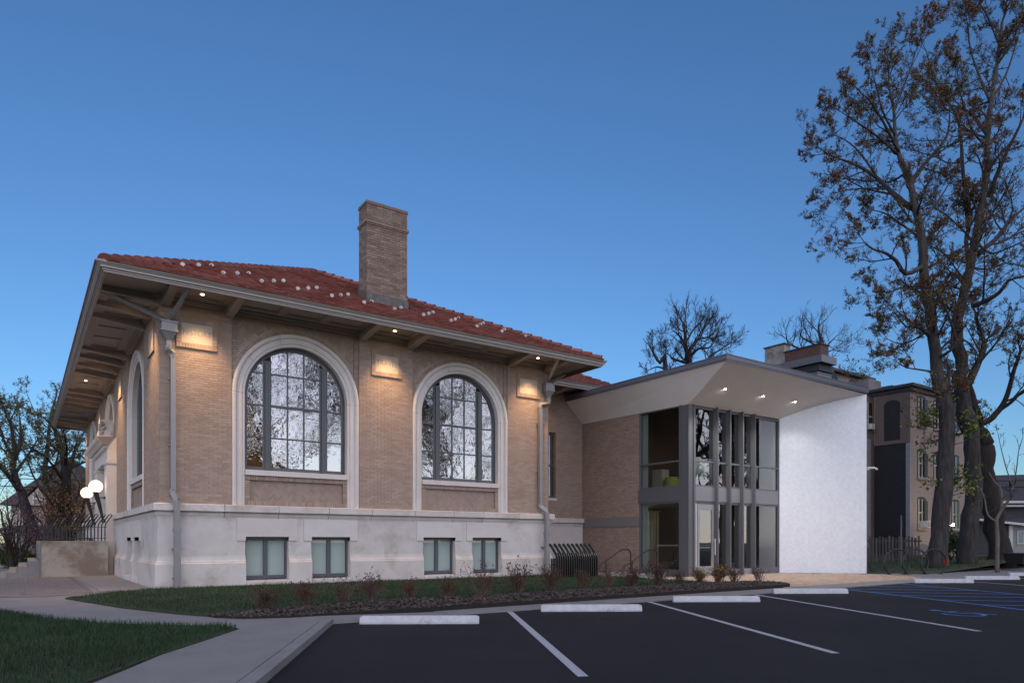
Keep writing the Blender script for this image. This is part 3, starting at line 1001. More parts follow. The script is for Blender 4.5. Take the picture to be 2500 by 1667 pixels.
# --- downspouts with leader heads
def downspout(x, jog, xlow, xout, mirror, braces):
    y = -0.115
    m = MB()
    w_ = 0.062
    z_head0, z_head1 = 6.52, 6.80
    m.box(x - w_, x + w_, y - w_, y + w_, 6.08, 6.30)
    # first jog
    m.hexa([(x - w_, y - w_, 6.08), (x + w_, y - w_, 6.08), (x + w_, y + w_, 6.08), (x - w_, y + w_, 6.08)], [(x - w_, y - w_, 6.085), (x + w_, y - w_, 6.085), (x + w_, y + w_, 6.085), (x - w_, y + w_, 6.085)])
    m.tube([(x, y, 6.16), (x, y, 6.07), (jog, y, 5.98), (jog, y, 5.88)], 0.084, 4)
    m.box(jog - w_, jog + w_, y - w_, y + w_, 2.42, 5.9)
    m.tube([(jog, y, 2.5), (jog, y, 2.42), (xlow, y - 0.17, 2.24), (xlow, y - 0.17, 2.1)], 0.087, 4)
    m.box(xlow - 0.07, xlow + 0.07, y - 0.24, y - 0.10, 1.50, 2.2)
    m.box(xlow - 0.085, xlow + 0.085, y - 0.255, y - 0.085, 1.40, 1.50)
    m.box(xout - 0.075, xout + 0.075, y - 0.245, y - 0.095, -0.08, 1.40)
    d = m.build('downspout', M['downspout'], lib)
    h = MB()
    a, b = 0.185, 0.06
    h.hexa([(x - b, y - b, 6.28), (x + b, y - b, 6.28), (x + b, y + b, 6.28), (x - b, y + b, 6.28)], [(x - a, y - 0.13, 6.50), (x + a, y - 0.13, 6.50), (x + a, y + 0.09, 6.50), (x - a, y + 0.09, 6.50)])
    h.box(x - a - 0.02, x + a + 0.02, y - 0.15, y + 0.1, 6.50, 6.535)
    h.box(x - a, x + a, y - 0.13, y + 0.095, 6.535, 6.73)
    h.box(x - a - 0.02, x + a + 0.02, y - 0.15, y + 0.1, 6.73, 6.77)
    h.build('leader_head', M['downspout'], d)
    for z in (5.3, 3.6, 0.95, 0.2):
        xx = jog if z > 2 else xout
        yo = 0 if z > 2 else -0.17
        MB().box(xx - 0.10, xx + 0.10, y + yo + 0.03, y + 0.1, z, z + 0.04).build('bracket', M['downspout'], d)
    for p in braces:
        MB().tube([p, ((p[0] * 0.12 + x * 0.88), p[1] * 0.06 + y * 0.94, 6.84), (x + (p[0] - x) * 0.05, y, 6.74)], 0.068, 4).build('gutter_outlet', M['downspout'], d)


downspout(0.20, 0.30, 0.36, 0.37, 1, [(-1.33, 0.35, 7.44), (0.50, -1.30, 7.40)])
downspout(12.50, 12.14, 12.30, 12.31, -1, [(12.05, -1.30, 7.40), (13.6, 0.3, 7.36)])

# --- entrance portal on the left wall
po = MB(TL)
PY0, PY1 = 9.66, 14.84
pm = M['stone_clean']
for a, b in ((PY0, PY0 + 1.0), (PY1 - 1.0, PY1)):
    p = MB(TL)
    p.box(a, b, -0.30, 0.1, 1.0, 4.02)
    p.box(a - 0.02, b + 0.02, -0.33, 0.1, -0.2, 1.30)
    p.build('portal_pier', pm, lib)
    MB(TL).box(a - 0.03, b + 0.03, -0.335, 0.1, 4.02, 4.14).build('capital', pm, lib)
    MB(TL).box(a + 0.25, b - 0.25, -0.313, -0.2, 1.5, 3.85).build('pilaster_panel', pm, lib)
MB(TL).box(PY0, PY1, -0.29, 0.1, 4.142, 4.58).build('portal_frieze', pm, lib)
for i in range(16):
    s = PY0 + 0.02 + i * (PY1 - PY0 - 0.04) / 16
    MB(TL).box(s + 0.02, s + 0.18, -0.40, -0.28, 4.582, 4.68).build('dentil', pm, lib)
for k in range(4):
    MB(TL).box(PY0 - 0.001 - 0.0, PY0 + 0.05, -0.28 + k * 0.095, -0.28 + k * 0.095 + 0.055, 4.582, 4.68).build('dentil', pm, lib) if k else None
CPF = [(0.0, 4.58), (0.30, 4.58), (0.30, 4.685), (0.46, 4.70), (0.52, 4.76), (0.55, 4.80), (0.62, 4.84), (0.66, 4.93), (0.66, 4.96), (0.0, 5.02)]
m = MB(TL)
n = len(CPF)
vs = [(PY0 + 0.27 - max(0.27, o - 0.02), -o, z) for o, z in CPF] + [(PY1 - 0.27 + max(0.27, o - 0.02), -o, z) for o, z in CPF]
m.add(vs, [(i, i + 1, i + 1 + n, i + n) for i in range(n - 1)] + [tuple(range(n)), tuple(range(n, 2 * n))])
m.build('portal_cornice', pm, lib)
# scrolled crest on the cornice
cr = MB(TL)
a, b = 10.35, 14.15
pts = [(a, 5.0), (b, 5.0), (b, 5.3)]
for i in range(17):
    t = i / 16
    s = b - 0.05 + (a + 0.05 - b + 0.05) * t
    pts.append((s, 5.28 + 0.35 * math.sin(PI * t) ** 0.7))
pts.append((a, 5.3))
cr.prism(pts, -0.12, -0.34)
cr.build('crest', pm, lib)
MB(TL).box(a - 0.05, b + 0.05, -0.40, -0.05, 4.99, 5.13).build('crest_base', pm, lib)
MB().tube([(-0.40, a + 0.25, 5.66), (-0.02, a + 0.25, 5.66)], 0.085, 12).build('scroll', pm, lib)
MB().tube([(-0.40, a + 0.18, 5.32), (-0.02, a + 0.18, 5.32)], 0.15, 12).build('scroll', pm, lib)
MB(TL).box(a + 0.05, a + 0.4, -0.33, -0.02, 5.14, 5.60).build('crest_block', pm, lib)
rn = random.Random(3)
cv = MB()
for i in range(90):
    s = rn.uniform(a - 0.02, a + 0.9); z = rn.uniform(5.1, 5.62); r_ = rn.uniform(0.03, 0.075)
    cv.ball((-0.33 - rn.uniform(0, 0.09), s, z), r_, 6, 4)
cv.build('carving', mat('weathered_carving', (0.42, 0.38, 0.34), 0.9, var=0.5, nscale=18), lib, kind='stuff')
# door recess
MB(TL).box(PY0 + 1.0, PY1 - 1.0, 0.0, 0.1, 3.75, 4.14).build('door_head', pm, lib)
MB(TL).box(PY0 + 1.0, PY1 - 1.0, 0.12, 0.2, 1.15, 5.0).build('entrance_door', M['frame'], lib)
MB(TL).box(PY0 - 0.06, PY1 + 0.06, 0.1, 0.4, -0.2, 2.2).build('portal_base', pm, lib)

# --- rear wing, set back from the front
WY = 3.10
WX1 = 17.6
wg = MB()
wg.box(FW + 0.0, 15.05, WY + 0.008, WY + 0.4, -0.1, ZT)
wg.box(15.42, WX1, WY + 0.008, WY + 0.4, -0.1, ZT)
wg.box(15.05, 15.42, WY + 0.008, WY + 0.4, -0.1, 2.97)
wg.box(15.05, 15.42, WY + 0.008, WY + 0.4, 5.72, ZT)
wing = wg.build('wing_wall', M['mortar'], lib)
wb = courses(FW, 16.9, ZW + 0.01, ZT, 0.235, 0.066, 0.009, lambda za, zb: [(15.05, 15.42)] if (zb > 2.9 and za < 5.72) else [])
lay(wing, wb, lambda s, d, z: (s, WY + d, z), M['brick'], 0.03, 0)
TW = lambda s, d, z: (s, WY + d, z)
run(TW, WTP, FW, 16.3, 0, 0, 'water_table_stone'); run(TW, WTP, 16.306, 16.85, 0, 0, 'water_table_stone')
run(TW, PLP, FW, 16.85, 0, 0, 'plinth_stone')
MB(TW).box(FW, 16.85, -0.05, 0.01, 0.8, 1.776).build('ashlar_block', M['stone_clean'], lib)
MB(TW).box(15.0, 15.47, -0.03, 0.2, 2.86, 2.975).build('window_sill', M['stone_clean'], lib)
f = MB(TW)
f.box(15.05, 15.10, 0.10, 0.2, 2.98, 5.72); f.box(15.37, 15.42, 0.10, 0.2, 2.98, 5.72); f.box(15.10, 15.37, 0.10, 0.2, 5.60, 5.72); f.box(15.10, 15.37, 0.10, 0.2, 2.98, 3.06); f.box(15.10, 15.37, 0.09, 0.18, 4.3, 4.37)
wn = f.build('narrow_window', mat('brown_frame', (0.12, 0.09, 0.07), 0.5), lib)
for z0, z1 in ((3.06, 4.3), (4.37, 5.6)):
    MB(TW).quad((15.10, 0.15, z0), (15.37, 0.15, z0), (15.37, 0.15, z1), (15.10, 0.15, z1)).build('pane', M['g_old'], wn)
# wing eave and roof
m = MB()
m.box(FW + 0.5, WX1 + 1.2, WY - OV + 0.1, WY + 0.3, ZT, ZT + 0.02)
m.build('wing_soffit', M['soffit'], lib)
run(TW, GP, FW + 0.2, WX1 + 1.4, 0, 0, 'wing_gutter', M['gutter'])
for s in (13.35, 15.1, 16.6, 17.9):
    beam(TW, s)
m = MB()
yy = 12.0
m.add([(FW, WY - OV, ZE), (WX1 + 1.4, WY - OV, ZE), (WX1 + 1.4 - 3.3, WY - OV + 3.3, ZE + SL * 3.3), (FW, WY - OV + 3.3, ZE + SL * 3.3)], [(0, 1, 2, 3)])
wr = m.build('wing_roof', M['roof_under'], lib)
tf = MB()
for r_ in range(11):
    h = r_ * EXP * cs
    for i in range(int((WX1 + 1.3 - FW - h) / TWD)):
        mt = Matrix.Translation((FW + (i + 0.5) * TWD, WY - OV - 0.05 + h, ZE + SL * (h - 0.05) + 0.012)) @ Matrix.Rotation(ang, 4, 'X')
        tf.add([tuple(mt @ Vector(v)) for v in tq.v], tq.f)
tf.build('roof_tile_field', M['tile'], wr, kind='stuff')
for k in range(4):
    piece('snow_guard', gme, (13.9 + k, WY - 0.1, ZE + SL * (OV - 0.1) + 0.05), wr, (ang * 0.4, 0, 0))
spot('wing_lamp', (14.3, WY - 0.6, 7.36), (14.3, WY - 0.2, 4.5), 22, WARM, 105, 0.75, 0.05, wing)

# --- interior of the reading room
iv = MB()
iv.box(0.47, FW - 0.47, 0.47, 14.0, 2.0, 2.1)
iv.build('reading_room_floor', M['floor_int'], lib)
MB().box(0.47, FW - 0.47, 0.47, 14.0, 7.15, 7.2).build('reading_room_ceiling', M['dark_int'], lib)
bw = MB().box(0.47, FW - 0.47, 9.4, 9.6, 2.1, 7.15).build('reading_room_wall', M['cream'], lib)
dn = MB()
for i in range(60):
    dn.box(0.7 + i * 0.19, 0.7 + i * 0.19 + 0.1, 9.28, 9.4, 5.25, 5.36)
dn.box(0.5, FW - 0.5, 9.25, 9.4, 5.362, 5.5)
dn.build('dentil_cornice', M['cream'], bw)
for x0, x1 in ((1.0, 1.7), (3.4, 4.1), (6.2, 6.9), (8.6, 9.3)):
    MB().box(x0, x1, 9.2, 9.4, 2.1, 5.2).build('wall_pilaster', mat('dim_pilaster', (0.16, 0.13, 0.11), 0.9), bw)
for x0, x1, z1 in ((1.9, 3.1, 3.95), (4.4, 5.9, 3.9), (7.2, 8.4, 3.95), (9.6, 11.4, 3.9)):
    MB().box(x0, x1, 9.0, 9.4, 2.1, z1).build('bookcase_recess', M['dark_int'], bw)
# ================================================================== ADDITION
XA = 16.862                    # brick / glass side wall
YG = -2.76                     # glass front
XW = 22.354                    # white tiled wall
PX0, PX1, PY = 15.92, 24.70, -5.16   # roof edge
ZP = 7.05                      # underside of the roof edge
ZG = -0.12
add_ = thing('glass_addition', (19.5, -1.0, 0.0), 'modern glass entrance wing with white herringbone tile wall under a folded canopy', 'building')
TA = lambda s, d, z: (XA + d, s, z)
# --- brick part of the side wall
b1_ = MB()
b1_.box(XA + 0.008, XA + 0.3, -0.30, WY - 0.0, 2.145, 6.20)
b1_.box(XA + 0.008, XA + 0.3, -0.30, WY - 0.0, -0.1, 1.755)
sw = b1_.build('brick_wall', M['mortar_new'], add_)
bb = courses(-0.31, WY, 2.145, 6.20, 0.2032, 0.0676, 0.010)
lay(sw, bb, TA, M['brick_new'], 0.03, 0, 'y')
bb = courses(-0.31, WY, -0.1, 1.755, 0.2032, 0.0676, 0.010)
lay(sw, bb, TA, M['brick_new'], 0.03, 300, 'y')
MB().box(XA - 0.025, XA + 0.3, -0.30, WY - 0.17, 1.757, 2.143).build('steel_band', mat('band_metal', (0.20, 0.185, 0.19), 0.5, metal=0.2), add_)
# --- corner column: exposed steel section
c_ = MB()
c_.box(XA - 0.03, XA + 0.0, -2.44, -2.36, ZG, 6.20)
c_.box(XA - 0.005, XA + 0.025, -2.74, -2.42, ZG, 6.15)
c_.box(XA - 0.03, XA + 0.20, -2.79, -2.745, ZG, 6.14)
c_.box(XA + 0.03, XA + 0.30, -2.70, -2.4, ZG, 6.14)
c_.build('steel_column', M['steel'], add_)
MB().box(XA + 0.205, XA + 0.235, -2.83, -2.70, ZG, 6.13).build('column_flange', M['steel'], add_)


def curtain(T, s0, s1, zs, mulls, sides, name):
    """framed glazing; T(s, d, z)"""
    f = MB(T)
    w_ = 0.05
    f.box(s0, s0 + w_, -0.0, 0.12, ZG + 0.08, 6.12)
    f.box(s1 - w_, s1, -0.0, 0.12, ZG + 0.08, 6.12)
    f.box(s0 + w_, s1 - w_, 0.0, 0.12, 6.03, 6.12)
    return f.build(name, M['steel'], add_)


# side glazing
ga, gb = -2.36, -0.31
f = MB(TA)
f.box(ga, ga + 0.045, -0.012, 0.12, 0.03, 6.17)
f.box(gb - 0.045, gb, -0.012, 0.12, 0.03, 6.17)
f.box(ga + 0.045, gb - 0.045, -0.012, 0.12, 6.09, 6.17)
f.box(ga + 0.045, gb - 0.045, -0.002, 0.12, 4.09, 4.15)
f.box(ga + 0.045, gb - 0.045, -0.002, 0.12, 3.17, 3.23)
f.box(ga + 0.045, gb - 0.045, -0.002, 0.12, 2.58, 2.64)
f.box(ga + 0.045, gb - 0.045, -0.002, 0.12, 0.06, 0.12)
sg_ = f.build('side_glazing', M['steel'], add_)
MB(TA).box(ga + 0.002, gb + 0.05, -0.03, 0.1, 2.645, 3.165).build('spandrel_panel', M['steel'], sg_)
MB(TA).box(ga, gb + 0.05, -0.02, 0.15, -0.1, 0.058).build('base_plinth', M['steel'], sg_)
for z0, z1 in ((4.15, 6.09), (3.23, 4.09), (0.12, 2.58)):
    MB(TA).quad((ga + 0.045, 0.05, z0), (gb - 0.045, 0.05, z0), (gb - 0.045, 0.05, z1), (ga + 0.045, 0.05, z1)).build('pane', M['g_new'], sg_)
MB(TA).box(gb - 0.32, gb - 0.05, 0.13, 0.15, 0.12, 6.08).build('side_return', mat('pale_return', (0.52, 0.58, 0.58), 0.6), sg_)

# front glazing with the door
TG = lambda s, d, z: (s, YG + d, z)
ms = [17.19, 18.34, 19.08, 19.845, 20.583, 22.30]
f = MB(TG)
f.box(XA + 0.24, 17.25, 0.0, 0.12, ZG, 6.10)
f.box(22.27, 22.345, -0.01, 0.12, ZG, 6.10)
f.box(17.25, 22.27, 0.0, 0.12, 6.02, 6.10)
f.box(17.25, 22.27, 0.02, 0.12, 4.08, 4.145)
f.box(17.25, 22.27, 0.02, 0.12, 3.18, 3.24)
f.box(17.25, 22.27, 0.02, 0.12, 2.56, 2.645)
fg = f.build('front_glazing', M['steel'], add_)
for x in ms[1:5]:
    MB(TG).box(x - 0.03, x + 0.03, -0.14, 0.11, ZG, 6.14).build('mullion', M['steel'], fg)
xs = [17.25] + ms[1:5] + [22.27]
for i in range(5):
    a, b = xs[i] + (0.031 if i else 0), xs[i + 1] - (0.031 if i < 4 else 0)
    MB(TG).box(a, b, 0.0, 0.10, 2.648, 3.178).build('spandrel_panel', M['panel'], fg)
    for z0, z1 in ((4.145, 6.02), (3.24, 4.08)):
        MB(TG).quad((a, 0.06, z0), (b, 0.06, z0), (b, 0.06, z1), (a, 0.06, z1)).build('pane', M['g_new'], fg)
    if i > 0:
        MB(TG).quad((a, 0.06, 0.12), (b, 0.06, 0.12), (b, 0.06, 2.56), (a, 0.06, 2.56)).build('pane', M['g_new'], fg)
        MB(TG).box(a, b, 0.0, 0.12, ZG, 0.12).build('bottom_rail', M['alu'] if i < 4 else M['steel'], fg)
# door leaf
da, db = 17.33, 18.27
f = MB(TG)
f.box(da, da + 0.12, -0.01, 0.05, ZG + 0.02, 2.54); f.box(db - 0.12, db, -0.01, 0.05, ZG + 0.02, 2.54)
f.box(da + 0.12, db - 0.12, -0.01, 0.05, 2.33, 2.54); f.box(da + 0.12, db - 0.12, -0.01, 0.05, ZG + 0.02, 0.25)
dr = f.build('door', M['alu'], add_)
MB(TG).quad((da + 0.12, 0.02, 0.25), (db - 0.12, 0.02, 0.25), (db - 0.12, 0.02, 2.33), (da + 0.12, 0.02, 2.33)).build('pane', M['g_new'], dr)
MB(TG).box(da + 0.121, db - 0.14, 0.055, 0.09, 0.91, 0.97).build('push_bar', M['guard'], dr)
h = MB()
h.tube([(db - 0.02, YG - 0.07, 0.66), (db - 0.02, YG - 0.07, 1.28)], 0.016, 8)
h.tube([(db - 0.02, YG - 0.07, 0.74), (db - 0.02, YG + 0.0, 0.74)], 0.012, 6); h.tube([(db - 0.02, YG - 0.07, 1.2), (db - 0.02, YG + 0.0, 1.2)], 0.012, 6)
h.build('pull_handle', M['guard'], dr)
MB(TG).box(17.252, 17.30, 0.0, 0.05, ZG, 2.55).build('door_jamb', M['guard'], dr)
MB(TG).box(18.385, 18.44, -0.04, 0.02, 0.72, 0.88).build('card_reader', mat('reader', (0.02, 0.02, 0.02), 0.3, emit=(0.1, 0.3, 1.0), es=0.25), fg)

# --- floors, ceilings and inner walls
q = MB()
q.box(XA + 0.32, 22.3, YG + 0.13, 2.9, -0.08, 0.02)
q.build('ground_floor', M['floor_int'], add_)
MB().box(XA + 0.32, 22.3, YG + 0.13, 2.9, 2.68, 3.16).build('upper_floor', M['int_wall'], add_)
MB().box(XA + 0.32, 22.3, YG + 0.13, 2.9, 6.12, 6.3).build('upper_ceiling', M['int_wall'], add_)
MB().box(XA + 0.32, 22.3, 2.7, 2.9, 0.02, 6.12).build('inner_wall', M['int_wall'], add_)
MB().box(22.1, 22.29, YG + 0.13, 2.7, 0.02, 6.12).build('inner_side_wall', M['int_wall'], add_)
MB().box(XA + 0.001, XA + 0.05, YG + 0.3, -2.3, 0.0, 0.01).build('threshold', M['alu'], add_)

# --- white tiled wing wall, splayed outwards, with the bowed head
WA, WB = Vector((22.33, -2.76)), Vector((24.56, -5.165))
WU = (WB - WA).normalized()
WN = Vector((-WU.y, WU.x))             # into the wall
WL = (WB - WA).length
TT = lambda s, d, z: (WA.x + WU.x * s + WN.x * d, WA.y + WU.y * s + WN.y * d, z)
ZTOP = lambda s: 6.13 + 0.86 * (s / WL) + 0.42 * (s / WL) * (1 - s / WL)
m = MB(TT)
n = 24
for i in range(n):
    y0, y1 = WL * i / n, WL * (i + 1) / n
    m.hexa([(y0, 0.008, -0.2), (y1, 0.008, -0.2), (y1, 0.12, -0.2), (y0, 0.12, -0.2)], [(y0, 0.008, ZTOP(y0)), (y1, 0.008, ZTOP(y1)), (y1, 0.12, ZTOP(y1)), (y0, 0.12, ZTOP(y0))])
tw = m.build('tiled_wall', M['grout'], add_)
rt = random.Random(11)
wt_ = MB(TT)
for p in herringbone(0.01, WL - 0.006, -0.11, 7.05, 0.05, 3, 0.0055):
    cy = sum(v[0] for v in p) / len(p); cz = sum(v[1] for v in p) / len(p)
    if max(v[1] for v in p) > ZTOP(cy):
        p = [(v[0], min(v[1], ZTOP(v[0]) - 0.002)) for v in p]
        if max(v[1] for v in p) - min(v[1] for v in p) < 0.01: continue
    # hand-set tiles: each catches the light a little differently, some columns lean together
    band = 0.010 * math.sin(cy * 5.2) + 0.008 * math.sin(cy * 11.0 + 1.0)
    ta, tb = rt.gauss(0, 0.006) + band * 0.7, rt.gauss(0, 0.006)
    n2 = len(p)
    fr_ = [(q, (q - cy) * ta + (z - cz) * tb, z) for q, z in p]
    bk = [(q, 0.012, z) for q, z in p]
    wt_.add(fr_ + bk, [tuple(range(n2))] + [(i, i + n2, (i + 1) % n2 + n2, (i + 1) % n2) for i in range(n2)])
wt_.build('herringbone_tile', M['wtile'], tw, kind='stuff')
MB(TT).box(WL - 0.004, WL + 0.012, -0.004, 0.122, -0.2, ZTOP(WL)).build('edge_trim', M['alu'], tw)
# outside wall of the addition behind the tiled wall
MB().box(22.36, 22.6, -2.70, WY + 4, -0.1, 6.5).build('east_wall', M['int_wall'], add_)

# --- folded soffit: a steep side facet and a bowed front facet that meet in a crease
s_ = MB()
s_.add([(PX0 + 0.02, PY + 0.02, ZP), (PX0 + 0.02, WY - 0.005, ZP), (XA - 0.01, WY - 0.005, 6.19), (XA - 0.01, YG - 0.02, 6.115)], [(0, 1, 2, 3)])
NU, NV = 28, 12
grid = []


def soffit_p(u, v):
    y = (YG - 0.02) + (PY + 0.02 - (YG - 0.02)) * v
    xa = XA - 0.01 + (PX0 + 0.02 - (XA - 0.01)) * v
    sw_ = WL * v
    xb = TT(sw_, 0, 0)[0]
    z0 = 6.115 + (ZP - 6.115) * v
    z1 = ZTOP(sw_)
    k = u * u
    return (xa + (xb - xa) * u, y, z0 * (1 - k) + z1 * k)


for i in range(NU):
    for j in range(NV):
        s_.quad(soffit_p(i / NU, j / NV), soffit_p((i + 1) / NU, j / NV), soffit_p((i + 1) / NU, (j + 1) / NV), soffit_p(i / NU, (j + 1) / NV))
so2 = s_.build('folded_soffit', M['stucco'], add_, smooth=False)


def soffit_z(x, y):
    v = (y - (YG - 0.02)) / (PY + 0.02 - (YG - 0.02))
    a = soffit_p(0, v); b = soffit_p(1, v)
    return soffit_p((x - a[0]) / (b[0] - a[0]), v)[2]


# --- parapet
p = MB()
def strip(z0, z1, o):
    P = [(PX0 - o, WY - 0.01), (PX0 - o, PY - o), (PX1 + o, PY - o), (PX1 + o, PY + 0.5)]
    Q = [(PX0 + 0.2, WY - 0.01), (PX0 + 0.2, PY + 0.2), (PX1 - 0.2, PY + 0.2), (PX1 - 0.2, PY + 0.5)]
    for i in range(3):
        a, b, c, d = P[i], P[i + 1], Q[i + 1], Q[i]
        p.hexa([(*a, z0), (*b, z0), (*c, z0), (*d, z0)], [(*a, z1), (*b, z1), (*c, z1), (*d, z1)])
strip(ZP - 0.005, ZP + 0.05, 0.0)
strip(ZP + 0.052, ZP + 0.195, 0.02)
strip(ZP + 0.197, ZP + 0.22, 0.035)
p.build('parapet', M['parapet'], add_)
MB().slab([(PX0 + 0.15, WY - 0.02), (PX0 + 0.15, PY + 0.15), (PX1 - 0.15, PY + 0.15), (PX1 - 0.15, PY + 0.5), (22.65, -2.6), (22.65, WY - 0.02)], 7.10, 7.18).build('flat_roof', M['parapet'], add_)

# --- canopy downlights
WHT = (1.0, 0.95, 0.90)
for x in (17.45, 19.66, 21.70):
    y = -3.90
    z = soffit_z(x, y)
    f = MB().lathe([(0.075, 0.03), (0.075, -0.03), (0.05, -0.03), (0.05, 0.03)], (x, y, z - 0.002), 16).build('canopy_light', M['guard'], add_)
    MB().lathe([(0.048, 0.0), (0.044, -0.012), (0.001, -0.02)], (x, y, z - 0.022), 12).build('lens', M['lens_white'], f)
    spot('canopy_lamp', (x, y, z - 0.08), (x, y, 0), 270 if x < 20 else 85, WHT, 120, 0.9, 0.05, f)

# security camera on the wall end
m = MB()
cx_, cy_ = TT(WL, 0.05, 0)[:2]
m.box(cx_ - 0.02, cx_ + 0.12, cy_ - 0.06, cy_ + 0.05, 4.0, 4.12)
m.tube([(cx_ + 0.10, cy_, 4.08), (cx_ + 0.32, cy_ - 0.15, 4.09), (cx_ + 0.42, cy_ - 0.22, 4.03)], 0.045, 8)
m.build('security_camera', M['trimw'], add_)

# --- things inside the addition


def egg_chair(loc, rz, label):
    t = thing('lounge_chair', loc, label, 'chair', 'white lounge chairs behind the upper windows')
    x, y, z = loc
    m = MB()
    prof = [(0.02, 0.42), (0.30, 0.44), (0.36, 0.62), (0.35, 0.95), (0.26, 1.18)]
    n = 18
    vs = []
    for r_, zz in prof:
        for k in range(n):
            a = rz + PI * 0.15 + (1.7 * PI) * k / (n - 1)
            vs.append((x + r_ * math.cos(a), y + r_ * math.sin(a), z + zz))
    fs = [(i * n + k, i * n + k + 1, (i + 1) * n + k + 1, (i + 1) * n + k) for i in range(len(prof) - 1) for k in range(n - 1)]
    m.add(vs, fs).build('shell', M['trimw'], t, smooth=True)
    MB().lathe([(0.28, 0.40), (0.29, 0.46), (0.26, 0.50)], loc, 18).build('seat', M['trimw'], t)
    MB().lathe([(0.24, 0.0), (0.24, 0.02), (0.03, 0.05), (0.025, 0.40)], loc, 14).build('pedestal', M['guard'], t)


egg_chair((18.05, -2.0, 3.16), 0.6, 'white round-backed lounge chair upstairs behind the leftmost front pane')
egg_chair((18.95, -1.95, 3.16), 1.4, 'white round-backed lounge chair upstairs behind the second front pane')
egg_chair((21.55, -1.9, 3.16), 2.2, 'white round-backed lounge chair upstairs beside the tiled wall')
t = thing('drum_stool', (17.55, -1.35, 3.16), 'lime green drum stool upstairs behind the side window', 'stool')
gm_ = mat('lime_vinyl', (0.26, 0.34, 0.05), 0.6)
MB().lathe([(0.27, 0.0), (0.28, 0.03), (0.28, 0.36), (0.26, 0.40)], (17.55, -1.35, 3.16), 24).build('body', gm_, t)
MB().lathe([(0.25, 0.40), (0.27, 0.42), (0.24, 0.46)], (17.55, -1.35, 3.16), 24).build('cushion', gm_, t)
t = thing('book_display', (17.6, -0.75, 3.16), 'pale ribbed book display rack upstairs by the side window', 'rack')
for k in range(6):
    MB().box(17.35 + 0.0, 17.75, -1.02 + k * 0.085, -1.02 + k * 0.085 + 0.07, 3.18, 3.95).build('divider', mat('birch', (0.42, 0.38, 0.30), 0.7), t)
MB().box(17.33, 17.77, -1.04, -0.5, 3.16, 3.18).build('base', MATS['birch'], t)
t = thing('bench_seat', (19.6, -1.6, 3.16), 'low red upholstered bench upstairs behind the middle panes', 'bench')
MB().box(19.2, 20.0, -1.9, -1.3, 3.46, 3.62).build('cushion', mat('red_vinyl', (0.32, 0.04, 0.03), 0.6), t)
for xx in (19.25, 19.92):
    for yy in (-1.86, -1.37):
        MB().box(xx, xx + 0.04, yy, yy + 0.04, 3.16, 3.46).build('leg', M['guard'], t)
t = thing('armchair', (21.75, -0.9, 3.16), 'dark red armchair upstairs near the tiled wall corner', 'chair')
MB().box(21.4, 22.05, -1.3, -0.6, 3.20, 3.62).build('seat', MATS['red_vinyl'], t)
MB().box(21.4, 22.05, -0.72, -0.6, 3.62, 4.05).build('backrest', MATS['red_vinyl'], t)
# curtains on the ground floor
t = thing('curtain', (18.9, 2.4, 0.02), 'pale pleated curtain lit from behind on the ground floor', 'curtain')
m = MB()
n = 120
P = []
for i in range(n + 1):
    s = 17.4 + 3.4 * i / n
    P.append((s, 2.35 + 0.06 * math.sin(i * 0.9) + 0.02 * math.sin(i * 0.37)))
for i in range(n):
    m.quad((*P[i], 0.05), (*P[i + 1], 0.05), (*P[i + 1], 2.5), (*P[i], 2.5))
m.build('cloth', mat('linen', (0.50, 0.49, 0.36), 0.9), t, smooth=True)
MB().tube([(17.3, 2.35, 2.53), (20.9, 2.35, 2.53)], 0.02, 6).build('rod', M['guard'], t)
t = thing('service_desk', (20.0, 0.3, 0.02), 'dark service desk with a pale top seen through the ground floor glass', 'desk')
MB().box(18.9, 21.3, 0.0, 0.6, 0.02, 0.98).build('body', M['dark_int'], t)
MB().box(18.85, 21.35, -0.06, 0.66, 0.98, 1.03).build('top', M['guard'], t)
t = thing('lantern', (17.55, -2.15, 0.12), 'small lit cylindrical lantern behind the lower side window', 'lamp')
MB().lathe([(0.05, 0.0), (0.055, 0.02), (0.05, 0.05)], (17.55, -2.15, 0.12), 14).build('foot', M['black'], t)
MB().lathe([(0.045, 0.05), (0.05, 0.07), (0.05, 0.30), (0.045, 0.32)], (17.55, -2.15, 0.12), 14).build('shade', mat('lit_shade', (1, 0.9, 0.7), 0.5, emit=(1.0, 0.75, 0.42), es=9.0), t)
MB().lathe([(0.052, 0.32), (0.045, 0.36), (0.01, 0.40)], (17.55, -2.15, 0.12), 14).build('cap', M['black'], t)
t = thing('temperature_display', (17.9, 0.4, 1.9), 'small blue digital display glowing behind the entrance door', 'display')
MB().box(17.73, 18.07, 0.40, 0.45, 1.83, 2.0).build('case', M['black'], t)
cu = bpy.data.curves.new('digits', 'FONT'); cu.body = '76'; cu.size = 0.15; cu.align_x = 'CENTER'; cu.align_y = 'CENTER'; cu.extrude = 0.001
to = bpy.data.objects.new('tmp', cu); col.objects.link(to)
me = bpy.data.meshes.new_from_object(to.evaluated_get(bpy.context.evaluated_depsgraph_get()))
bpy.data.objects.remove(to)
for v in me.vertices:
    x, y, z = v.co; v.co = (x, -z, y)
me.materials.clear(); me.materials.append(mat('blue_led', (0.1, 0.2, 0.8), 0.5, emit=(0.12, 0.30, 1.0), es=3.0))
piece('digits', me, (17.9, 0.395, 1.915), t)
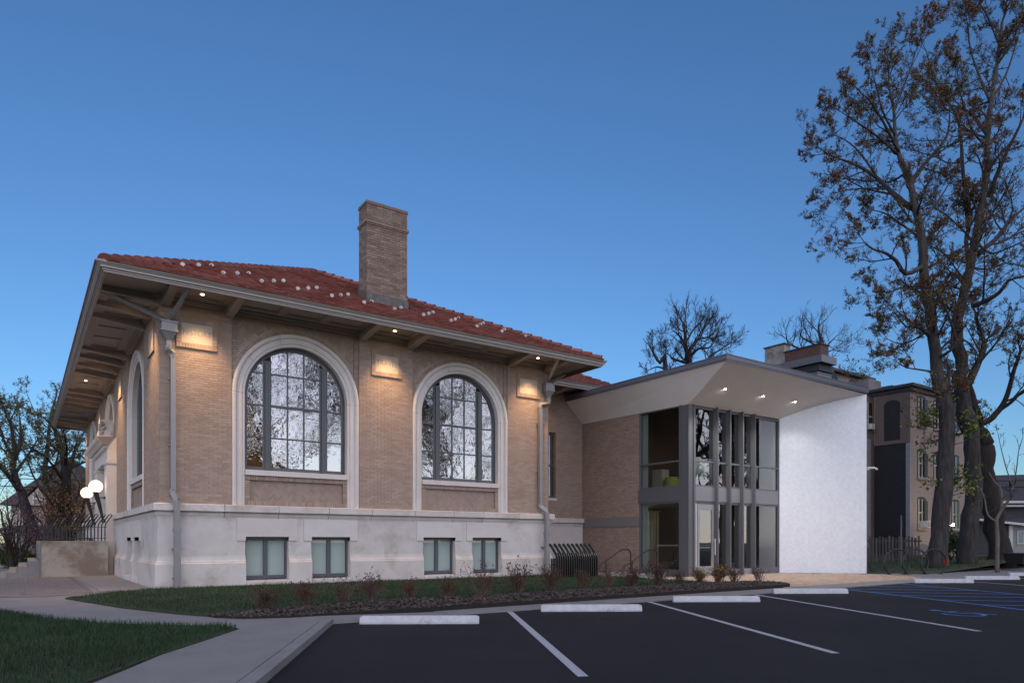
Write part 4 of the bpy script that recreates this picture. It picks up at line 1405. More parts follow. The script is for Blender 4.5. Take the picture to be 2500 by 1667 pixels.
# indoor lamps
t = thing('ceiling_lamp', (18.3, 1.7, 2.6), 'lit strip ceiling lamp above the ground floor curtain', 'lamp')
MB().box(17.9, 18.8, 1.62, 1.78, 2.60, 2.67).build('housing', M['guard'], t)
MB().box(17.92, 18.78, 1.64, 1.76, 2.585, 2.599).build('diffuser', mat('lit_diffuser', (1, 1, 0.9), 0.5, emit=(1.0, 0.93, 0.70), es=8.0), t)
point('strip_glow', (18.35, 1.7, 2.5), 16, (1.0, 0.92, 0.68), 0.15, t)
t = thing('pendant_lamp', (3.4, 5.4, 5.0), 'small lit pendant lamp hanging inside the first arched window', 'lamp')
MB().tube([(3.4, 5.4, 5.32), (3.4, 5.4, 7.15)], 0.012, 6).build('cord', M['black'], t)
MB().lathe([(0.02, 0.32), (0.22, 0.18), (0.24, 0.16)], (3.4, 5.4, 5.0), 18).build('shade', M['dark_int'], t)
MB().ball((3.4, 5.4, 5.12), 0.12, 16, 10, 0.6).build('bulb', mat('lit_bulb', (1, 0.9, 0.7), 0.5, emit=(1.0, 0.72, 0.40), es=14.0), t)
point('pendant_glow', (3.4, 5.4, 4.9), 75, (1.0, 0.66, 0.36), 0.15, t)
# ================================================================== GROUND
import numpy as np


def pip(poly, x, y):
    c = False
    n = len(poly)
    j = n - 1
    for i in range(n):
        xi, yi = poly[i]; xj, yj = poly[j]
        if (yi > y) != (yj > y) and x < (xj - xi) * (y - yi) / (yj - yi) + xi:
            c = not c
        j = i
    return c


def sheet(name, pts, z, matl, kind='structure', thick=0.0):
    m = MB()
    if thick:
        m.slab(pts, z - thick, z)
    else:
        m.add([(x, y, z) for x, y in pts], [tuple(range(len(pts)))])
    o = m.build(name, matl)
    o["kind"] = kind
    return o


M['ground'] = mat('far_ground', (0.05, 0.065, 0.03), 0.95, c2=(0.075, 0.06, 0.04), nscale=0.15)
sheet('ground', [(-900, -900), (900, -900), (900, 900), (-900, 900)], -0.22, M['ground'])
LOT = [(1.08, -9.27), (13, -9.22), (24, -8.95), (70, -8.9), (70, -90), (-40, -90), (-40, -85.6), (-8.1, -26.4)]
sheet('asphalt', LOT, -0.13, M['asphalt'])
walk = sheet('pavement', [(-8.1, -26.4), (1.08, -9.27), (1.2, 2.9), (0.3, 2.9), (0.3, 30), (-14, 30), (-14, -26.4)], -0.062, M['concrete'], thick=0.2)
wr_ = sheet('lot_walk', [(3.2, -9.262), (13, -9.212), (24, -8.94), (70, -8.89), (70, -5.0), (24.9, -5.0), (24.9, 2.9), (1.2, 2.9), (1.2, -6.8), (3.2, -6.8)], -0.122, M['concrete'], thick=0.1)
o = MB().hexa([(1.08, -9.27, -0.25), (3.2, -9.262, -0.25), (3.2, -6.8, -0.25), (1.08, -6.8, -0.25)], [(1.08, -9.27, -0.0615), (3.2, -9.262, -0.1215), (3.2, -6.8, -0.1215), (1.08, -6.8, -0.0615)]).build('walk_ramp', M['concrete'])
o["kind"] = 'structure'
# kerb and scored concrete panels laid on the slab
kb = MB()
ku = Vector((9.18, 17.13)).normalized()
kn = Vector((-ku.y, ku.x))
P0 = Vector((1.08, -9.27)); P1 = Vector((-8.1, -26.4))
a = P0 + kn * 0.002; b = P1 + kn * 0.002
kb.slab([(b.x, b.y), (a.x, a.y), (a.x + kn.x * 0.15, a.y + kn.y * 0.15), (b.x + kn.x * 0.15, b.y + kn.y * 0.15)], -0.1, -0.047)
kb.build('kerb', M['concrete'], walk)
x = 3.25
while x < 34:
    w_ = 1.52
    ye = -8.36 if x < 14 else (-8.2 if x < 24 else -6.6)
    yn = lambda q: -9.258 + max(0, (q - 13) / 11 * 0.27 if q < 24 else 0.27 + 0.05)
    MB().slab([(x, yn(x) + 0.004), (x + w_ - 0.014, yn(x + w_) + 0.004), (x + w_ - 0.014, ye), (x, ye)], -0.15, -0.112).build('walk_panel', M['concrete'], wr_)
    x += w_
# walk that curves from the lot towards the entrance
PA = [(-0.42, -9.6), (-0.30, -8.1), (-0.95, -6.6), (-1.6, -4.4), (-2.2, -2.3), (-3.6, -2.6), (-2.7, -5.6), (-2.2, -7.2), (-1.4, -8.4)]
# panels between lawn and kerb
for i in range(9):
    t0, t1 = i * 1.5 + 0.35, (i + 1) * 1.5 + 0.335
    q0, q1 = P0 - ku * t0, P0 - ku * t1
    o0, o1 = q0 + kn * 0.165, q1 + kn * 0.165
    e0, e1 = q0 + kn * 1.35, q1 + kn * 1.35
    MB().slab([(o1.x, o1.y), (o0.x, o0.y), (e0.x, e0.y), (e1.x, e1.y)], -0.07, -0.0475).build('walk_panel', M['concrete'], walk)
# brick-stamped plaza in front of the entrance
plz = sheet('plaza', [(-9, 0.4), (-2.45, -1.2), (-1.45, -0.6), (-1.35, 8.6), (-2.4, 8.9), (-9, 8.9)], -0.055, M['plaza'])
pm_ = MB()
rp = random.Random(9)
for i in range(26):
    for j in range(48):
        x0 = -6.6 + i * 0.205 + (0.1 if j % 2 else 0); y0 = -0.3 + j * 0.19
        if x0 > -1.62 or y0 > 8.5 or (y0 < 0.4 and x0 < -3.0 + 0): continue
        pm_.box(x0, x0 + 0.197, y0, y0 + 0.182, -0.06, -0.047 + rp.uniform(0, 0.002))
pm_.build('paving_brick', mat('plaza_brick', (0.165, 0.145, 0.145), 0.85, isl=0.12, var=0.12), plz, kind='stuff')
MB().slab([(-1.33, -0.35), (-0.17, -0.1), (-0.17, 8.9), (-1.33, 8.9)], -0.07, -0.042).build('side_slab', M['concrete'], walk)
# clay pavers under the canopy
PVP = [(13.9, -8.30), (22.6, -8.15), (24.1, -6.9), (24.52, -5.20), (22.31, -2.80), (13.9, -2.80)]
pv = sheet('paver_court', PVP, -0.1175, M['mortar'])
hb = MB()
for p in herringbone(13.95, 24.5, -8.28, -2.81, 0.098, 2, 0.008):
    if all(pip(PVP, *q) for q in p):
        hb.slab(p, -0.12, -0.107 + rp.uniform(0, 0.003))
hb.build('clay_paver', M['paver'], pv, kind='stuff')

LAWN_A = [(-3.6, -3.6), (-3.2, -4.67), (-2.5, -6.82), (-1.84, -8.08), (-1.14, -8.82), (-0.62, -9.27), (-0.46, -9.78), (-1.2, -10.88), (-1.76, -11.68), (-2.45, -12.87), (-3.4, -14.6), (-8.8, -24.6), (-14, -24.6), (-14, -5.0), (-6.5, -2.4)]
MUL_UP = [(-0.42, -7.70), (0.28, -7.38), (1.39, -7.18), (2.69, -6.72), (4.33, -6.74), (5.23, -6.95), (8.3, -6.61), (10.82, -6.62), (13.48, -6.49), (15.0, -6.75), (15.25, -7.75)]
MUL_LO = [(14.78, -8.2), (14.08, -8.33), (10.66, -8.37), (7.81, -8.42), (4.45, -8.52), (2.73, -8.58), (1.21, -8.6), (0.61, -8.6), (-0.04, -8.36), (-0.36, -7.95)]
LAWN_B = [(-2.13, -2.24), (-1.39, -5.29), (-0.77, -7.03), (-0.42, -7.72)] + MUL_UP[1:9] + [(13.7, -6.4), (13.7, -0.1), (-0.13, -0.14), (-1.2, -1.0)]
LAWN_C = [(24.75, -4.9), (26.6, -5.5), (28.6, -6.3), (33, -6.6), (70, -6.7), (70, 40), (23.0, 40), (23.0, -2.9)]


def edge_dist(poly, x, y):
    best = 1e9
    n = len(poly)
    for i in range(n):
        ax, ay = poly[i]; bx, by = poly[(i + 1) % n]
        dx, dy = bx - ax, by - ay
        t = max(0, min(1, ((x - ax) * dx + (y - ay) * dy) / (dx * dx + dy * dy + 1e-12)))
        best = min(best, math.hypot(x - ax - t * dx, y - ay - t * dy))
    return best


def lawn(name, poly, z):
    m = MB()
    n = len(poly)
    m.slab(poly, -0.15, z)
    o = m.build(name, M['soil'])
    o["kind"] = 'structure'
    return o


lawn('front_lawn', LAWN_A, -0.035)
lawn('building_lawn', LAWN_B, -0.03)
hz_c = lambda x, y: -0.105 + 0.37 * min(1, max(0, (x - 26.0) / 9.0)) ** 1.5
m = MB()
gx = [22.6 + i * 1.2 for i in range(41)]
gy = [-6.65 + i * 1.2 for i in range(40)]
for i in range(40):
    for j in range(39):
        xm, ym = gx[i] + 0.6, gy[j] + 0.6
        if pip(LAWN_C, xm, ym) or pip(LAWN_C, gx[i + 1], gy[j + 1]):
            y0 = gy[j]
            m.quad((gx[i], y0, hz_c(gx[i], y0)), (gx[i + 1], y0, hz_c(gx[i + 1], y0)), (gx[i + 1], gy[j + 1], hz_c(gx[i + 1], gy[j + 1])), (gx[i], gy[j + 1], hz_c(gx[i], gy[j + 1])))
o = m.build('side_lawn', mat('side_turf', (0.045, 0.075, 0.025), 0.95, c2=(0.06, 0.05, 0.03), nscale=0.8)); o["kind"] = 'structure'


def grass(name, poly, n, zf, h0, h1, wd, seed, label, two=True, xr=None, yr=None, matl=None):
    rs = np.random.RandomState(seed)
    xs = [p[0] for p in poly]; ys = [p[1] for p in poly]
    x0, x1 = xr or (min(xs), max(xs)); y0, y1 = yr or (min(ys), max(ys))
    pts = []
    while len(pts) < n:
        X = rs.uniform(x0, x1, 4000); Y = rs.uniform(y0, y1, 4000)
        for x, y in zip(X, Y):
            if pip(poly, x, y): pts.append((x, y))
    pts = pts[:n]
    P = np.array(pts)
    z = np.array([zf(x, y) for x, y in pts])
    clump = 0.75 + 0.5 * (np.sin(P[:, 0] * 3.1 + 1.3 * np.sin(P[:, 1] * 2.3)) * np.sin(P[:, 1] * 2.7 + P[:, 0])) * 0.5
    h = rs.uniform(h0, h1, n) * clump
    h *= np.where(rs.rand(n) < 0.03, 1.5, 1.0)
    a = rs.uniform(0, 2 * PI, n); la = rs.uniform(0, 2 * PI, n); ln = rs.uniform(0.1, 0.75, n) * h
    cx, sx = np.cos(a) * wd / 2, np.sin(a) * wd / 2
    lx, ly = np.cos(la) * ln, np.sin(la) * ln
    B = lambda fx, fy, fz: np.stack([P[:, 0] + fx, P[:, 1] + fy, z + fz], 1)
    if two:
        V = np.stack([B(-cx, -sx, 0 * h), B(cx, sx, 0 * h), B(lx * 0.35 + cx * 0.8, ly * 0.35 + sx * 0.8, h * 0.55), B(lx * 0.35 - cx * 0.8, ly * 0.35 - sx * 0.8, h * 0.55), B(lx, ly, h * 0.95)], 1).reshape(-1, 3)
        F = [f for i in range(n) for f in ((5 * i, 5 * i + 1, 5 * i + 2, 5 * i + 3), (5 * i + 3, 5 * i + 2, 5 * i + 4))]
    else:
        V = np.stack([B(-cx, -sx, 0 * h), B(cx, sx, 0 * h), B(lx, ly, h)], 1).reshape(-1, 3)
        F = [(3 * i, 3 * i + 1, 3 * i + 2) for i in range(n)]
    me = bpy.data.meshes.new(name)
    me.from_pydata(V.tolist(), [], F)
    me.materials.append(matl or M['grass'])
    o = bpy.data.objects.new(name, me)
    col.objects.link(o)
    tag(o, label, 'grass', kind='stuff')
    return o


grass('grass', LAWN_A, 62000, lambda x, y: -0.036, 0.05, 0.115, 0.006, 1, 'long green grass of the lawn nearest the viewer', xr=(-6.5, -0.4), yr=(-17.0, -2.5))
grass('grass', LAWN_B, 60000, lambda x, y: -0.031, 0.05, 0.10, 0.008, 2, 'green grass strip between the mulch bed and the library', two=False)
grass('grass', LAWN_C, 45000, hz_c, 0.05, 0.10, 0.014, 3, 'green grass under the big trees beside the white wall', two=False, xr=(23.0, 45), yr=(-6.7, 12))

# mulch bed
mul = MUL_UP + MUL_LO
m = MB()
m.slab(mul, -0.12, -0.028)
mo = m.build('mulch_bed', M['mulchbase']); mo["kind"] = 'structure'
rs = random.Random(21)
ch = MB()
cnt = 0
while cnt < 15000:
    x, y = rs.uniform(-0.5, 15.3), rs.uniform(-8.62, -6.4)
    if not pip(mul, x, y): continue
    e = edge_dist(mul, x, y)
    z = -0.028 + 0.05 * min(1, e / 0.4) * rs.random()
    l = rs.uniform(0.012, 0.05); wd = rs.uniform(0.006, 0.018); t = rs.uniform(0, PI); tl = rs.uniform(-0.5, 0.5)
    ux, uy, uz = math.cos(t) * l, math.sin(t) * l, tl * l
    vx, vy, vz = -math.sin(t) * wd, math.cos(t) * wd, rs.uniform(-0.4, 0.4) * wd
    ch.add([(x - ux - vx, y - uy - vy, z - uz - vz), (x + ux - vx, y + uy - vy, z + uz - vz), (x + ux + vx, y + uy + vy, z + uz + vz), (x - ux + vx, y - uy + vy, z - uz + vz), (x, y, z + 0.012)], [(0, 1, 4), (1, 2, 4), (2, 3, 4), (3, 0, 4)])
    cnt += 1
tag(ch.build('mulch_chips', M['chip']), 'brown shredded bark mulch along the parking lot walk', 'mulch', kind='stuff')

# ------------------------------------------------------------------ parking lot
ZA = -0.13
SD = Vector((math.cos(R(-118.5)), math.sin(R(-118.5))))
SN = Vector((-SD.y, SD.x))


def stripe(name, a, b, w_, matl, z=ZA + 0.004):
    a, b = Vector(a), Vector(b)
    d = (b - a).normalized(); n = Vector((-d.y, d.x)) * w_ / 2
    o = MB().add([(a.x - n.x, a.y - n.y, z), (b.x - n.x, b.y - n.y, z), (b.x + n.x, b.y + n.y, z), (a.x + n.x, a.y + n.y, z)], [(0, 1, 2, 3)]).build(name, matl)
    o["kind"] = 'structure'
    return o


for s, l in (((4.42, -9.30), 6.2), ((8.04, -9.30), 6.9), ((11.66, -9.30), 7.0), ((22.5, -9.15), 6.9), ((26.2, -9.15), 6.9)):
    stripe('stall_line', s, (s[0] + SD.x * l, s[1] + SD.y * l), 0.105, M['wpaint'])
stripe('aisle_line', (15.45, -9.2), (15.45 + SD.x * 6.9, -9.2 + SD.y * 6.9), 0.105, M['bpaint'])
stripe('aisle_line', (19.1, -9.12), (19.1 + SD.x * 6.9, -9.12 + SD.y * 6.9), 0.105, M['bpaint'])
for i in range(6):
    t = 0.15 + i * 1.22
    a = (15.45 + SD.x * t + (1.35 if i == 0 else 0) * 1.0, -9.35 + SD.y * t - 0.0)
    a = Vector((15.45, -9.2)) + SD * t
    # hatch runs across to the far line at about -48 degrees
    hd = Vector((math.cos(R(-48.5)), math.sin(R(-48.5))))
    # intersection with the far line
    B = Vector((19.1, -9.12))
    den = hd.x * SD.y - hd.y * SD.x
    u = ((B.x - a.x) * SD.y - (B.y - a.y) * SD.x) / den
    e = a + hd * u
    stripe('hatch_line', a, e, 0.10, M['bpaint'], ZA + 0.0045)
hs = Vector((17.0, -9.18))
for t in (1.0,):
    u = ((19.1 - hs.x) * SD.y - (-9.12 - hs.y) * SD.x) / (hd.x * SD.y - hd.y * SD.x)
    e = hs + hd * u
    stripe('hatch_line', hs, e, 0.10, M['bpaint'], ZA + 0.0045)
# wheelchair symbol, drawn in stall coordinates (u across, v along the stall away from the kerb)
IO = Vector((10.78, -14.15))
UX = Vector((math.cos(R(-28.5)), math.sin(R(-28.5)))); VX = -SD


def isa(pts, zz=ZA + 0.005):
    P = [IO + UX * p[0] * 1.15 + VX * p[1] * 1.15 for p in pts]
    return [(p.x, p.y, zz) for p in P]


m = MB()
n = 22
for i in range(n):        # wheel
    t0, t1 = R(-215) + R(250) * i / n, R(-215) + R(250) * (i + 1) / n
    m.add(isa([(0.30 * math.cos(t0), -0.12 + 0.30 * math.sin(t0)), (0.30 * math.cos(t1), -0.12 + 0.30 * math.sin(t1)), (0.235 * math.cos(t1), -0.12 + 0.235 * math.sin(t1)), (0.235 * math.cos(t0), -0.12 + 0.235 * math.sin(t0))]), [(0, 1, 2, 3)])
m.add(isa([(0.085 * math.cos(R(i * 30)), 0.50 + 0.085 * math.sin(R(i * 30))) for i in range(12)]), [tuple(range(12))])
for a, b in (((0.0, 0.40), (0.03, 0.02)), ((0.02, 0.27), (0.22, 0.27)), ((0.03, 0.03), (0.27, 0.02)), ((0.26, 0.04), (0.38, -0.26)), ((0.37, -0.25), (0.46, -0.22))):
    a, b = Vector(a), Vector(b); d = (b - a).normalized(); nn = Vector((-d.y, d.x)) * 0.036
    m.add(isa([tuple(a - nn), tuple(b - nn), tuple(b + nn), tuple(a + nn)], ZA + 0.0052), [(0, 1, 2, 3)])
o = m.build('accessible_symbol', M['bpaint']); o["kind"] = 'structure'

# wheel stops
q = MB()
L2 = 0.93
prof = [(-0.085, 0.0), (-0.085, 0.03), (-0.055, 0.105), (-0.03, 0.125), (0.03, 0.125), (0.055, 0.105), (0.085, 0.03), (0.085, 0.0)]
sec = []
for x_, k_ in ((-L2, 0.86), (-L2 + 0.045, 1.0), (L2 - 0.045, 1.0), (L2, 0.86)):
    sec.append([(x_, y * k_, z * k_) for y, z in prof])
vs = [p for s_ in sec for p in s_]
n = len(prof)
fs = [(i * n + k, i * n + (k + 1) % n, (i + 1) * n + (k + 1) % n, (i + 1) * n + k) for i in range(3) for k in range(n)] + [tuple(range(n)), tuple(range(3 * n, 4 * n))]
q.add(vs, fs)
sm = bpy.data.meshes.new('wheel_stop'); sm.from_pydata(q.v, [], q.f); sm.materials.append(M['stopc'])
pinq = MB().lathe([(0.012, 0.0), (0.012, 0.006), (0.001, 0.007)], (0, 0, 0.1255), 8)
pme = bpy.data.meshes.new('anchor_pin'); pme.from_pydata(pinq.v, [], pinq.f); pme.materials.append(M['black'])
STOPS = [((2.22, -9.98), 'white concrete wheel stop nearest the viewer, at the asphalt corner'),
         ((5.72, -10.06), 'white concrete wheel stop between the first two white stall lines'),
         ((9.26, -10.06), 'white concrete wheel stop between the second and third white stall lines'),
         ((13.12, -9.84), 'white concrete wheel stop beside the blue hatched aisle, before the wheelchair symbol'),
         ((20.66, -9.66), 'white concrete wheel stop just past the blue hatched aisle'),
         ((24.0, -9.74), 'white concrete wheel stop second past the blue hatched aisle'),
         ((28.3, -9.5), 'white concrete wheel stop at the right edge of the picture')]
for p, lb_ in STOPS:
    o = piece('wheel_stop', sm, (p[0], p[1], ZA + 0.001), None, (0, 0, R(-33.5)))
    tag(o, lb_, 'wheel stop', 'wheel stops along the parking lot edge')
    for s in (-0.6, 0.6):
        c = bpy.data.objects.new('anchor_pin', pme); col.objects.link(c); c.parent = o; c.location = (s, 0, 0)

# bike rings
RG = [((25.05, -6.10), 'black steel bike ring closest to the white tiled wall'), ((25.62, -6.52), 'middle black steel bike ring on the concrete pad'), ((26.22, -6.92), 'black steel bike ring nearest the big tree trunk')]
cr_ = Vector((math.cos(R(-35.1)), math.sin(R(-35.1))))
q = MB()
r_ = 0.50
pts = []
for i in range(29):
    t = R(-57) + R(294) * i / 28
    pts.append((r_ * math.cos(t), 0, 0.42 + r_ * math.sin(t)))
q.tube(pts, 0.03, 8)
rme = bpy.data.meshes.new('ring'); rme.from_pydata(q.v, [], q.f); rme.materials.append(M['black'])
q = MB().box(-0.12, 0.07, -0.05, 0.05, 0.0, 0.012)
fme = bpy.data.meshes.new('foot_plate'); fme.from_pydata(q.v, [], q.f); fme.materials.append(M['black'])
for p, lb_ in RG:
    t = thing('bike_ring', (p[0], p[1], -0.112), lb_, 'bike rack', 'bike rings beside the white wall')
    t.rotation_euler = (0, 0, R(-35.1 + 6))
    t.scale = (1.06, 1.06, 1.06)
    for me, nm, lc in ((rme, 'ring', (0, 0, 0)), (fme, 'foot_plate', (0.30, 0, 0)), (fme, 'foot_plate', (-0.28, 0, 0))):
        c = bpy.data.objects.new(nm, me); col.objects.link(c); c.parent = t; c.location = lc


# ------------------------------------------------------------------ iron railings
def ribbon(m, pts, t, w_):
    """flat strap along pts in a plane that holds the vertical: half thickness t along x, half width w_"""
    n = len(pts)
    vs = []
    for i in range(n):
        d = pts[min(i + 1, n - 1)] - pts[max(0, i - 1)]
        d.x = 0
        d.normalize()
        nn = Vector((0, d.z, -d.y)) * w_
        for sx, sn in ((-t, -1), (t, -1), (t, 1), (-t, 1)):
            q = pts[i] + nn * sn
            vs.append((q.x + sx, q.y, q.z))
    fs = [(i * 4 + k, i * 4 + (k + 1) % 4, i * 4 + 4 + (k + 1) % 4, i * 4 + 4 + k) for i in range(n - 1) for k in range(4)] + [(3, 2, 1, 0), tuple(range(4 * n - 4, 4 * n))]
    return m.add(vs, fs)


def strap_rail(name, a, b, z, lean, n, label, h=0.72):
    t = thing(name, (a[0], a[1], z), label, 'railing')
    up = Vector((0, 0, 1))
    lv = Vector((0, lean, 0))
    for i in range(n):
        p = Vector((a[0] + (b[0] - a[0]) * (i + 0.5) / n, a[1], z))
        tall = i % 2 == 0
        pts = [p, p + up * (h - 0.16), p + up * (h - 0.06) + lv * 0.05, p + up * (h + 0.02) + lv * 0.2]
        if tall:
            pts += [p + up * (h + 0.30) + lv * 0.95, p + up * (h + 0.335) + lv * 1.08, p + up * (h + 0.31) + lv * 1.2]
        else:
            pts += [p + up * (h + 0.03) + lv * 0.34]
        ribbon(MB(), pts, 0.014, 0.045).build('strap_bar', M['black'], t)
        q = p + Vector((0, 0.30, 0))
        ribbon(MB(), [q, q + up * (h - 0.12)], 0.012, 0.04).build('rear_bar', M['black'], t)
    for zz, yy in ((0.1, 0.06), (h - 0.14, 0.06)):
        MB().box(a[0], b[0], a[1] + yy, a[1] + yy + 0.02, z + zz, z + zz + 0.05).build('flat_rail', M['black'], t)
    return t


def hairpin_rail(name, a, b, z, lean, n, label, cat='railing', group=None, h=0.78):
    """row of hairpin loops: two uprights that bend over and close in a loop"""
    t = thing(name, (a[0], a[1], z), label, cat, group)
    A, B = Vector((a[0], a[1], z)), Vector((b[0], b[1], z))
    d = (B - A)
    step = d / n
    lv = Vector((lean[0], lean[1], 0))
    for i in range(n):
        p0 = A + step * (i + 0.25); p1 = A + step * (i + 0.75)
        up = Vector((0, 0, 1))
        k1 = [p0, p0 + up * (h - 0.1), p0 + up * h + lv * 0.12, p0 + up * (h + 0.30) + lv * 0.92]
        k2 = [p1 + up * (h + 0.30) + lv * 0.92, p1 + up * h + lv * 0.12, p1 + up * (h - 0.1), p1]
        mid = [(p0 + p1) / 2 + up * (h + 0.335) + lv * 1.0]
        MB().tube([tuple(v) for v in k1 + mid + k2], 0.019, 6).build('hairpin_bar', M['black'], t)
    MB().tube([tuple(A + Vector((0, 0, 0.1))), tuple(B + Vector((0, 0, 0.1)))], 0.012, 6).build('bottom_rail', M['black'], t)
    MB().tube([tuple(A + Vector((0, 0, h - 0.12))), tuple(B + Vector((0, 0, h - 0.12)))], 0.012, 6).build('top_rail', M['black'], t)
    return t


strap_rail('areaway_railing', (11.32, -2.05), (13.12, -2.05), 0.0, 0.36, 19, 'black iron guard of bent flat bars beside the right downspout')
# handrails of the basement stair
for yy, x1, lb_ in ((-0.95, 15.75, 'black handrail of the basement stair on the wall side'), (-2.05, 15.98, 'black handrail of the basement stair on the lawn side')):
    t = thing('handrail', (x1, yy, -0.05), lb_, 'handrail', 'handrails of the basement stair')
    MB().tube([(x1, yy, -0.05), (x1, yy, 0.70), (x1 - 0.04, yy, 0.80), (x1 - 0.14, yy, 0.865), (x1 - 0.42, yy, 0.865), (x1 - 0.52, yy, 0.83), (x1 - 2.2, yy, -0.02)], 0.024, 8).build('rail', M['black'], t)
    MB().tube([(x1 - 1.25, yy, -0.05), (x1 - 1.25, yy, 0.46)], 0.02, 8).build('post', M['black'], t)
MB().box(13.2, 16.2, -0.85, -0.70, -0.1, 0.03).build('stair_kerb', M['concrete'], walk)
MB().box(13.2, 16.2, -2.30, -2.15, -0.1, 0.03).build('stair_kerb', M['concrete'], walk)

# ------------------------------------------------------------------ entrance stair at the left
est = thing('entrance_stair', (-1.3, 12.0, -0.06), 'stained concrete entrance stair with solid cheek walls left of the library', 'stairs')
for y0, y1 in ((9.0, 9.34), (15.16, 15.5)):
    MB().box(-2.32, -0.335, y0, y1, -0.15, 1.13).build('cheek_wall', M['concrete_wall'], est)
    MB().box(-2.345, -0.335, y0 - 0.02, y1 + 0.02, 1.13, 1.18).build('coping', M['concrete_wall'], est)
    MB().box(-2.355, -2.325, y0 - 0.012, y1 + 0.012, -0.15, 1.128).build('wall_end', M['concrete'], est)
MB().box(-2.3, -0.34, 9.345, 15.155, -0.15, 1.06).build('landing', M['concrete'], est)
for i in range(3):
    MB().box(-2.36 - (i + 1) * 0.30, -2.36 - i * 0.30, 9.02, 15.5, -0.15, 0.49 - i * 0.185).build('step', M['concrete'], est)
hairpin_rail('stair_railing', (-2.28, 9.17), (-0.36, 9.17), 1.18, (0.22, -0.26), 9, 'black iron railing of bent bars on the near cheek wall of the entrance stair', h=0.62)
hairpin_rail('stair_railing', (-2.28, 15.33), (-0.36, 15.33), 1.18, (0.22, 0.2), 9, 'black iron railing of bent bars on the far cheek wall of the entrance stair', h=0.62)
t = thing('stair_handrail', (-3.3, 15.3, -0.06), 'sloping black handrail at the left edge beside the entrance steps', 'handrail')
MB().tube([(-4.9, 15.2, 0.75), (-4.9, 15.2, 0.80), (-2.3, 15.2, 2.0), (-2.3, 15.2, 1.2)], 0.022, 6).build('rail', M['black'], t)
for xx in (-4.6, -3.6, -2.9):
    MB().tube([(xx, 15.2, -0.06), (xx, 15.2, 0.8 + (xx + 4.9) * 0.46)], 0.016, 6).build('baluster', M['black'], t)


# globe lamps on the portal piers
def globe_lamp(y, label):
    x = -0.62
    t = thing('globe_lamp', (-0.335, y, 1.9), label, 'lamp', 'globe lamps at the entrance')
    MB().lathe([(0.02, 0.0), (0.10, 0.03), (0.06, 0.10), (0.02, 0.14)], (-0.37, y, 1.86), 12).build('wall_bracket', M['black'], t)
    MB().tube([(-0.37, y, 1.9), (-0.42, y, 2.1), (-0.50, y, 2.5), (x, y, 2.95)], [0.03, 0.045, 0.065, 0.09], 12).build('tapered_shaft', M['black'], t)
    MB().tube([(-0.33, y, 2.78), (-0.57, y, 2.78)], 0.018, 8).build('arm', M['black'], t)
    MB().lathe([(0.02, 0), (0.055, 0.03), (0.055, 0.07), (0.02, 0.1)], (-0.345, y, 2.73), 10).build('arm_rosette', M['black'], t)
    MB().lathe([(0.09, 0.0), (0.12, 0.02), (0.12, 0.05), (0.10, 0.06)], (x, y, 2.93), 16).build('collar', M['black'], t)
    MB().ball((x, y, 3.19), 0.228, 24, 16).build('globe', M['globe'], t, smooth=True)


globe_lamp(10.16, 'lit white globe lamp on a tapered black bracket, nearer of the entrance pair')
globe_lamp(14.34, 'lit white globe lamp on a tapered black bracket, farther of the entrance pair')
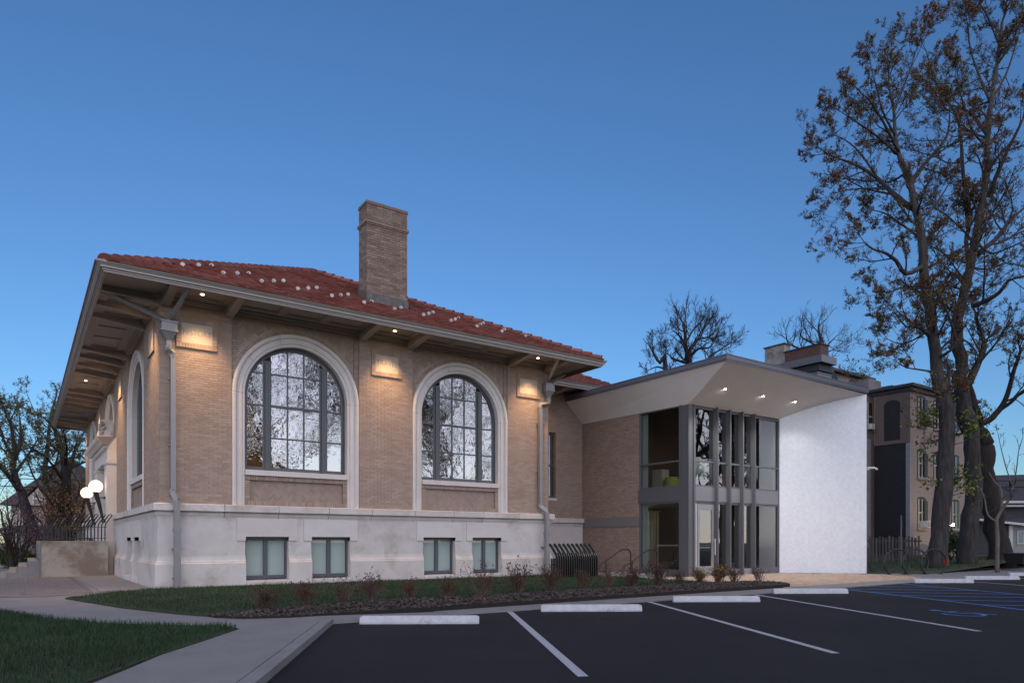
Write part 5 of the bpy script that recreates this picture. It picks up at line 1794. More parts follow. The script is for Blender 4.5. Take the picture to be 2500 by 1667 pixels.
# ================================================================== TREES
T1=[[(30.35,-5.29,0.23,0.44),(30.4,-5.33,2.04,0.417),(30.58,-5.45,3.91,0.394),(30.68,-5.53,5.78,0.371),(30.66,-5.51,6.9,0.348),(30.48,-5.38,8.28,0.325),(30.44,-5.36,7.64,0.302),(30.23,-5.21,9.58,0.279),(30.07,-5.1,11.2,0.256),(29.91,-4.98,12.17,0.234),(29.8,-4.91,13.46,0.211),(29.67,-4.82,15.08,0.188),(29.49,-4.69,16.05,0.165),(29.48,-4.44,17.45,0.142),(29.37,-4.11,18.34,0.119),(29.41,-3.9,19.44,0.096),(29.56,-3.76,20.69,0.073),(29.55,-3.51,22.15,0.05)],[(29.8,-4.91,13.33,0.12),(28.55,-4.76,12.78,0.102),(27.78,-4.71,13.19,0.084),(27.11,-4.61,13.38,0.066),(26.51,-4.43,13.45,0.048),(26.01,-4.32,13.64,0.03)],[(29.54,-4.72,15.79,0.15),(29.68,-4.09,16.47,0.13),(29.75,-3.41,17.37,0.11),(29.6,-2.81,18.18,0.09),(29.32,-2.13,18.87,0.07),(28.93,-1.49,19.35,0.05),(28.54,-1.09,19.65,0.03)],[(30.02,-5.06,10.23,0.12),(28.91,-5.26,10.31,0.095),(27.97,-5.33,10.25,0.07),(27.1,-5.45,10.06,0.045),(26.14,-5.51,10.41,0.02)],[(29.59,-4.51,17.13,0.12),(30.65,-4.53,18.23,0.098),(31.84,-4.63,19.3,0.075),(32.66,-4.72,20.34,0.052),(32.93,-4.66,21.84,0.03)],[(30.23,-5.21,9.25,0.09),(30.0,-5.9,9.39,0.072),(29.88,-6.18,9.93,0.055),(28.29,-6.29,11.21,0.038),(27.56,-6.27,11.31,0.02)],[(29.31,-4.08,18.61,0.08),(28.02,-4.15,19.31,0.06),(26.9,-4.09,19.96,0.04),(26.2,-4.09,20.08,0.02)],[(30.36,-5.3,8.61,0.06),(28.75,-5.39,8.49,0.045),(27.31,-5.35,8.42,0.03),(26.29,-5.38,8.57,0.015)],[(29.75,-4.75,15.58,0.08),(30.71,-4.81,16.08,0.06),(31.89,-4.79,17.15,0.04),(32.6,-4.8,17.89,0.02)],[(29.26,-4.04,18.54,0.07),(27.91,-3.82,18.98,0.053),(26.74,-3.61,19.26,0.037),(25.98,-3.44,19.46,0.02)],[(29.41,-3.9,19.44,0.06),(28.32,-3.87,20.2,0.047),(27.71,-3.93,20.97,0.033),(27.25,-3.97,21.41,0.02)],[(29.56,-3.76,20.69,0.06),(30.51,-3.82,22.34,0.047),(31.26,-3.86,23.84,0.033),(31.86,-3.91,25.08,0.02)],[(29.75,-3.41,17.37,0.06),(28.18,-3.16,17.02,0.047),(27.05,-2.97,16.7,0.033),(26.44,-2.79,16.47,0.02)],[(29.71,-2.89,18.12,0.06),(29.69,-2.14,19.54,0.047),(29.51,-1.52,20.39,0.033),(29.3,-1.13,20.72,0.02)],[(29.7,-4.84,14.56,0.07),(30.09,-3.89,15.6,0.053),(30.25,-3.02,16.51,0.037),(30.3,-2.45,16.88,0.02)],[(29.91,-4.98,12.04,0.06),(30.0,-4.07,12.72,0.047),(30.16,-3.2,12.74,0.033),(30.17,-2.72,13.02,0.02)],[(30.07,-5.1,10.55,0.05),(30.21,-4.22,10.26,0.04),(30.29,-3.66,10.27,0.03),(30.36,-3.1,10.62,0.02)],[(29.75,-4.87,13.92,0.06),(30.87,-4.93,14.89,0.047),(31.95,-4.95,15.82,0.033),(32.61,-4.92,16.62,0.02)]]
T2=[[(33.0,-5.33,0.25,0.46),(33.11,-5.4,1.75,0.438),(33.32,-5.55,3.39,0.417),(33.27,-5.51,5.02,0.395),(33.16,-5.44,6.33,0.373),(32.95,-5.29,7.64,0.352),(32.79,-5.17,8.75,0.33),(32.89,-5.24,9.31,0.308),(32.67,-5.09,10.66,0.287),(32.72,-5.13,11.75,0.265),(32.97,-5.3,12.7,0.243),(33.16,-5.44,13.85,0.222),(33.41,-5.61,15.42,0.2),(33.55,-5.71,16.43,0.178),(34.0,-5.78,18.24,0.157),(34.4,-5.69,20.12,0.135),(34.88,-5.66,22.03,0.113),(35.48,-5.72,24.32,0.092),(36.11,-5.67,26.37,0.07)],[(33.11,-5.4,8.42,0.17),(33.89,-5.34,9.09,0.148),(34.59,-5.34,9.88,0.126),(35.19,-5.27,10.69,0.104),(35.18,-5.02,11.67,0.082),(35.29,-4.85,12.3,0.06)],[(33.25,-5.5,12.09,0.14),(33.16,-6.04,12.12,0.118),(33.02,-6.68,12.31,0.095),(32.88,-7.07,12.69,0.073),(32.82,-7.64,12.69,0.05)],[(33.0,-5.32,12.97,0.09),(32.99,-4.7,13.84,0.07),(33.02,-4.24,13.02,0.05),(33.22,-3.89,12.46,0.03)],[(33.47,-5.65,14.53,0.14),(34.73,-5.93,15.43,0.113),(35.76,-6.16,16.51,0.087),(36.69,-6.33,17.19,0.06)],[(34.11,-5.86,17.21,0.13),(33.7,-6.43,18.2,0.103),(33.56,-6.94,19.06,0.077),(33.41,-7.44,19.81,0.05)],[(34.4,-5.69,20.25,0.09),(34.44,-4.99,21.65,0.07),(34.31,-4.41,22.25,0.05),(34.45,-4.02,22.57,0.03)],[(34.85,-5.64,22.03,0.08),(35.18,-5.02,23.74,0.06),(35.27,-4.6,25.37,0.04),(35.44,-4.47,26.45,0.02)],[(33.66,-5.18,15.91,0.12),(33.91,-4.86,18.25,0.102),(34.04,-4.71,20.11,0.084),(34.09,-4.5,21.63,0.066),(33.65,-3.7,23.59,0.048),(33.51,-3.36,25.23,0.03)],[(33.22,-5.36,13.28,0.1),(33.58,-5.12,15.29,0.105),(33.66,-5.18,15.91,0.11)],[(35.42,-5.68,23.97,0.07),(35.3,-6.33,24.59,0.05),(35.28,-6.8,25.67,0.03)],[(34.4,-5.69,19.77,0.07),(32.94,-5.65,19.99,0.053),(31.9,-5.65,20.96,0.037),(31.4,-5.67,21.56,0.02)],[(34.88,-5.66,22.03,0.07),(36.22,-5.76,23.74,0.053),(37.15,-5.8,25.3,0.037),(37.97,-5.76,26.75,0.02)],[(35.65,-5.72,25.09,0.06),(35.59,-5.31,26.37,0.04),(35.69,-5.01,27.24,0.02)],[(33.39,-5.59,15.08,0.07),(33.15,-6.28,14.24,0.057),(33.05,-6.95,14.19,0.043),(32.94,-7.6,14.26,0.03)],[(33.16,-5.44,13.85,0.07),(34.79,-5.6,14.1,0.057),(36.22,-5.76,14.65,0.043),(37.62,-6.01,14.75,0.03)],[(32.89,-5.24,12.43,0.05),(33.15,-4.57,12.12,0.035),(33.45,-4.05,11.61,0.02)],[(32.67,-5.09,10.66,0.05),(32.55,-5.74,10.09,0.04),(32.15,-6.19,9.27,0.03),(31.66,-6.21,8.61,0.02)]]
T3=[[(37.24,-5.24,0.11,0.5),(37.01,-5.08,1.8,0.467),(36.72,-4.88,3.56,0.433),(36.52,-4.74,4.83,0.4),(36.6,-4.8,5.81,0.367),(36.54,-4.76,6.24,0.333),(36.29,-4.58,6.66,0.3)],[(36.29,-4.58,6.66,0.22),(36.29,-4.58,7.08,0.197),(36.59,-4.3,8.01,0.173),(36.86,-4.0,8.8,0.15),(37.02,-3.87,9.57,0.127),(37.66,-4.08,10.64,0.103),(38.05,-4.11,11.43,0.08)],[(36.34,-4.62,7.01,0.17),(36.72,-4.88,7.22,0.15),(37.12,-5.16,7.72,0.13),(37.24,-5.49,8.45,0.11),(37.23,-5.73,9.45,0.09),(37.29,-6.01,10.44,0.07),(36.81,-6.16,10.54,0.05)],[(37.18,-5.2,7.75,0.1),(37.18,-5.69,8.06,0.08),(37.11,-6.13,8.46,0.06),(37.27,-6.49,8.69,0.04)],[(36.49,-4.72,5.67,0.24),(36.36,-4.39,6.27,0.2),(36.12,-3.97,6.72,0.16),(36.17,-3.76,7.4,0.12),(36.09,-3.46,8.23,0.08),(36.13,-3.25,9.21,0.04)]]
SAP=[[(30.2,-7.63,0.31,0.08),(30.2,-7.63,1.69,0.072),(30.16,-7.61,2.04,0.064),(30.31,-7.71,2.39,0.056),(30.36,-7.99,2.9,0.048),(30.27,-8.17,3.41,0.04)],[(30.16,-7.61,1.98,0.045),(30.1,-7.32,2.28,0.037),(30.23,-7.17,2.88,0.028),(30.31,-6.98,3.43,0.02)],[(30.31,-7.71,2.39,0.04),(30.58,-7.66,3.28,0.032),(30.57,-7.4,3.65,0.023),(30.6,-7.18,4.08,0.015)],[(30.27,-8.17,3.41,0.03),(30.31,-7.96,4.0,0.023),(30.35,-7.74,4.9,0.017),(30.44,-7.56,5.69,0.01)],[(30.29,-8.06,3.01,0.03),(30.13,-8.32,3.96,0.023),(29.99,-8.46,4.79,0.017),(29.9,-8.64,5.33,0.01)]]
B1=[[(34.61,12.49,0.93,0.5),(34.59,12.51,13.13,0.42),(34.53,12.55,13.95,0.34),(34.42,12.62,14.56,0.26),(34.37,12.66,15.45,0.18),(34.25,12.74,16.13,0.1)],[(34.56,12.53,13.4,0.22),(33.43,12.1,13.22,0.167),(32.23,11.72,13.15,0.113),(31.63,11.53,13.22,0.06)],[(34.53,12.55,13.95,0.25),(35.6,13.02,14.84,0.203),(36.73,13.45,15.62,0.155),(38.12,13.69,16.05,0.107),(39.52,13.93,17.08,0.06)],[(34.64,12.47,13.81,0.18),(34.35,11.45,14.08,0.137),(34.09,10.41,13.87,0.093),(33.55,9.57,13.91,0.05)],[(34.59,12.51,13.27,0.2),(35.77,12.29,13.53,0.163),(36.73,12.22,14.22,0.125),(38.24,12.39,15.05,0.087),(39.48,12.74,15.69,0.05)],[(34.42,12.62,14.56,0.18),(33.26,12.22,15.01,0.11),(32.12,11.8,15.05,0.04)],[(34.42,12.62,14.77,0.15),(35.71,12.94,16.09,0.095),(36.96,13.28,16.89,0.04)]]
B2=[[(30.28,10.65,0.94,0.35),(30.29,10.64,11.88,0.277),(29.98,10.85,12.38,0.205),(29.68,11.07,12.94,0.133),(29.63,11.11,13.44,0.06)],[(30.29,10.64,11.95,0.12),(29.83,10.96,12.13,0.08),(28.64,10.58,11.64,0.04)],[(30.29,10.64,12.07,0.12),(30.94,11.4,12.89,0.08),(31.8,12.02,13.68,0.04)]]
B3=[[(55.13,15.18,0.86,0.6),(55.16,15.16,17.33,0.47),(55.16,15.16,18.74,0.34),(54.95,15.31,19.7,0.21),(54.98,15.28,20.67,0.08)],[(55.16,15.16,18.3,0.2),(53.38,15.19,18.54,0.15),(51.83,15.06,18.76,0.1),(50.98,14.43,18.97,0.05)],[(55.16,15.16,18.03,0.2),(56.68,15.31,19.02,0.125),(58.22,15.45,20.03,0.05)],[(55.16,15.16,17.33,0.22),(51.62,15.2,17.74,0.163),(50.03,15.1,17.89,0.107),(48.99,14.6,18.42,0.05)],[(55.23,15.11,17.68,0.14),(57.85,15.71,18.67,0.09),(59.48,15.79,19.22,0.04)]]
LA=[[(-2.28,28.64,1.48,0.42),(-2.6,28.87,2.92,0.363),(-2.81,29.02,3.84,0.307),(-3.14,29.25,4.83,0.25),(-3.24,29.32,5.68,0.193),(-3.19,29.28,6.66,0.137),(-3.35,29.4,7.98,0.08)],[(-3.19,29.28,5.55,0.16),(-2.92,30.32,6.8,0.123),(-2.87,31.5,7.77,0.087),(-2.92,31.54,8.66,0.05)],[(-2.87,29.06,3.97,0.2),(-3.5,28.28,4.93,0.153),(-4.2,27.55,5.95,0.107),(-4.4,27.69,7.32,0.06)],[(-3.16,29.27,5.02,0.14),(-2.76,30.2,5.79,0.11),(-2.3,31.1,6.73,0.08),(-2.0,32.11,7.43,0.05)],[(-3.24,29.32,5.94,0.14),(-3.66,28.39,6.85,0.095),(-3.92,28.57,8.13,0.05)]]
LB=[[(-0.5,34.72,0.93,0.45),(-0.42,34.67,5.15,0.388),(-0.51,34.74,6.21,0.327),(-0.64,34.82,7.11,0.265),(-0.89,35.0,8.02,0.203),(-1.07,35.13,8.62,0.142),(-1.5,35.43,9.15,0.08)],[(-0.33,34.61,5.3,0.22),(-0.08,35.66,6.47,0.173),(0.23,36.66,7.53,0.127),(0.56,37.65,8.07,0.08)],[(-0.51,34.74,6.06,0.16),(-0.45,33.47,7.13,0.11),(-0.62,32.37,7.94,0.06)],[(-0.64,34.82,6.96,0.14),(-1.29,34.06,7.43,0.09),(-1.78,34.4,8.24,0.04)],[(-0.58,34.78,5.15,0.14),(-1.11,33.93,5.95,0.107),(-1.56,33.03,6.42,0.073),(-2.0,32.11,6.58,0.04)],[(-0.08,34.43,6.06,0.12),(0.61,35.17,6.47,0.085),(1.18,34.77,6.78,0.05)]]


def rot_about(v, axis, a):
    return Matrix.Rotation(a, 3, axis) @ v


class Sticks:
    """many thin tapering twigs and leaves gathered into two meshes"""
    def __init__(s, rnd):
        s.v = []; s.f = []; s.lv = []; s.lf = []; s.r = rnd

    def stick(s, pts, r0, r1, n=3):
        m = len(pts)
        b = len(s.v)
        d = (pts[-1] - pts[0])
        if d.length < 1e-6: return
        d.normalize()
        a = d.orthogonal().normalized(); c = d.cross(a)
        for i, p in enumerate(pts):
            r = r0 + (r1 - r0) * i / (m - 1)
            for k in range(n):
                t = 2 * PI * k / n
                q = p + a * (math.cos(t) * r) + c * (math.sin(t) * r)
                s.v.append((q.x, q.y, q.z))
        for i in range(m - 1):
            for k in range(n):
                s.f.append((b + i * n + k, b + i * n + (k + 1) % n, b + (i + 1) * n + (k + 1) % n, b + (i + 1) * n + k))

    def leaf(s, p, size):
        r = s.r
        u = Vector((r.gauss(0, 1), r.gauss(0, 1), r.gauss(0, 1))).normalized()
        w = u.orthogonal().normalized()
        w = rot_about(w, u, r.uniform(0, 2 * PI))
        a = p; b = p + u * size * 0.5 + w * size * 0.38; c = p + u * size; d = p + u * size * 0.5 - w * size * 0.38
        k = len(s.lv)
        s.lv += [tuple(a), tuple(b), tuple(c), tuple(d)]
        s.lf.append((k, k + 1, k + 2, k + 3))


def grow(S, p, d, length, rad, level, P):
    """one wandering branch with children; P: parameters"""
    r = S.r
    n = 4 if level < P['levels'] else 3
    pts = [p.copy()]
    dd = d.copy()
    up = P.get('up', 0.12)
    for i in range(n):
        dd = (dd + Vector((r.gauss(0, 1), r.gauss(0, 1), r.gauss(0, 1))) * P.get('wander', 0.16) + Vector((0, 0, up))).normalized()
        pts.append(pts[-1] + dd * (length / n))
    tip = max(P['rmin'] * 0.6, rad * 0.35)
    S.stick(pts, rad, tip, 5 if rad > 0.03 else (4 if rad > 0.012 else 3))
    if level >= P['levels']:
        if P['leaf'] > 0:
            for i in range(P['nleaf']):
                t = r.random() ** 0.7
                k = min(n - 1, int(t * n)); f = t * n - k
                q = pts[k].lerp(pts[k + 1], f)
                q = q + Vector((r.gauss(0, 1), r.gauss(0, 1), r.gauss(0, 1))) * P['leaf'] * 0.5
                S.leaf(q, P['leaf'] * r.uniform(0.6, 1.3))
        return
    nc = P['kids'][level]
    for i in range(nc):
        t = 0.18 + 0.82 * (i + r.random()) / nc
        k = min(n - 1, int(t * n)); f = t * n - k
        q = pts[k].lerp(pts[k + 1], min(1, f))
        base = (pts[k + 1] - pts[k]).normalized()
        ax = rot_about(base.orthogonal().normalized(), base, r.uniform(0, 2 * PI))
        nd = rot_about(base, ax, R(r.uniform(25, 62)))
        grow(S, q, nd, length * P['ratio'] * r.uniform(0.65, 1.15) * (1.05 - 0.45 * t), max(P['rmin'], rad * 0.5 * (1 - 0.4 * t)), level + 1, P)


def tree(name, label, limbs, seed, P, trunk_mat, leaf_mat, group=None, start=0.45, per_m=1.0, l2=2.4, cat='tree', twig_mat=None, flare=1.35):
    b = limbs[0][0]
    t = thing(name, (b[0], b[1], b[2]), label, cat, group)
    rnd = random.Random(seed)
    tr = MB()
    for i, lm in enumerate(limbs):
        pts = [Vector(p[:3]) for p in lm]; rad = [p[3] for p in lm]
        # subdivide with a little wander so that limbs are not ruler-straight
        P2, R2 = [], []
        for k in range(len(pts) - 1):
            for j in range(3):
                f = j / 3
                # catmull-rom
                a = pts[max(0, k - 1)]; b1 = pts[k]; c = pts[k + 1]; d = pts[min(len(pts) - 1, k + 2)]
                q = 0.5 * ((2 * b1) + (c - a) * f + (2 * a - 5 * b1 + 4 * c - d) * f * f + (3 * b1 - a - 3 * c + d) * f ** 3)
                rr = rad[k] + (rad[k + 1] - rad[k]) * f
                P2.append(q + Vector((rnd.gauss(0, 1), rnd.gauss(0, 1), 0)) * rr * 0.10); R2.append(rr * (1 + rnd.uniform(-0.05, 0.07)))
        P2.append(pts[-1]); R2.append(rad[-1])
        if i == 0:
            P2.insert(0, P2[0] - Vector((0, 0, 0.5))); R2.insert(0, R2[0] * flare * 1.15)
            R2[1] *= flare
            R2[2] *= 1 + (flare - 1) * 0.4
        tr.tube([tuple(p) for p in P2], R2, 12 if i == 0 else 8)
    tr.build('trunk', trunk_mat, t, smooth=True)
    S = Sticks(rnd)
    for i, lm in enumerate(limbs):
        pts = [Vector(p[:3]) for p in lm]; rad = [p[3] for p in lm]
        L = [0]
        for k in range(len(pts) - 1): L.append(L[-1] + (pts[k + 1] - pts[k]).length)
        tot = L[-1]
        s0 = start if i == 0 else 0.2
        n = max(2, int(tot * (1 - s0) * per_m))
        for j in range(n):
            u = (s0 + (1 - s0) * (j + rnd.random()) / n) * tot
            k = 0
            while k < len(L) - 2 and L[k + 1] < u: k += 1
            f = (u - L[k]) / max(1e-6, L[k + 1] - L[k])
            q = pts[k].lerp(pts[k + 1], f)
            rr = rad[k] + (rad[k + 1] - rad[k]) * f
            base = (pts[k + 1] - pts[k]).normalized()
            ax = rot_about(base.orthogonal().normalized(), base, rnd.uniform(0, 2 * PI))
            nd = rot_about(base, ax, R(rnd.uniform(30, 70)))
            grow(S, q, nd, l2 * rnd.uniform(0.6, 1.2) * (1.1 - 0.45 * u / tot), min(rr * 0.5, 0.045 * l2 / 2.0), 0, P)
        # the limb runs out in twigs
        base = (pts[-1] - pts[-2]).normalized()
        for j in range(2):
            ax = rot_about(base.orthogonal().normalized(), base, rnd.uniform(0, 2 * PI))
            grow(S, pts[-1], rot_about(base, ax, R(rnd.uniform(5, 35))), l2 * 0.45, rad[-1] * 0.7, 0, P)
    m = MB(); m.v = S.v; m.f = S.f
    m.build('branches', twig_mat or M['twig'], t)
    if S.lf:
        m = MB(); m.v = S.lv; m.f = S.lf
        m.build('crown', leaf_mat, t)
    return t


def thin(L, k):
    return [[(*p[:3], p[3] * k) for p in lm] for lm in L]


PM = dict(levels=3, kids=[7, 5, 4], ratio=0.52, rmin=0.006, leaf=0.056, nleaf=5, up=0.09, wander=0.16)
tree('maple_tree', 'tall maple with bronze new leaves, leftmost of the big trunks beside the brick apartments', thin(T1, 0.86), 1, PM, M['bark'], M['leaf_red'], 'big maples right of the white wall', start=0.42, per_m=1.5, l2=2.7, flare=1.15)
tree('maple_tree', 'tall maple with a pale flaking trunk, middle of the three big trunks', thin(T2, 0.86), 2, PM, M['bark'], M['leaf_red'], 'big maples right of the white wall', start=0.40, per_m=1.5, l2=2.7, flare=1.15)
tree('maple_tree', 'dark crooked maple leaning left, rightmost of the three big trunks', T3, 3, dict(PM, nleaf=3), M['bark_dark'], M['leaf_red'], 'big maples right of the white wall', start=0.9, per_m=1.2, l2=2.4)
tree('young_tree', 'slim bare young tree in front of the dark leaning trunk', SAP, 4, dict(PM, levels=1, kids=[4], leaf=0.035, nleaf=2, rmin=0.008, ratio=0.5), mat('young_bark', (0.14, 0.125, 0.11), 0.9, var=0.3), M['bark'], start=0.7, per_m=1.6, l2=0.8, flare=1.05)
# green shoots low on the first trunk
S = Sticks(random.Random(8))
b0_ = Vector(T1[0][3][:3])
for i in range(26):
    h = S.r.uniform(-2.6, 1.6)
    a = S.r.uniform(0, 2 * PI)
    p = b0_ + Vector((0.3 * math.cos(a), 0.3 * math.sin(a), h))
    grow(S, p, Vector((math.cos(a), math.sin(a), 0.15)).normalized(), S.r.uniform(0.7, 1.7), 0.018, 1, dict(PM, levels=2, kids=[0, 6], leaf=0.14, nleaf=6))
m = MB(); m.v = S.v; m.f = S.f
t = thing('trunk_shoots', tuple(b0_), 'leafy green shoots sprouting from the leftmost big trunk', 'shoots')
m.build('stems', M['twig'], t)
m = MB(); m.v = S.lv; m.f = S.lf
m.build('leaves', mat('shoot_leaf', (0.12, 0.15, 0.03), 0.7, isl=0.4, spec=0.2), t)

PB = dict(levels=2, kids=[10, 8], ratio=0.50, rmin=0.009, leaf=0, nleaf=0, up=0.16, wander=0.16)
tree('bare_tree', 'bare spreading tree above the addition roof, largest of the bare crowns', thin(B1, 0.55), 11, PB, M['bark_dark'], None, 'bare trees behind the addition', start=0.5, per_m=1.9, l2=2.4, twig_mat=M['bark_dark'])
tree('bare_tree', 'small bare tree just left of the largest bare crown over the addition roof', thin(B2, 0.55), 12, PB, M['bark_dark'], None, 'bare trees behind the addition', start=0.55, per_m=1.9, l2=1.9, twig_mat=M['bark_dark'])
tree('bare_tree', 'bare tree rising behind the rooftop chimneys of the brick tower', thin(B3, 0.5), 13, dict(PB, kids=[7, 5]), M['bark_dark'], None, 'bare trees behind the addition', start=0.65, per_m=1.7, l2=2.8, twig_mat=M['bark_dark'])

PL = dict(levels=2, kids=[7, 6], ratio=0.5, rmin=0.010, leaf=0.10, nleaf=4, up=0.10, wander=0.2)
tree('street_tree', 'leafing tree with a leaning trunk at the far left edge', thin(LA, 0.75), 21, PL, M['bark_dark'], M['leaf_green'], 'street trees left of the library', start=0.45, per_m=1.3, l2=2.8)
tree('street_tree', 'leafing tree close behind the left eave of the library', thin(LB, 0.75), 22, PL, M['bark_dark'], M['leaf_green'], 'street trees left of the library', start=0.42, per_m=1.3, l2=2.8)


def auto_limbs(base, h, spread, rad, seed, nl=7):
    r = random.Random(seed)
    x, y, z = base
    tr = [(x, y, z, rad)]
    n = 6
    px, py = x, y
    for i in range(1, n + 1):
        px += r.gauss(0, 0.25); py += r.gauss(0, 0.25)
        tr.append((px, py, z + h * i / n, rad * (1 - 0.82 * i / n)))
    L = [tr]
    for i in range(nl):
        t = 0.28 + 0.6 * i / nl
        k = min(n - 1, int(t * n)); f = t * n - k
        p = [tr[k][j] + (tr[k + 1][j] - tr[k][j]) * f for j in range(4)]
        a = 2.4 * i + r.uniform(-0.4, 0.4)
        ln = spread * (1.1 - 0.6 * t)
        L.append([(p[0] + math.cos(a) * ln * q, p[1] + math.sin(a) * ln * q, p[2] + ln * (0.35 * q + 0.75 * q * q), p[3] * 0.55 * (1 - 0.75 * q)) for q in (0, 0.25, 0.5, 0.75, 1.0)])
    return L


for (b, h, s, rd, seed, lb_) in (((-8.6, 40.0, -0.2), 13, 5.0, 0.35, 31, 'leafing tree behind the steep roofed house at the far left'),
                                ((-0.6, 58.0, -0.2), 15, 5.5, 0.4, 32, 'distant leafing tree between the steep roof and the library eave'),
                                ((4.5, 64.0, -0.2), 14, 5.5, 0.4, 33, 'distant leafing tree mostly hidden by the library corner')):
    tree('street_tree', lb_, auto_limbs(b, h, s, rd, seed), seed, dict(PL, kids=[6, 5]), M['bark_dark'], M['leaf_green'], 'street trees left of the library', start=0.3, per_m=1.2, l2=2.6)

# trees across the lot, seen in the window reflections
for (b, h, s, rd, seed, lb_) in (((13.5, -41.0, -0.2), 21, 8.0, 0.55, 41, 'bare tree across the lot mirrored in the left half of the first arched window'),
                                ((22.5, -38.0, -0.2), 19, 7.5, 0.5, 42, 'bare tree across the lot mirrored in the right half of the first arched window'),
                                ((33.0, -43.0, -0.2), 20, 8.0, 0.55, 43, 'bare tree across the lot mirrored in the second arched window')):
    tree('reflected_tree', lb_, auto_limbs(b, h, s, rd, seed, 9), seed, dict(PB, kids=[7, 5], rmin=0.03, leaf=0.2, nleaf=1), M['bark_dark'], M['leaf_red'], 'trees across the parking lot', start=0.2, per_m=1.4, l2=3.8, twig_mat=M['bark_dark'])
for (b, h, s, rd, seed, lb_) in (((46.0, -23.5, -0.2), 17, 7.0, 0.75, 44, 'thick trunk mirrored in the leftmost upper pane of the addition'),
                                ((54.5, -24.5, -0.2), 17, 7.0, 0.8, 45, 'thick trunk mirrored in the middle upper panes of the addition'),
                                ((37.5, -20.5, -0.2), 15, 6.0, 0.6, 46, 'forked trunk mirrored between the narrow upper panes of the addition'),
                                ((43.5, -19.0, -0.2), 16, 6.5, 0.6, 47, 'leafy trunk mirrored in the wide right pane of the addition')):
    tree('reflected_tree', lb_, auto_limbs(b, h, s, rd, seed, 9), seed, dict(PB, kids=[6, 5], rmin=0.03, leaf=0.2, nleaf=1), M['bark_dark'], M['leaf_red'], 'trees across the parking lot', start=0.25, per_m=1.0, l2=3.0, twig_mat=M['bark_dark'])

# ------------------------------------------------------------------ shrubs
SH = [(0.56, -7.49), (1.42, -6.98), (2.19, -6.85), (2.82, -6.75), (3.68, -6.72), (4.5, -6.88), (5.14, -7.25), (6.39, -6.80), (7.4, -6.75), (8.57, -6.55), (9.37, -6.62), (10.12, -6.68), (11.15, -6.60), (11.97, -6.66), (12.91, -6.60), (13.79, -6.52), (14.53, -6.52), (15.1, -6.95)]
protos = []
for v in range(5):
    S = Sticks(random.Random(60 + v))
    r = S.r
    for i in range((34, 24, 20, 30, 30)[v]):
        a = r.uniform(0, 2 * PI); tl = r.uniform(0.1, 0.75)
        d = Vector((math.cos(a) * tl, math.sin(a) * tl, 1)).normalized()
        grow(S, Vector((r.gauss(0, 0.035), r.gauss(0, 0.035), -0.02)), d, r.uniform(0.28, 0.50), 0.007, 0, dict(levels=1, kids=[5], ratio=0.5, rmin=0.0026, leaf=0.026 if v != 4 else 0.034, nleaf=(4, 5, 3, 4, 6)[v], up=0.08, wander=0.16))
    ms_ = bpy.data.meshes.new('stems'); ms_.from_pydata(S.v, [], S.f); ms_.materials.append(mat('shrub_stem', (0.10, 0.062, 0.048), 0.9))
    # leaves gather on the upper part
    keep = [f for f in S.lf if S.lv[f[0]][2] > 0.16 or r.random() < 0.3]
    ml = bpy.data.meshes.new('foliage'); ml.from_pydata(S.lv, [], keep); ml.materials.append(M['leaf_bush'] if v != 4 else M['leaf_gold'])
    protos.append((ms_, ml))
SHL = ['round dark red shrub at the left end of the mulch bed', 'red leaved shrub second from the left end of the mulch bed', 'thin red shrub below the second basement window',
       'red shrub third left of the wide wall between basement windows', 'reddish shrub under the middle of the library wall', 'twiggy brown shrub before the third basement window',
       'brown twiggy shrub below the fourth basement window', 'dense dark red shrub left of the right downspout', 'brown shrub in front of the right downspout', 'dark red shrub before the black iron guard',
       'red shrub at the foot of the basement handrails', 'low brown shrub between the two handrail ends', 'red shrub before the lower side window', 'brown shrub under the steel corner column',
       'golden shrub in front of the entrance door', 'golden shrub right of the entrance door', 'red leaved shrub before the middle front panes', 'open reddish shrub at the right tip of the mulch bed']
rr = random.Random(70)
for i, (x, y) in enumerate(SH):
    v = 4 if i in (14, 15) else i % 4
    t = thing('shrub', (x, y, -0.02), SHL[i], 'shrub', 'shrubs along the mulch bed')
    t.rotation_euler = (0, 0, rr.uniform(0, 6))
    s_ = rr.uniform(1.0, 1.5)
    t.scale = (s_ * rr.uniform(0.85, 1.2), s_, s_ * rr.uniform(0.75, 1.15))
    for nm, me in zip(('stems', 'foliage'), protos[v]):
        c = bpy.data.objects.new(nm, me); col.objects.link(c); c.parent = t


def bush(name, loc, rx, rz, n, leaf, matl, label, seed, cat='bush', group=None, stems=10):
    t = thing(name, loc, label, cat, group)
    S = Sticks(random.Random(seed))
    r = S.r
    o = Vector(loc)
    for i in range(stems):
        a = r.uniform(0, 2 * PI); tl = r.uniform(0.1, 0.9) * rx / rz
        grow(S, o + Vector((r.gauss(0, 0.08), r.gauss(0, 0.08), -0.05)), Vector((math.cos(a) * tl, math.sin(a) * tl, 1)).normalized(), rz * r.uniform(0.6, 0.95), 0.03 * rz / 2, 0, dict(levels=1, kids=[6], ratio=0.4, rmin=0.008, leaf=0, nleaf=0, up=0.05, wander=0.15))
    for i in range(n):
        a = r.uniform(0, 2 * PI); u = r.uniform(-0.75, 1); k = (r.random() ** 0.4) * (0.85 + 0.2 * math.sin(a * 3 + u * 4))
        q = o + Vector((math.cos(a) * math.sqrt(max(0, 1 - u * u)) * rx * k, math.sin(a) * math.sqrt(max(0, 1 - u * u)) * rx * k, rz * 0.55 + u * rz * 0.5 * k))
        S.leaf(q, leaf * r.uniform(0.6, 1.3))
    m = MB(); m.v = S.v; m.f = S.f; m.build('stems', M['twig'], t)
    m = MB(); m.v = S.lv; m.f = S.lf; m.build('foliage', matl, t)


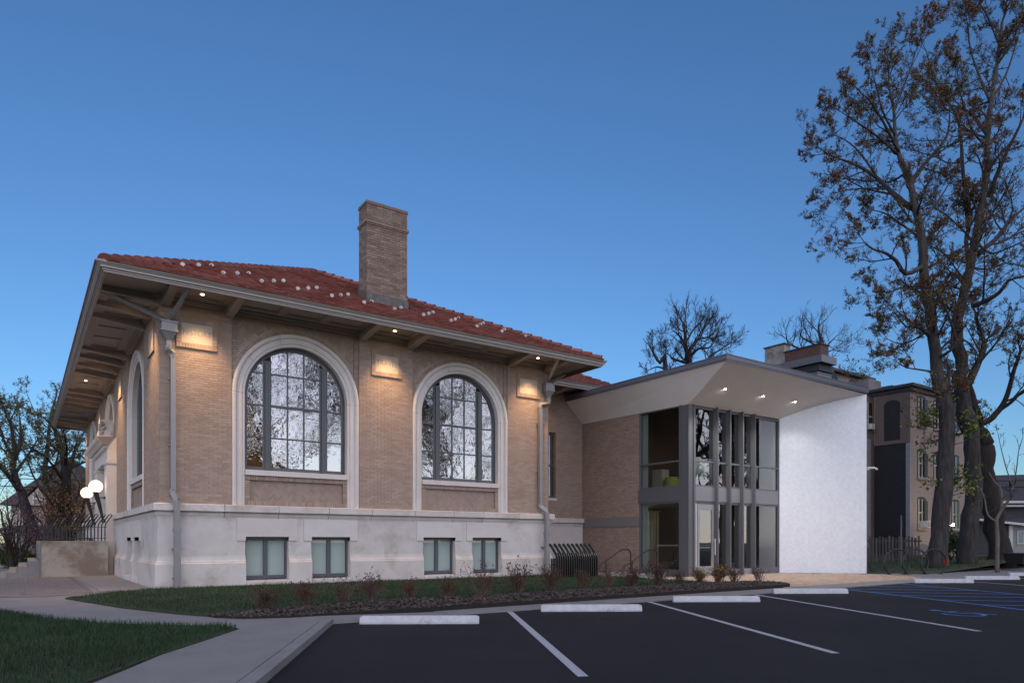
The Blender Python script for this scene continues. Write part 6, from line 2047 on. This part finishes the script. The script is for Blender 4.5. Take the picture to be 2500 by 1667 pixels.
def F_(px, D):
    """point on the ground at a bearing (offset px of 1710 from the view axis) and distance D, in world coordinates"""
    c, s = math.cos(R(35.104)), math.sin(R(35.104))
    k = px / 1710 * D
    return (CAM[0] + c * k + s * D, CAM[1] - s * k + c * D)


bush('boxwood', (-3.42, 19.7, -0.1), 0.75, 0.95, 2600, 0.09, M['leaf_box'], 'round clipped boxwood at the left edge by the wooden fence', 81, group='boxwoods by the entrance steps')
bush('boxwood', (-2.62, 19.2, -0.1), 0.55, 0.80, 1800, 0.09, M['leaf_box'], 'round clipped boxwood beside the entrance steps', 82, group='boxwoods by the entrance steps')
bush('redbud', (*F_(-1215, 30), -0.1), 1.3, 3.6, 1100, 0.06, M['leaf_purple'], 'purple flowering redbud at the left edge of the picture', 83, stems=16)
bush('redbud', (*F_(-1140, 36), -0.1), 0.9, 2.3, 800, 0.06, M['leaf_purple'], 'small purple redbud behind the stair railing', 84, stems=14)
bush('rust_shrub', (*F_(-1090, 46), -0.1), 2.2, 5.6, 4200, 0.12, M['leaf_rust'], 'tall rust coloured bush behind the globe lamps', 85, stems=22)
bush('dark_shrub', (*F_(55 + 1010, 35), 0.15), 0.7, 1.7, 1500, 0.12, M['leaf_box'], 'dark evergreen shrub between the two big maple trunks', 86)
# ================================================================== NEIGHBOURING BUILDINGS


def brick_tex(name, c1, c2, mort, scale=1.0, rough=0.9):
    m = bpy.data.materials.new(name); m.use_nodes = True
    t = m.node_tree; N = t.nodes; Lk = t.links.new
    b = N["Principled BSDF"]; b.inputs["Roughness"].default_value = rough
    ge = N.new("ShaderNodeNewGeometry")
    sp = N.new("ShaderNodeSeparateXYZ"); Lk(ge.outputs["Position"], sp.inputs[0])
    ad = N.new("ShaderNodeMath"); Lk(sp.outputs[0], ad.inputs[0]); Lk(sp.outputs[1], ad.inputs[1])
    cb = N.new("ShaderNodeCombineXYZ"); Lk(ad.outputs[0], cb.inputs[0]); Lk(sp.outputs[2], cb.inputs[1])
    br = N.new("ShaderNodeTexBrick")
    br.inputs["Color1"].default_value = (*c1, 1); br.inputs["Color2"].default_value = (*c2, 1); br.inputs["Mortar"].default_value = (*mort, 1)
    br.inputs["Scale"].default_value = 1.0; br.inputs["Brick Width"].default_value = 0.24 * scale; br.inputs["Row Height"].default_value = 0.08 * scale; br.inputs["Mortar Size"].default_value = 0.010 * scale
    Lk(cb.outputs[0], br.inputs["Vector"])
    Lk(br.outputs[0], b.inputs["Base Color"])
    bp = N.new("ShaderNodeBump"); bp.inputs["Distance"].default_value = 0.02; bp.inputs["Strength"].default_value = 0.6; bp.invert = True
    Lk(br.outputs["Fac"], bp.inputs["Height"]); Lk(bp.outputs[0], b.inputs["Normal"])
    MATS[name] = m
    return m


M['apt_brick'] = brick_tex('painted_brick', (0.36, 0.29, 0.25), (0.31, 0.25, 0.22), (0.21, 0.17, 0.15))
M['red_brick'] = brick_tex('old_red_brick', (0.13, 0.055, 0.04), (0.095, 0.045, 0.035), (0.12, 0.10, 0.09))
M['taupe'] = mat('taupe_paint', (0.165, 0.125, 0.115), 0.85, var=0.15, nscale=1.5)
M['blacksid'] = mat('black_siding', (0.014, 0.014, 0.016), 0.6, var=0.3)
M['greysid'] = mat('grey_siding', (0.28, 0.28, 0.30), 0.7, isl=0.06)
M['cornice'] = mat('dark_cornice', (0.035, 0.035, 0.04), 0.6)
M['navy'] = mat('dark_house_siding', (0.035, 0.038, 0.05), 0.7, isl=0.1)
M['shingle'] = mat('dark_shingle', (0.03, 0.032, 0.042), 0.9, c2=(0.042, 0.043, 0.052), nscale=3)
M['winframe'] = mat('pale_sash', (0.42, 0.40, 0.36), 0.6)
M['winglass'] = mat('dark_window', (0.012, 0.014, 0.016), 0.08, spec=0.8)

apt = thing('apartment_block', (42.0, 6.0, -0.05), 'three storey painted brick apartment block with black siding behind the maples', 'building')
AX, AY, AT = 38.69, -0.15, 10.0
TS = lambda s, d, z: (s, AY + d, z)
TE = lambda s, d, z: (AX + d, s, z)
MB().box(AX + 0.02, 47.0, AY + 0.02, 13.0, -0.2, AT).build('wall', M['apt_brick'], apt)
# south windows, set into shallow recesses
for x0, x1 in ((39.58, 40.56), (41.56, 42.54), (43.9, 44.9), (45.7, 46.6)):
    for z0, z1 in ((7.92, 9.62), (4.92, 6.5), (1.96, 3.74)):
        f = MB(TS)
        f.box(x0, x1, -0.01, 0.012, z0, z1 - 0.12)
        fr = f.build('window', M['winglass'], apt)
        g_ = MB(TS)
        g_.box(x0, x0 + 0.09, -0.05, -0.012, z0, z1 - 0.12); g_.box(x0 + 0.09, x1 - 0.40, -0.05, -0.012, (z0 + z1) / 2 - 0.05, (z0 + z1) / 2 + 0.02); g_.box(x0 + 0.42, x0 + 0.50, -0.05, -0.012, z0, z1 - 0.12)
        g_.box(x0, x1, -0.06, -0.011, z0 - 0.06, z0 - 0.001)
        g_.build('sash', M['winframe'], fr)
        q = MB(TS)
        n = 8
        xm = (x0 + x1) / 2
        pts = [(x0 - 0.02, z1 - 0.121), (x1 + 0.02, z1 - 0.121)] + [(xm + (x1 - x0 + 0.04) / 2 * math.cos(PI * k / n), z1 - 0.121 + 0.15 * math.sin(PI * k / n)) for k in range(1, n)]
        q.prism(pts, -0.012, 0.01)
        q.build('arch_head', M['cornice'], fr)
        MB(TS).box(x0 - 0.08, x1 + 0.08, -0.09, 0.0, z0 - 0.16, z0 - 0.061).build('sill', M['apt_brick'], fr)
        MB(TS).box(x0 + 0.55, x0 + 0.93, -0.14, -0.061, z0, z1 - 0.2).build('storm_shutter', M['cornice'], fr) if x0 < 43 else None
ac = MB(TS).box(39.78, 40.30, -0.42, -0.02, 1.98, 2.36).build('air_conditioner', M['trimw'], apt)
for i in range(5):
    MB(TS).box(39.80, 40.28, -0.43, -0.421, 2.02 + i * 0.065, 2.055 + i * 0.065).build('vent_slat', M['cornice'], ac)
# cornice and roof gear
MB().box(AX - 0.28, 47.4, AY - 0.30, 13.2, AT, AT + 0.16).build('cornice', M['cornice'], apt)
MB().box(AX - 0.10, 47.2, AY - 0.12, 13.1, AT - 0.22, AT - 0.002).build('cornice_bed', M['cornice'], apt)
MB().box(40.4, 42.0, 3.2, 4.4, AT + 0.16, AT + 1.35).build('chimney', mat('grey_render', (0.22, 0.21, 0.215), 0.9, var=0.3, nscale=2), apt)
MB().box(42.2, 46.4, 2.6, 4.4, AT + 0.16, AT + 1.05).build('roof_house', mat('grey_slate', (0.10, 0.10, 0.115), 0.9, var=0.3, nscale=3), apt)
# west face: taupe paint above, boarded arch, black siding below
MB(TE).box(AY + 0.0, 1.85, -0.012, 0.02, 6.95, AT - 0.23).build('painted_wall', M['taupe'], apt)
pts = [(0.40, 7.05), (1.32, 7.05), (1.32, 9.1)] + [(0.86 + 0.46 * math.cos(PI * k / 10), 9.1 + 0.30 * math.sin(PI * k / 10)) for k in range(1, 10)] + [(0.40, 9.1)]
MB(TE).prism(pts, -0.02, 0.0).build('boarded_arch', M['blacksid'], apt)
MB(TE).box(AY - 0.02, 1.9, -0.10, 0.0, 6.82, 6.95).build('ledge', M['taupe'], apt)
sid = MB(TE).box(0.05, 1.88, -0.02, 0.0, -0.1, 6.82).build('black_siding', M['blacksid'], apt)
for i in range(46):
    z = 0.0 + i * 0.148
    MB(TE).hexa([(0.05, -0.05, z), (1.88, -0.05, z), (1.88, -0.021, z), (0.05, -0.021, z)], [(0.05, -0.024, z + 0.14), (1.88, -0.024, z + 0.14), (1.88, -0.021, z + 0.14), (0.05, -0.021, z + 0.14)]).build('clapboard', M['blacksid'], sid)
gs = MB(TE).box(AY - 0.03, 0.049, -0.06, 0.0, 0.9, 6.82).build('corner_siding', M['greysid'], apt)
for i in range(40):
    z = 0.92 + i * 0.147
    MB(TE).hexa([(AY - 0.04, -0.10, z), (0.045, -0.10, z), (0.045, -0.061, z), (AY - 0.04, -0.061, z)], [(AY - 0.04, -0.065, z + 0.135), (0.045, -0.065, z + 0.135), (0.045, -0.061, z + 0.135), (AY - 0.04, -0.061, z + 0.135)]).build('clapboard', M['greysid'], gs)
# projecting bay further back with grey siding
MB().box(AX - 0.9, AX - 0.001, 1.92, 9.0, -0.1, 9.7).build('rear_bay', M['taupe'], apt)
gs = MB().box(AX - 0.95, AX - 0.902, 1.90, 3.2, 0.8, 7.3).build('bay_siding', M['greysid'], apt)
for i in range(42):
    z = 0.82 + i * 0.152
    MB().box(AX - 0.95, AX - 0.45, 1.865 - 0.0, 1.915, z, z + 0.142).build('clapboard', M['greysid'], gs)
w1_ = MB().box(AX - 0.75, AX - 0.25, 1.89, 1.918, 7.75, 9.35).build('bay_window', M['winglass'], apt)
MB().box(AX - 0.80, AX - 0.70, 1.86, 1.889, 7.75, 9.35).build('sash', M['winframe'], w1_)
MB().box(AX - 0.70, AX - 0.25, 1.86, 1.889, 8.5, 8.57).build('sash', M['winframe'], w1_)
MB().box(AX - 0.68, AX - 0.30, 1.70, 1.885, 7.78, 8.1).build('air_conditioner', M['trimw'], w1_)
# rough stone footing and bricked arch
for i in range(7):
    MB(TS).box(38.72 + (i % 2) * 0.3, 39.0 + (i % 2) * 0.3, -0.07, 0.0, 0.05 + (i // 2) * 0.22, 0.24 + (i // 2) * 0.22).build('footing_stone', mat('rubble', (0.27, 0.24, 0.22), 0.95, var=0.4, nscale=6), apt)
pts = [(39.35, -0.05), (41.0, -0.05), (41.0, 0.65)] + [(40.175 + 0.825 * math.cos(PI * k / 10), 0.65 + 0.38 * math.sin(PI * k / 10)) for k in range(1, 10)] + [(39.35, 0.65)]
MB(TS).prism(pts, -0.03, 0.0).build('cellar_arch', mat('grey_parge', (0.13, 0.13, 0.14), 0.95), apt)

# taller brick house behind the addition
twr = thing('brick_tower_house', (44.0, 9.0, 0.0), 'old brick building with dark cornice and two roof chimneys behind the canopy', 'building')
MB().box(42.3, 48.2, 7.34, 17.0, -0.2, 12.98).build('wall', M['apt_brick'], twr)
TB_ = lambda s, d, z: (s, 7.34 + d, z)
for x0, x1 in ((43.25, 44.2), (45.6, 46.65)):
    q = MB(TB_)
    xm = (x0 + x1) / 2; hw = (x1 - x0) / 2
    pts = [(x0, 10.3), (x1, 10.3), (x1, 12.45)] + [(xm + hw * math.cos(PI * k / 10), 12.45 + 0.38 * math.sin(PI * k / 10)) for k in range(1, 10)] + [(x0, 12.45)]
    q.prism(pts, -0.04, 0.01)
    wv = q.build('window', M['winglass'], twr)
    MB(TB_).box(x0 + 0.05, x0 + 0.16, -0.07, -0.041, 10.3, 12.4).build('sash', M['winframe'], wv)
MB().box(42.0, 48.6, 6.94, 17.2, 12.98, 13.15).build('eave', M['cornice'], twr)
MB().hexa([(42.0, 6.94, 13.152), (48.6, 6.94, 13.152), (48.6, 17.2, 13.152), (42.0, 17.2, 13.152)], [(43.0, 8.2, 13.6), (47.6, 8.2, 13.6), (47.6, 16, 13.6), (43.0, 16, 13.6)]).build('roof', M['cornice'], twr)
MB().box(40.17, 41.98, 6.14, 16.0, 13.0, 13.47).build('west_cornice', M['parapet'], twr)
MB().box(40.45, 42.29, 6.5, 16.0, 12.55, 12.998).build('cornice_bed', M['cornice'], twr)
wbay = MB().box(40.6, 42.28, 6.7, 16.0, 9.0, 12.548).build('west_bay', M['parapet'], twr)
for i in range(6):
    MB().box(40.57, 42.25, 6.66, 6.699, 11.6 + i * 0.16, 11.74 + i * 0.16).build('clapboard', M['parapet'], wbay)
MB().box(41.5, 42.5, 7.03, 9.75, 13.15, 14.55).build('brick_stack', M['red_brick'], twr)
MB().box(41.43, 42.57, 6.96, 9.82, 14.55, 14.63).build('stack_coping', M['cornice'], twr)
MB().box(44.4, 45.2, 11.7, 13.4, 13.3, 16.1).build('rendered_chimney', mat('flaking_render', (0.34, 0.33, 0.32), 0.9, c2=(0.14, 0.11, 0.10), nscale=1.4), twr)
MB().box(44.33, 45.27, 11.62, 13.48, 16.1, 16.19).build('chimney_coping', M['cornice'], twr)
MB().tube([(42.1, 6.9, 12.9), (42.15, 7.2, 12.5), (42.15, 7.2, 9.5)], 0.08, 8).build('downpipe', M['cornice'], twr)

# dark house at the right edge (its front runs across the view)
CR, SR = math.cos(R(35.104)), math.sin(R(35.104))
TV = lambda s, d, z: (CAM[0] + CR * s + SR * d, CAM[1] - SR * s + CR * d, z)
o_ = TV(34.0, 52, 0)
dh = thing('dark_house', (o_[0], o_[1], -0.1), 'dark sided house with shingled roof behind the leaning trunk', 'house')
MB(TV).box(30.6, 44, 52, 60, -0.2, 3.9).build('wall', M['navy'], dh)
m = MB(TV)
m.add([(30.2, 51.4, 4.15), (44.5, 51.4, 4.15), (44.5, 56, 6.6), (31.6, 56, 6.3), (30.2, 60.6, 4.15), (44.5, 60.6, 4.15)], [(0, 1, 2, 3), (3, 2, 5, 4), (0, 3, 4)])
rf_ = m.build('roof', M['shingle'], dh)
MB(TV).box(37.6, 38.2, 52.6, 53.0, 5.3, 5.75).build('roof_vent', M['cornice'], rf_)
MB(TV).box(30.2, 44.5, 51.3, 51.398, 3.98, 4.15).build('gutter', M['trimw'], dh)
MB(TV).box(30.2, 44.5, 51.5, 51.9, 3.72, 3.88).build('frieze_board', M['trimw'], dh)
# low shed roof addition in front
m = MB(TV)
m.add([(29.6, 47.6, 2.95), (34.6, 47.6, 2.42), (34.6, 51.8, 2.75), (29.6, 51.8, 3.3)], [(0, 1, 2, 3)])
m.add([(34.6, 47.6, 2.42), (44, 47.6, 2.42), (44, 51.8, 3.4), (34.6, 51.8, 2.75)], [(0, 1, 2, 3)])
m.build('shed_roof', M['shingle'], dh)
m = MB(TV)
m.hexa([(29.6, 47.5, 2.80), (34.6, 47.5, 2.27), (34.6, 47.6, 2.27), (29.6, 47.6, 2.80)], [(29.6, 47.5, 2.95), (34.6, 47.5, 2.42), (34.6, 47.6, 2.42), (29.6, 47.6, 2.95)])
m.box(34.601, 44, 47.5, 47.6, 2.24, 2.42)
m.build('shed_fascia', M['trimw'], dh)
sd_ = MB(TV).box(29.8, 34.0, 48.0, 51.9, -0.2, 2.6).build('shed_wall', M['navy'], dh)
for i in range(17):
    MB(TV).box(29.8, 34.0, 47.965, 47.999, 0.0 + i * 0.15, 0.142 + i * 0.15).build('clapboard', M['navy'], sd_)
MB(TV).box(34.001, 34.25, 47.9, 48.1, -0.1, 2.3).build('corner_board', M['trimw'], dh)
gs = MB(TV).box(34.26, 44, 48.0, 51.9, -0.2, 2.4).build('grey_wing', M['greysid'], dh)
for i in range(16):
    MB(TV).box(34.26, 44, 47.965, 47.999, 0.0 + i * 0.15, 0.142 + i * 0.15).build('clapboard', M['greysid'], gs)
for x0, x1, z0, z1 in ((34.62, 34.98, 1.05, 1.85), (35.35, 35.75, 0.75, 1.65)):
    wv = MB(TV).box(x0, x1, 47.93, 47.962, z0, z1).build('window', mat('pale_pane', (0.20, 0.27, 0.27), 0.2), dh)
    q = MB(TV)
    q.box(x0 - 0.06, x0 - 0.001, 47.90, 47.961, z0 - 0.06, z1 + 0.06); q.box(x1 + 0.001, x1 + 0.06, 47.90, 47.961, z0 - 0.06, z1 + 0.06); q.box(x0, x1, 47.90, 47.961, z1 + 0.001, z1 + 0.06); q.box(x0, x1, 47.90, 47.961, z0 - 0.06, z0 - 0.001)
    q.build('casing', M['trimw'], wv)

# chain link fence in front of the dark house
cf = thing('chain_link_fence', TV(36.5, 42.5, 0.2), 'grey chain link fence at the right edge before the dark house', 'fence')
q = MB(TV)
for i in range(70):
    s = 31.2 + i * 0.11
    q.tube([(s, 42.5, 0.2), (s + 1.2, 42.5, 1.4)], 0.006, 3, False)
    q.tube([(s + 1.2, 42.5, 0.2), (s, 42.5, 1.4)], 0.006, 3, False)
MB().add(q.v, q.f) if 0 else None
w_ = MB(); w_.T = None; w_.v = [TV(*v) if False else v for v in q.v]; w_.f = q.f
w_.build('mesh_wire', M['guard'], cf)
for s in (31.2, 33.4, 35.6, 37.8):
    MB(TV).tube([(s, 42.5, 0.0), (s, 42.5, 1.5)], 0.03, 8).build('post', M['black'], cf)
MB(TV).tube([(31.2, 42.5, 1.42), (40, 42.5, 1.42)], 0.022, 6).build('top_rail', M['black'], cf)

# wooden picket gate and pole beside the white wall
pg = thing('picket_gate', (33.9, 1.4, 0.15), 'weathered dark picket fence between the white wall and the apartments', 'fence')
for i in range(16):
    s = 18.1 + i * 0.165
    MB(TV).box(s, s + 0.09, 35.5, 35.53, 0.10, 1.45 - 0.05 * (i % 3)).build('picket', mat('grey_wood', (0.085, 0.078, 0.075), 0.9, isl=0.3), pg)
for z in (0.4, 1.15):
    MB(TV).box(18.0, 20.8, 35.535, 35.57, z, z + 0.08).build('rail', MATS['grey_wood'], pg)
pl = thing('signpost', (*F_(950, 33), 0.05), 'thin dark steel post standing before the picket fence', 'post')
p_ = F_(950, 33)
MB().tube([(p_[0], p_[1], -0.05), (p_[0], p_[1], 2.35)], 0.035, 8).build('pole', M['steel'], pl)
MB().lathe([(0.04, 0), (0.045, 0.02), (0.01, 0.05)], (p_[0], p_[1], 2.35), 8).build('cap', M['steel'], pl)
MB().box(p_[0] - 0.09, p_[0] + 0.09, p_[1] - 0.09, p_[1] + 0.09, -0.06, -0.03).build('foot', M['steel'], pl)

# floodlight on the apartment corner beyond the first trunk
fx, fy = F_(1064, 39.0)
fl_ = thing('flood_lamp', (fx, fy, 0.2), 'lit floodlight on a pale post right of the first maple trunk', 'lamp')
MB().box(fx - 0.06, fx + 0.06, fy - 0.06, fy + 0.06, -0.1, 2.1).build('post', M['apt_brick'], fl_)
MB().tube([(fx, fy, 2.0), (fx + 0.1, fy - 0.18, 2.08)], 0.03, 6).build('arm', M['trimw'], fl_)
MB().ball((fx + 0.1, fy - 0.22, 2.08), 0.06, 12, 8).build('bulb', M['lens_white'], fl_)
point('flood_glow', (fx + 0.12, fy - 0.4, 2.1), 30, (1.0, 0.80, 0.50), 0.08, fl_)
rp_ = F_(1059, 30.2)
pt = thing('bucket', (rp_[0], rp_[1], 0.14), 'small red bucket at the foot of the first maple trunk', 'bucket')
MB().lathe([(0.09, 0.0), (0.12, 0.25), (0.11, 0.25), (0.08, 0.02)], (rp_[0], rp_[1], 0.14), 12).build('pail', mat('red_plastic', (0.35, 0.03, 0.02), 0.5), pt)
MB().tube([(rp_[0] - 0.11, rp_[1], 0.39), (rp_[0], rp_[1], 0.50), (rp_[0] + 0.11, rp_[1], 0.39)], 0.006, 5).build('handle', M['black'], pt)
bx_ = F_(1238, 31)
bt_ = thing('storage_bin', (bx_[0], bx_[1], 0.2), 'black plastic storage bin on the grass at the right edge', 'bin')
MB().hexa([(bx_[0] - 0.5, bx_[1] - 0.3, 0.18), (bx_[0] + 0.5, bx_[1] - 0.3, 0.18), (bx_[0] + 0.5, bx_[1] + 0.3, 0.18), (bx_[0] - 0.5, bx_[1] + 0.3, 0.18)], [(bx_[0] - 0.62, bx_[1] - 0.4, 0.62), (bx_[0] + 0.62, bx_[1] - 0.4, 0.62), (bx_[0] + 0.62, bx_[1] + 0.4, 0.62), (bx_[0] - 0.62, bx_[1] + 0.4, 0.62)]).build('tub', M['black'], bt_)
MB().box(bx_[0] - 0.66, bx_[0] + 0.66, bx_[1] - 0.44, bx_[1] + 0.44, 0.621, 0.66).build('lid', M['black'], bt_)

# house with a steep pyramid roof at the far left
o_ = TV(-51, 80, 0)
ph = thing('pyramid_roof_house', (o_[0], o_[1], -0.1), 'pale old house with a steep dark pyramid roof at the far left', 'house')
M['palewall'] = mat('pale_house_wall', (0.36, 0.31, 0.27), 0.9, var=0.1)
M['housebrown'] = mat('brown_shingle_roof', (0.045, 0.038, 0.033), 0.95, c2=(0.06, 0.05, 0.04), nscale=2)
MB(TV).box(-57.2, -48.5, 80, 90, -0.3, 5.3).build('wall', M['palewall'], ph)
m = MB(TV)
m.add([(-58.2, 79.2, 5.3), (-47.6, 79.2, 5.3), (-47.6, 91, 5.3), (-58.2, 91, 5.3), (-53.4, 84.5, 11.4)], [(0, 1, 4), (1, 2, 4), (2, 3, 4), (3, 0, 4)])
m.build('roof', M['housebrown'], ph)
m = MB(TV)
m.add([(-55.6, 79.0, 5.25), (-51.2, 79.0, 5.25), (-53.4, 79.0, 7.3)], [(0, 1, 2)])
gb_ = m.build('gable', M['palewall'], ph)
m = MB(TV)
m.add([(-56.0, 78.8, 5.1), (-53.4, 78.8, 7.55), (-53.4, 83, 7.55), (-56, 83, 5.1)], [(0, 1, 2, 3)])
m.add([(-50.8, 78.8, 5.1), (-53.4, 78.8, 7.55), (-53.4, 83, 7.55), (-50.8, 83, 5.1)], [(0, 1, 2, 3)])
m.build('gable_roof', M['housebrown'], ph)
for x0, x1, z0, z1, y in ((-53.9, -53.0, 5.5, 6.5, 78.95), (-55.2, -53.9, 2.9, 4.6, 79.95), (-52.0, -50.9, 2.9, 4.6, 79.95)):
    wv = MB(TV).box(x0, x1, y, y + 0.04, z0, z1).build('window', M['winglass'], ph)
    q = MB(TV)
    q.box(x0 - 0.1, x0 - 0.002, y - 0.04, y + 0.035, z0 - 0.1, z1 + 0.1); q.box(x1 + 0.002, x1 + 0.1, y - 0.04, y + 0.035, z0 - 0.1, z1 + 0.1); q.box(x0, x1, y - 0.04, y - 0.002, (z0 + z1) / 2 - 0.04, (z0 + z1) / 2 + 0.04)
    q.build('casing', M['trimw'], wv)
q = MB(TV)
q.add([(-57.6, 77.3, 2.3), (-50.0, 77.3, 2.3), (-50.0, 80, 3.0), (-57.6, 80, 3.0)], [(0, 1, 2, 3)])
q.build('porch_roof', M['housebrown'], ph)
for s in (-57.3, -54.9, -52.5, -50.2):
    MB(TV).box(s, s + 0.2, 77.5, 77.7, -0.2, 2.35).build('porch_post', M['trimw'], ph)
ln_ = TV(-56.3, 77.0, 4.9)

# plank fence at the far left
wf = thing('plank_fence', (-3.0, 24.3, 0.0), 'weathered grey plank fence left of the entrance steps', 'fence')
for i in range(34):
    s = -27.4 + i * 0.152
    MB(TV).box(s, s + 0.14, 36, 36.03, -0.15, 0.98 + 0.02 * ((i * 7) % 3)).build('plank', mat('weathered_plank', (0.16, 0.135, 0.115), 0.95, isl=0.25, var=0.2, nscale=6, stretch=(1, 1, 0.15)), wf)
for z in (0.15, 0.75):
    MB(TV).box(-27.5, -22.2, 36.035, 36.09, z, z + 0.09).build('fence_rail', MATS['weathered_plank'], wf)
for s in (-27.3, -24.9, -22.4):
    MB(TV).box(s, s + 0.1, 36.092, 36.18, -0.15, 1.1).build('fence_post', MATS['weathered_plank'], wf)

# overhead wires
def wire(a, b, sag, label):
    pts = []
    for i in range(21):
        t = i / 20
        pts.append(tuple(TV(a[0] + (b[0] - a[0]) * t, a[1] + (b[1] - a[1]) * t, a[2] + (b[2] - a[2]) * t - sag * 4 * t * (1 - t))))
    o = MB().tube(pts, 0.035, 4).build('overhead_wire', M['black'])
    tag(o, label, 'wire', 'overhead wires')


wire((-60, 60, 7.3), (0, 66, 6.6), 0.5, 'upper overhead wire crossing before the steep roofed house')
wire((-60, 60, 6.6), (0, 66, 5.9), 0.5, 'lower overhead wire crossing before the steep roofed house')
wire((28, 46, 5.1), (75, 40, 6.2), 0.25, 'upper overhead wire above the dark house roof at the right')
wire((28, 46, 4.7), (75, 40, 5.5), 0.25, 'lower overhead wire above the dark house roof at the right')

# unseen house, added to put a dark reflection low in the first arched window
rh = thing('added_house_across_lot', (13.0, -49.0, -0.2), 'unseen dark gabled house added across the lot to darken the low reflection in the first arched window', 'house')
MB().box(5.5, 18.5, -56, -46.5, -0.3, 6.2).build('wall', M['navy'], rh)
m = MB()
m.add([(4.8, -46.0, 6.0), (19.2, -46.0, 6.0), (17.0, -51.2, 10.4), (7.0, -51.2, 10.4), (4.8, -56.5, 6.0), (19.2, -56.5, 6.0)], [(0, 1, 2, 3), (3, 2, 5, 4), (0, 3, 4), (1, 5, 2)])
m.build('roof', M['shingle'], rh)
for x0 in (6.8, 10.0, 13.2, 16.2):
    for z0 in (0.9, 3.6):
        wv = MB().box(x0, x0 + 1.1, -46.49, -46.44, z0, z0 + 1.6).build('window', M['winglass'], rh)
        MB().box(x0 - 0.08, x0 + 1.18, -46.49, -46.42, z0 - 0.12, z0 - 0.01).build('sill', M['trimw'], wv)
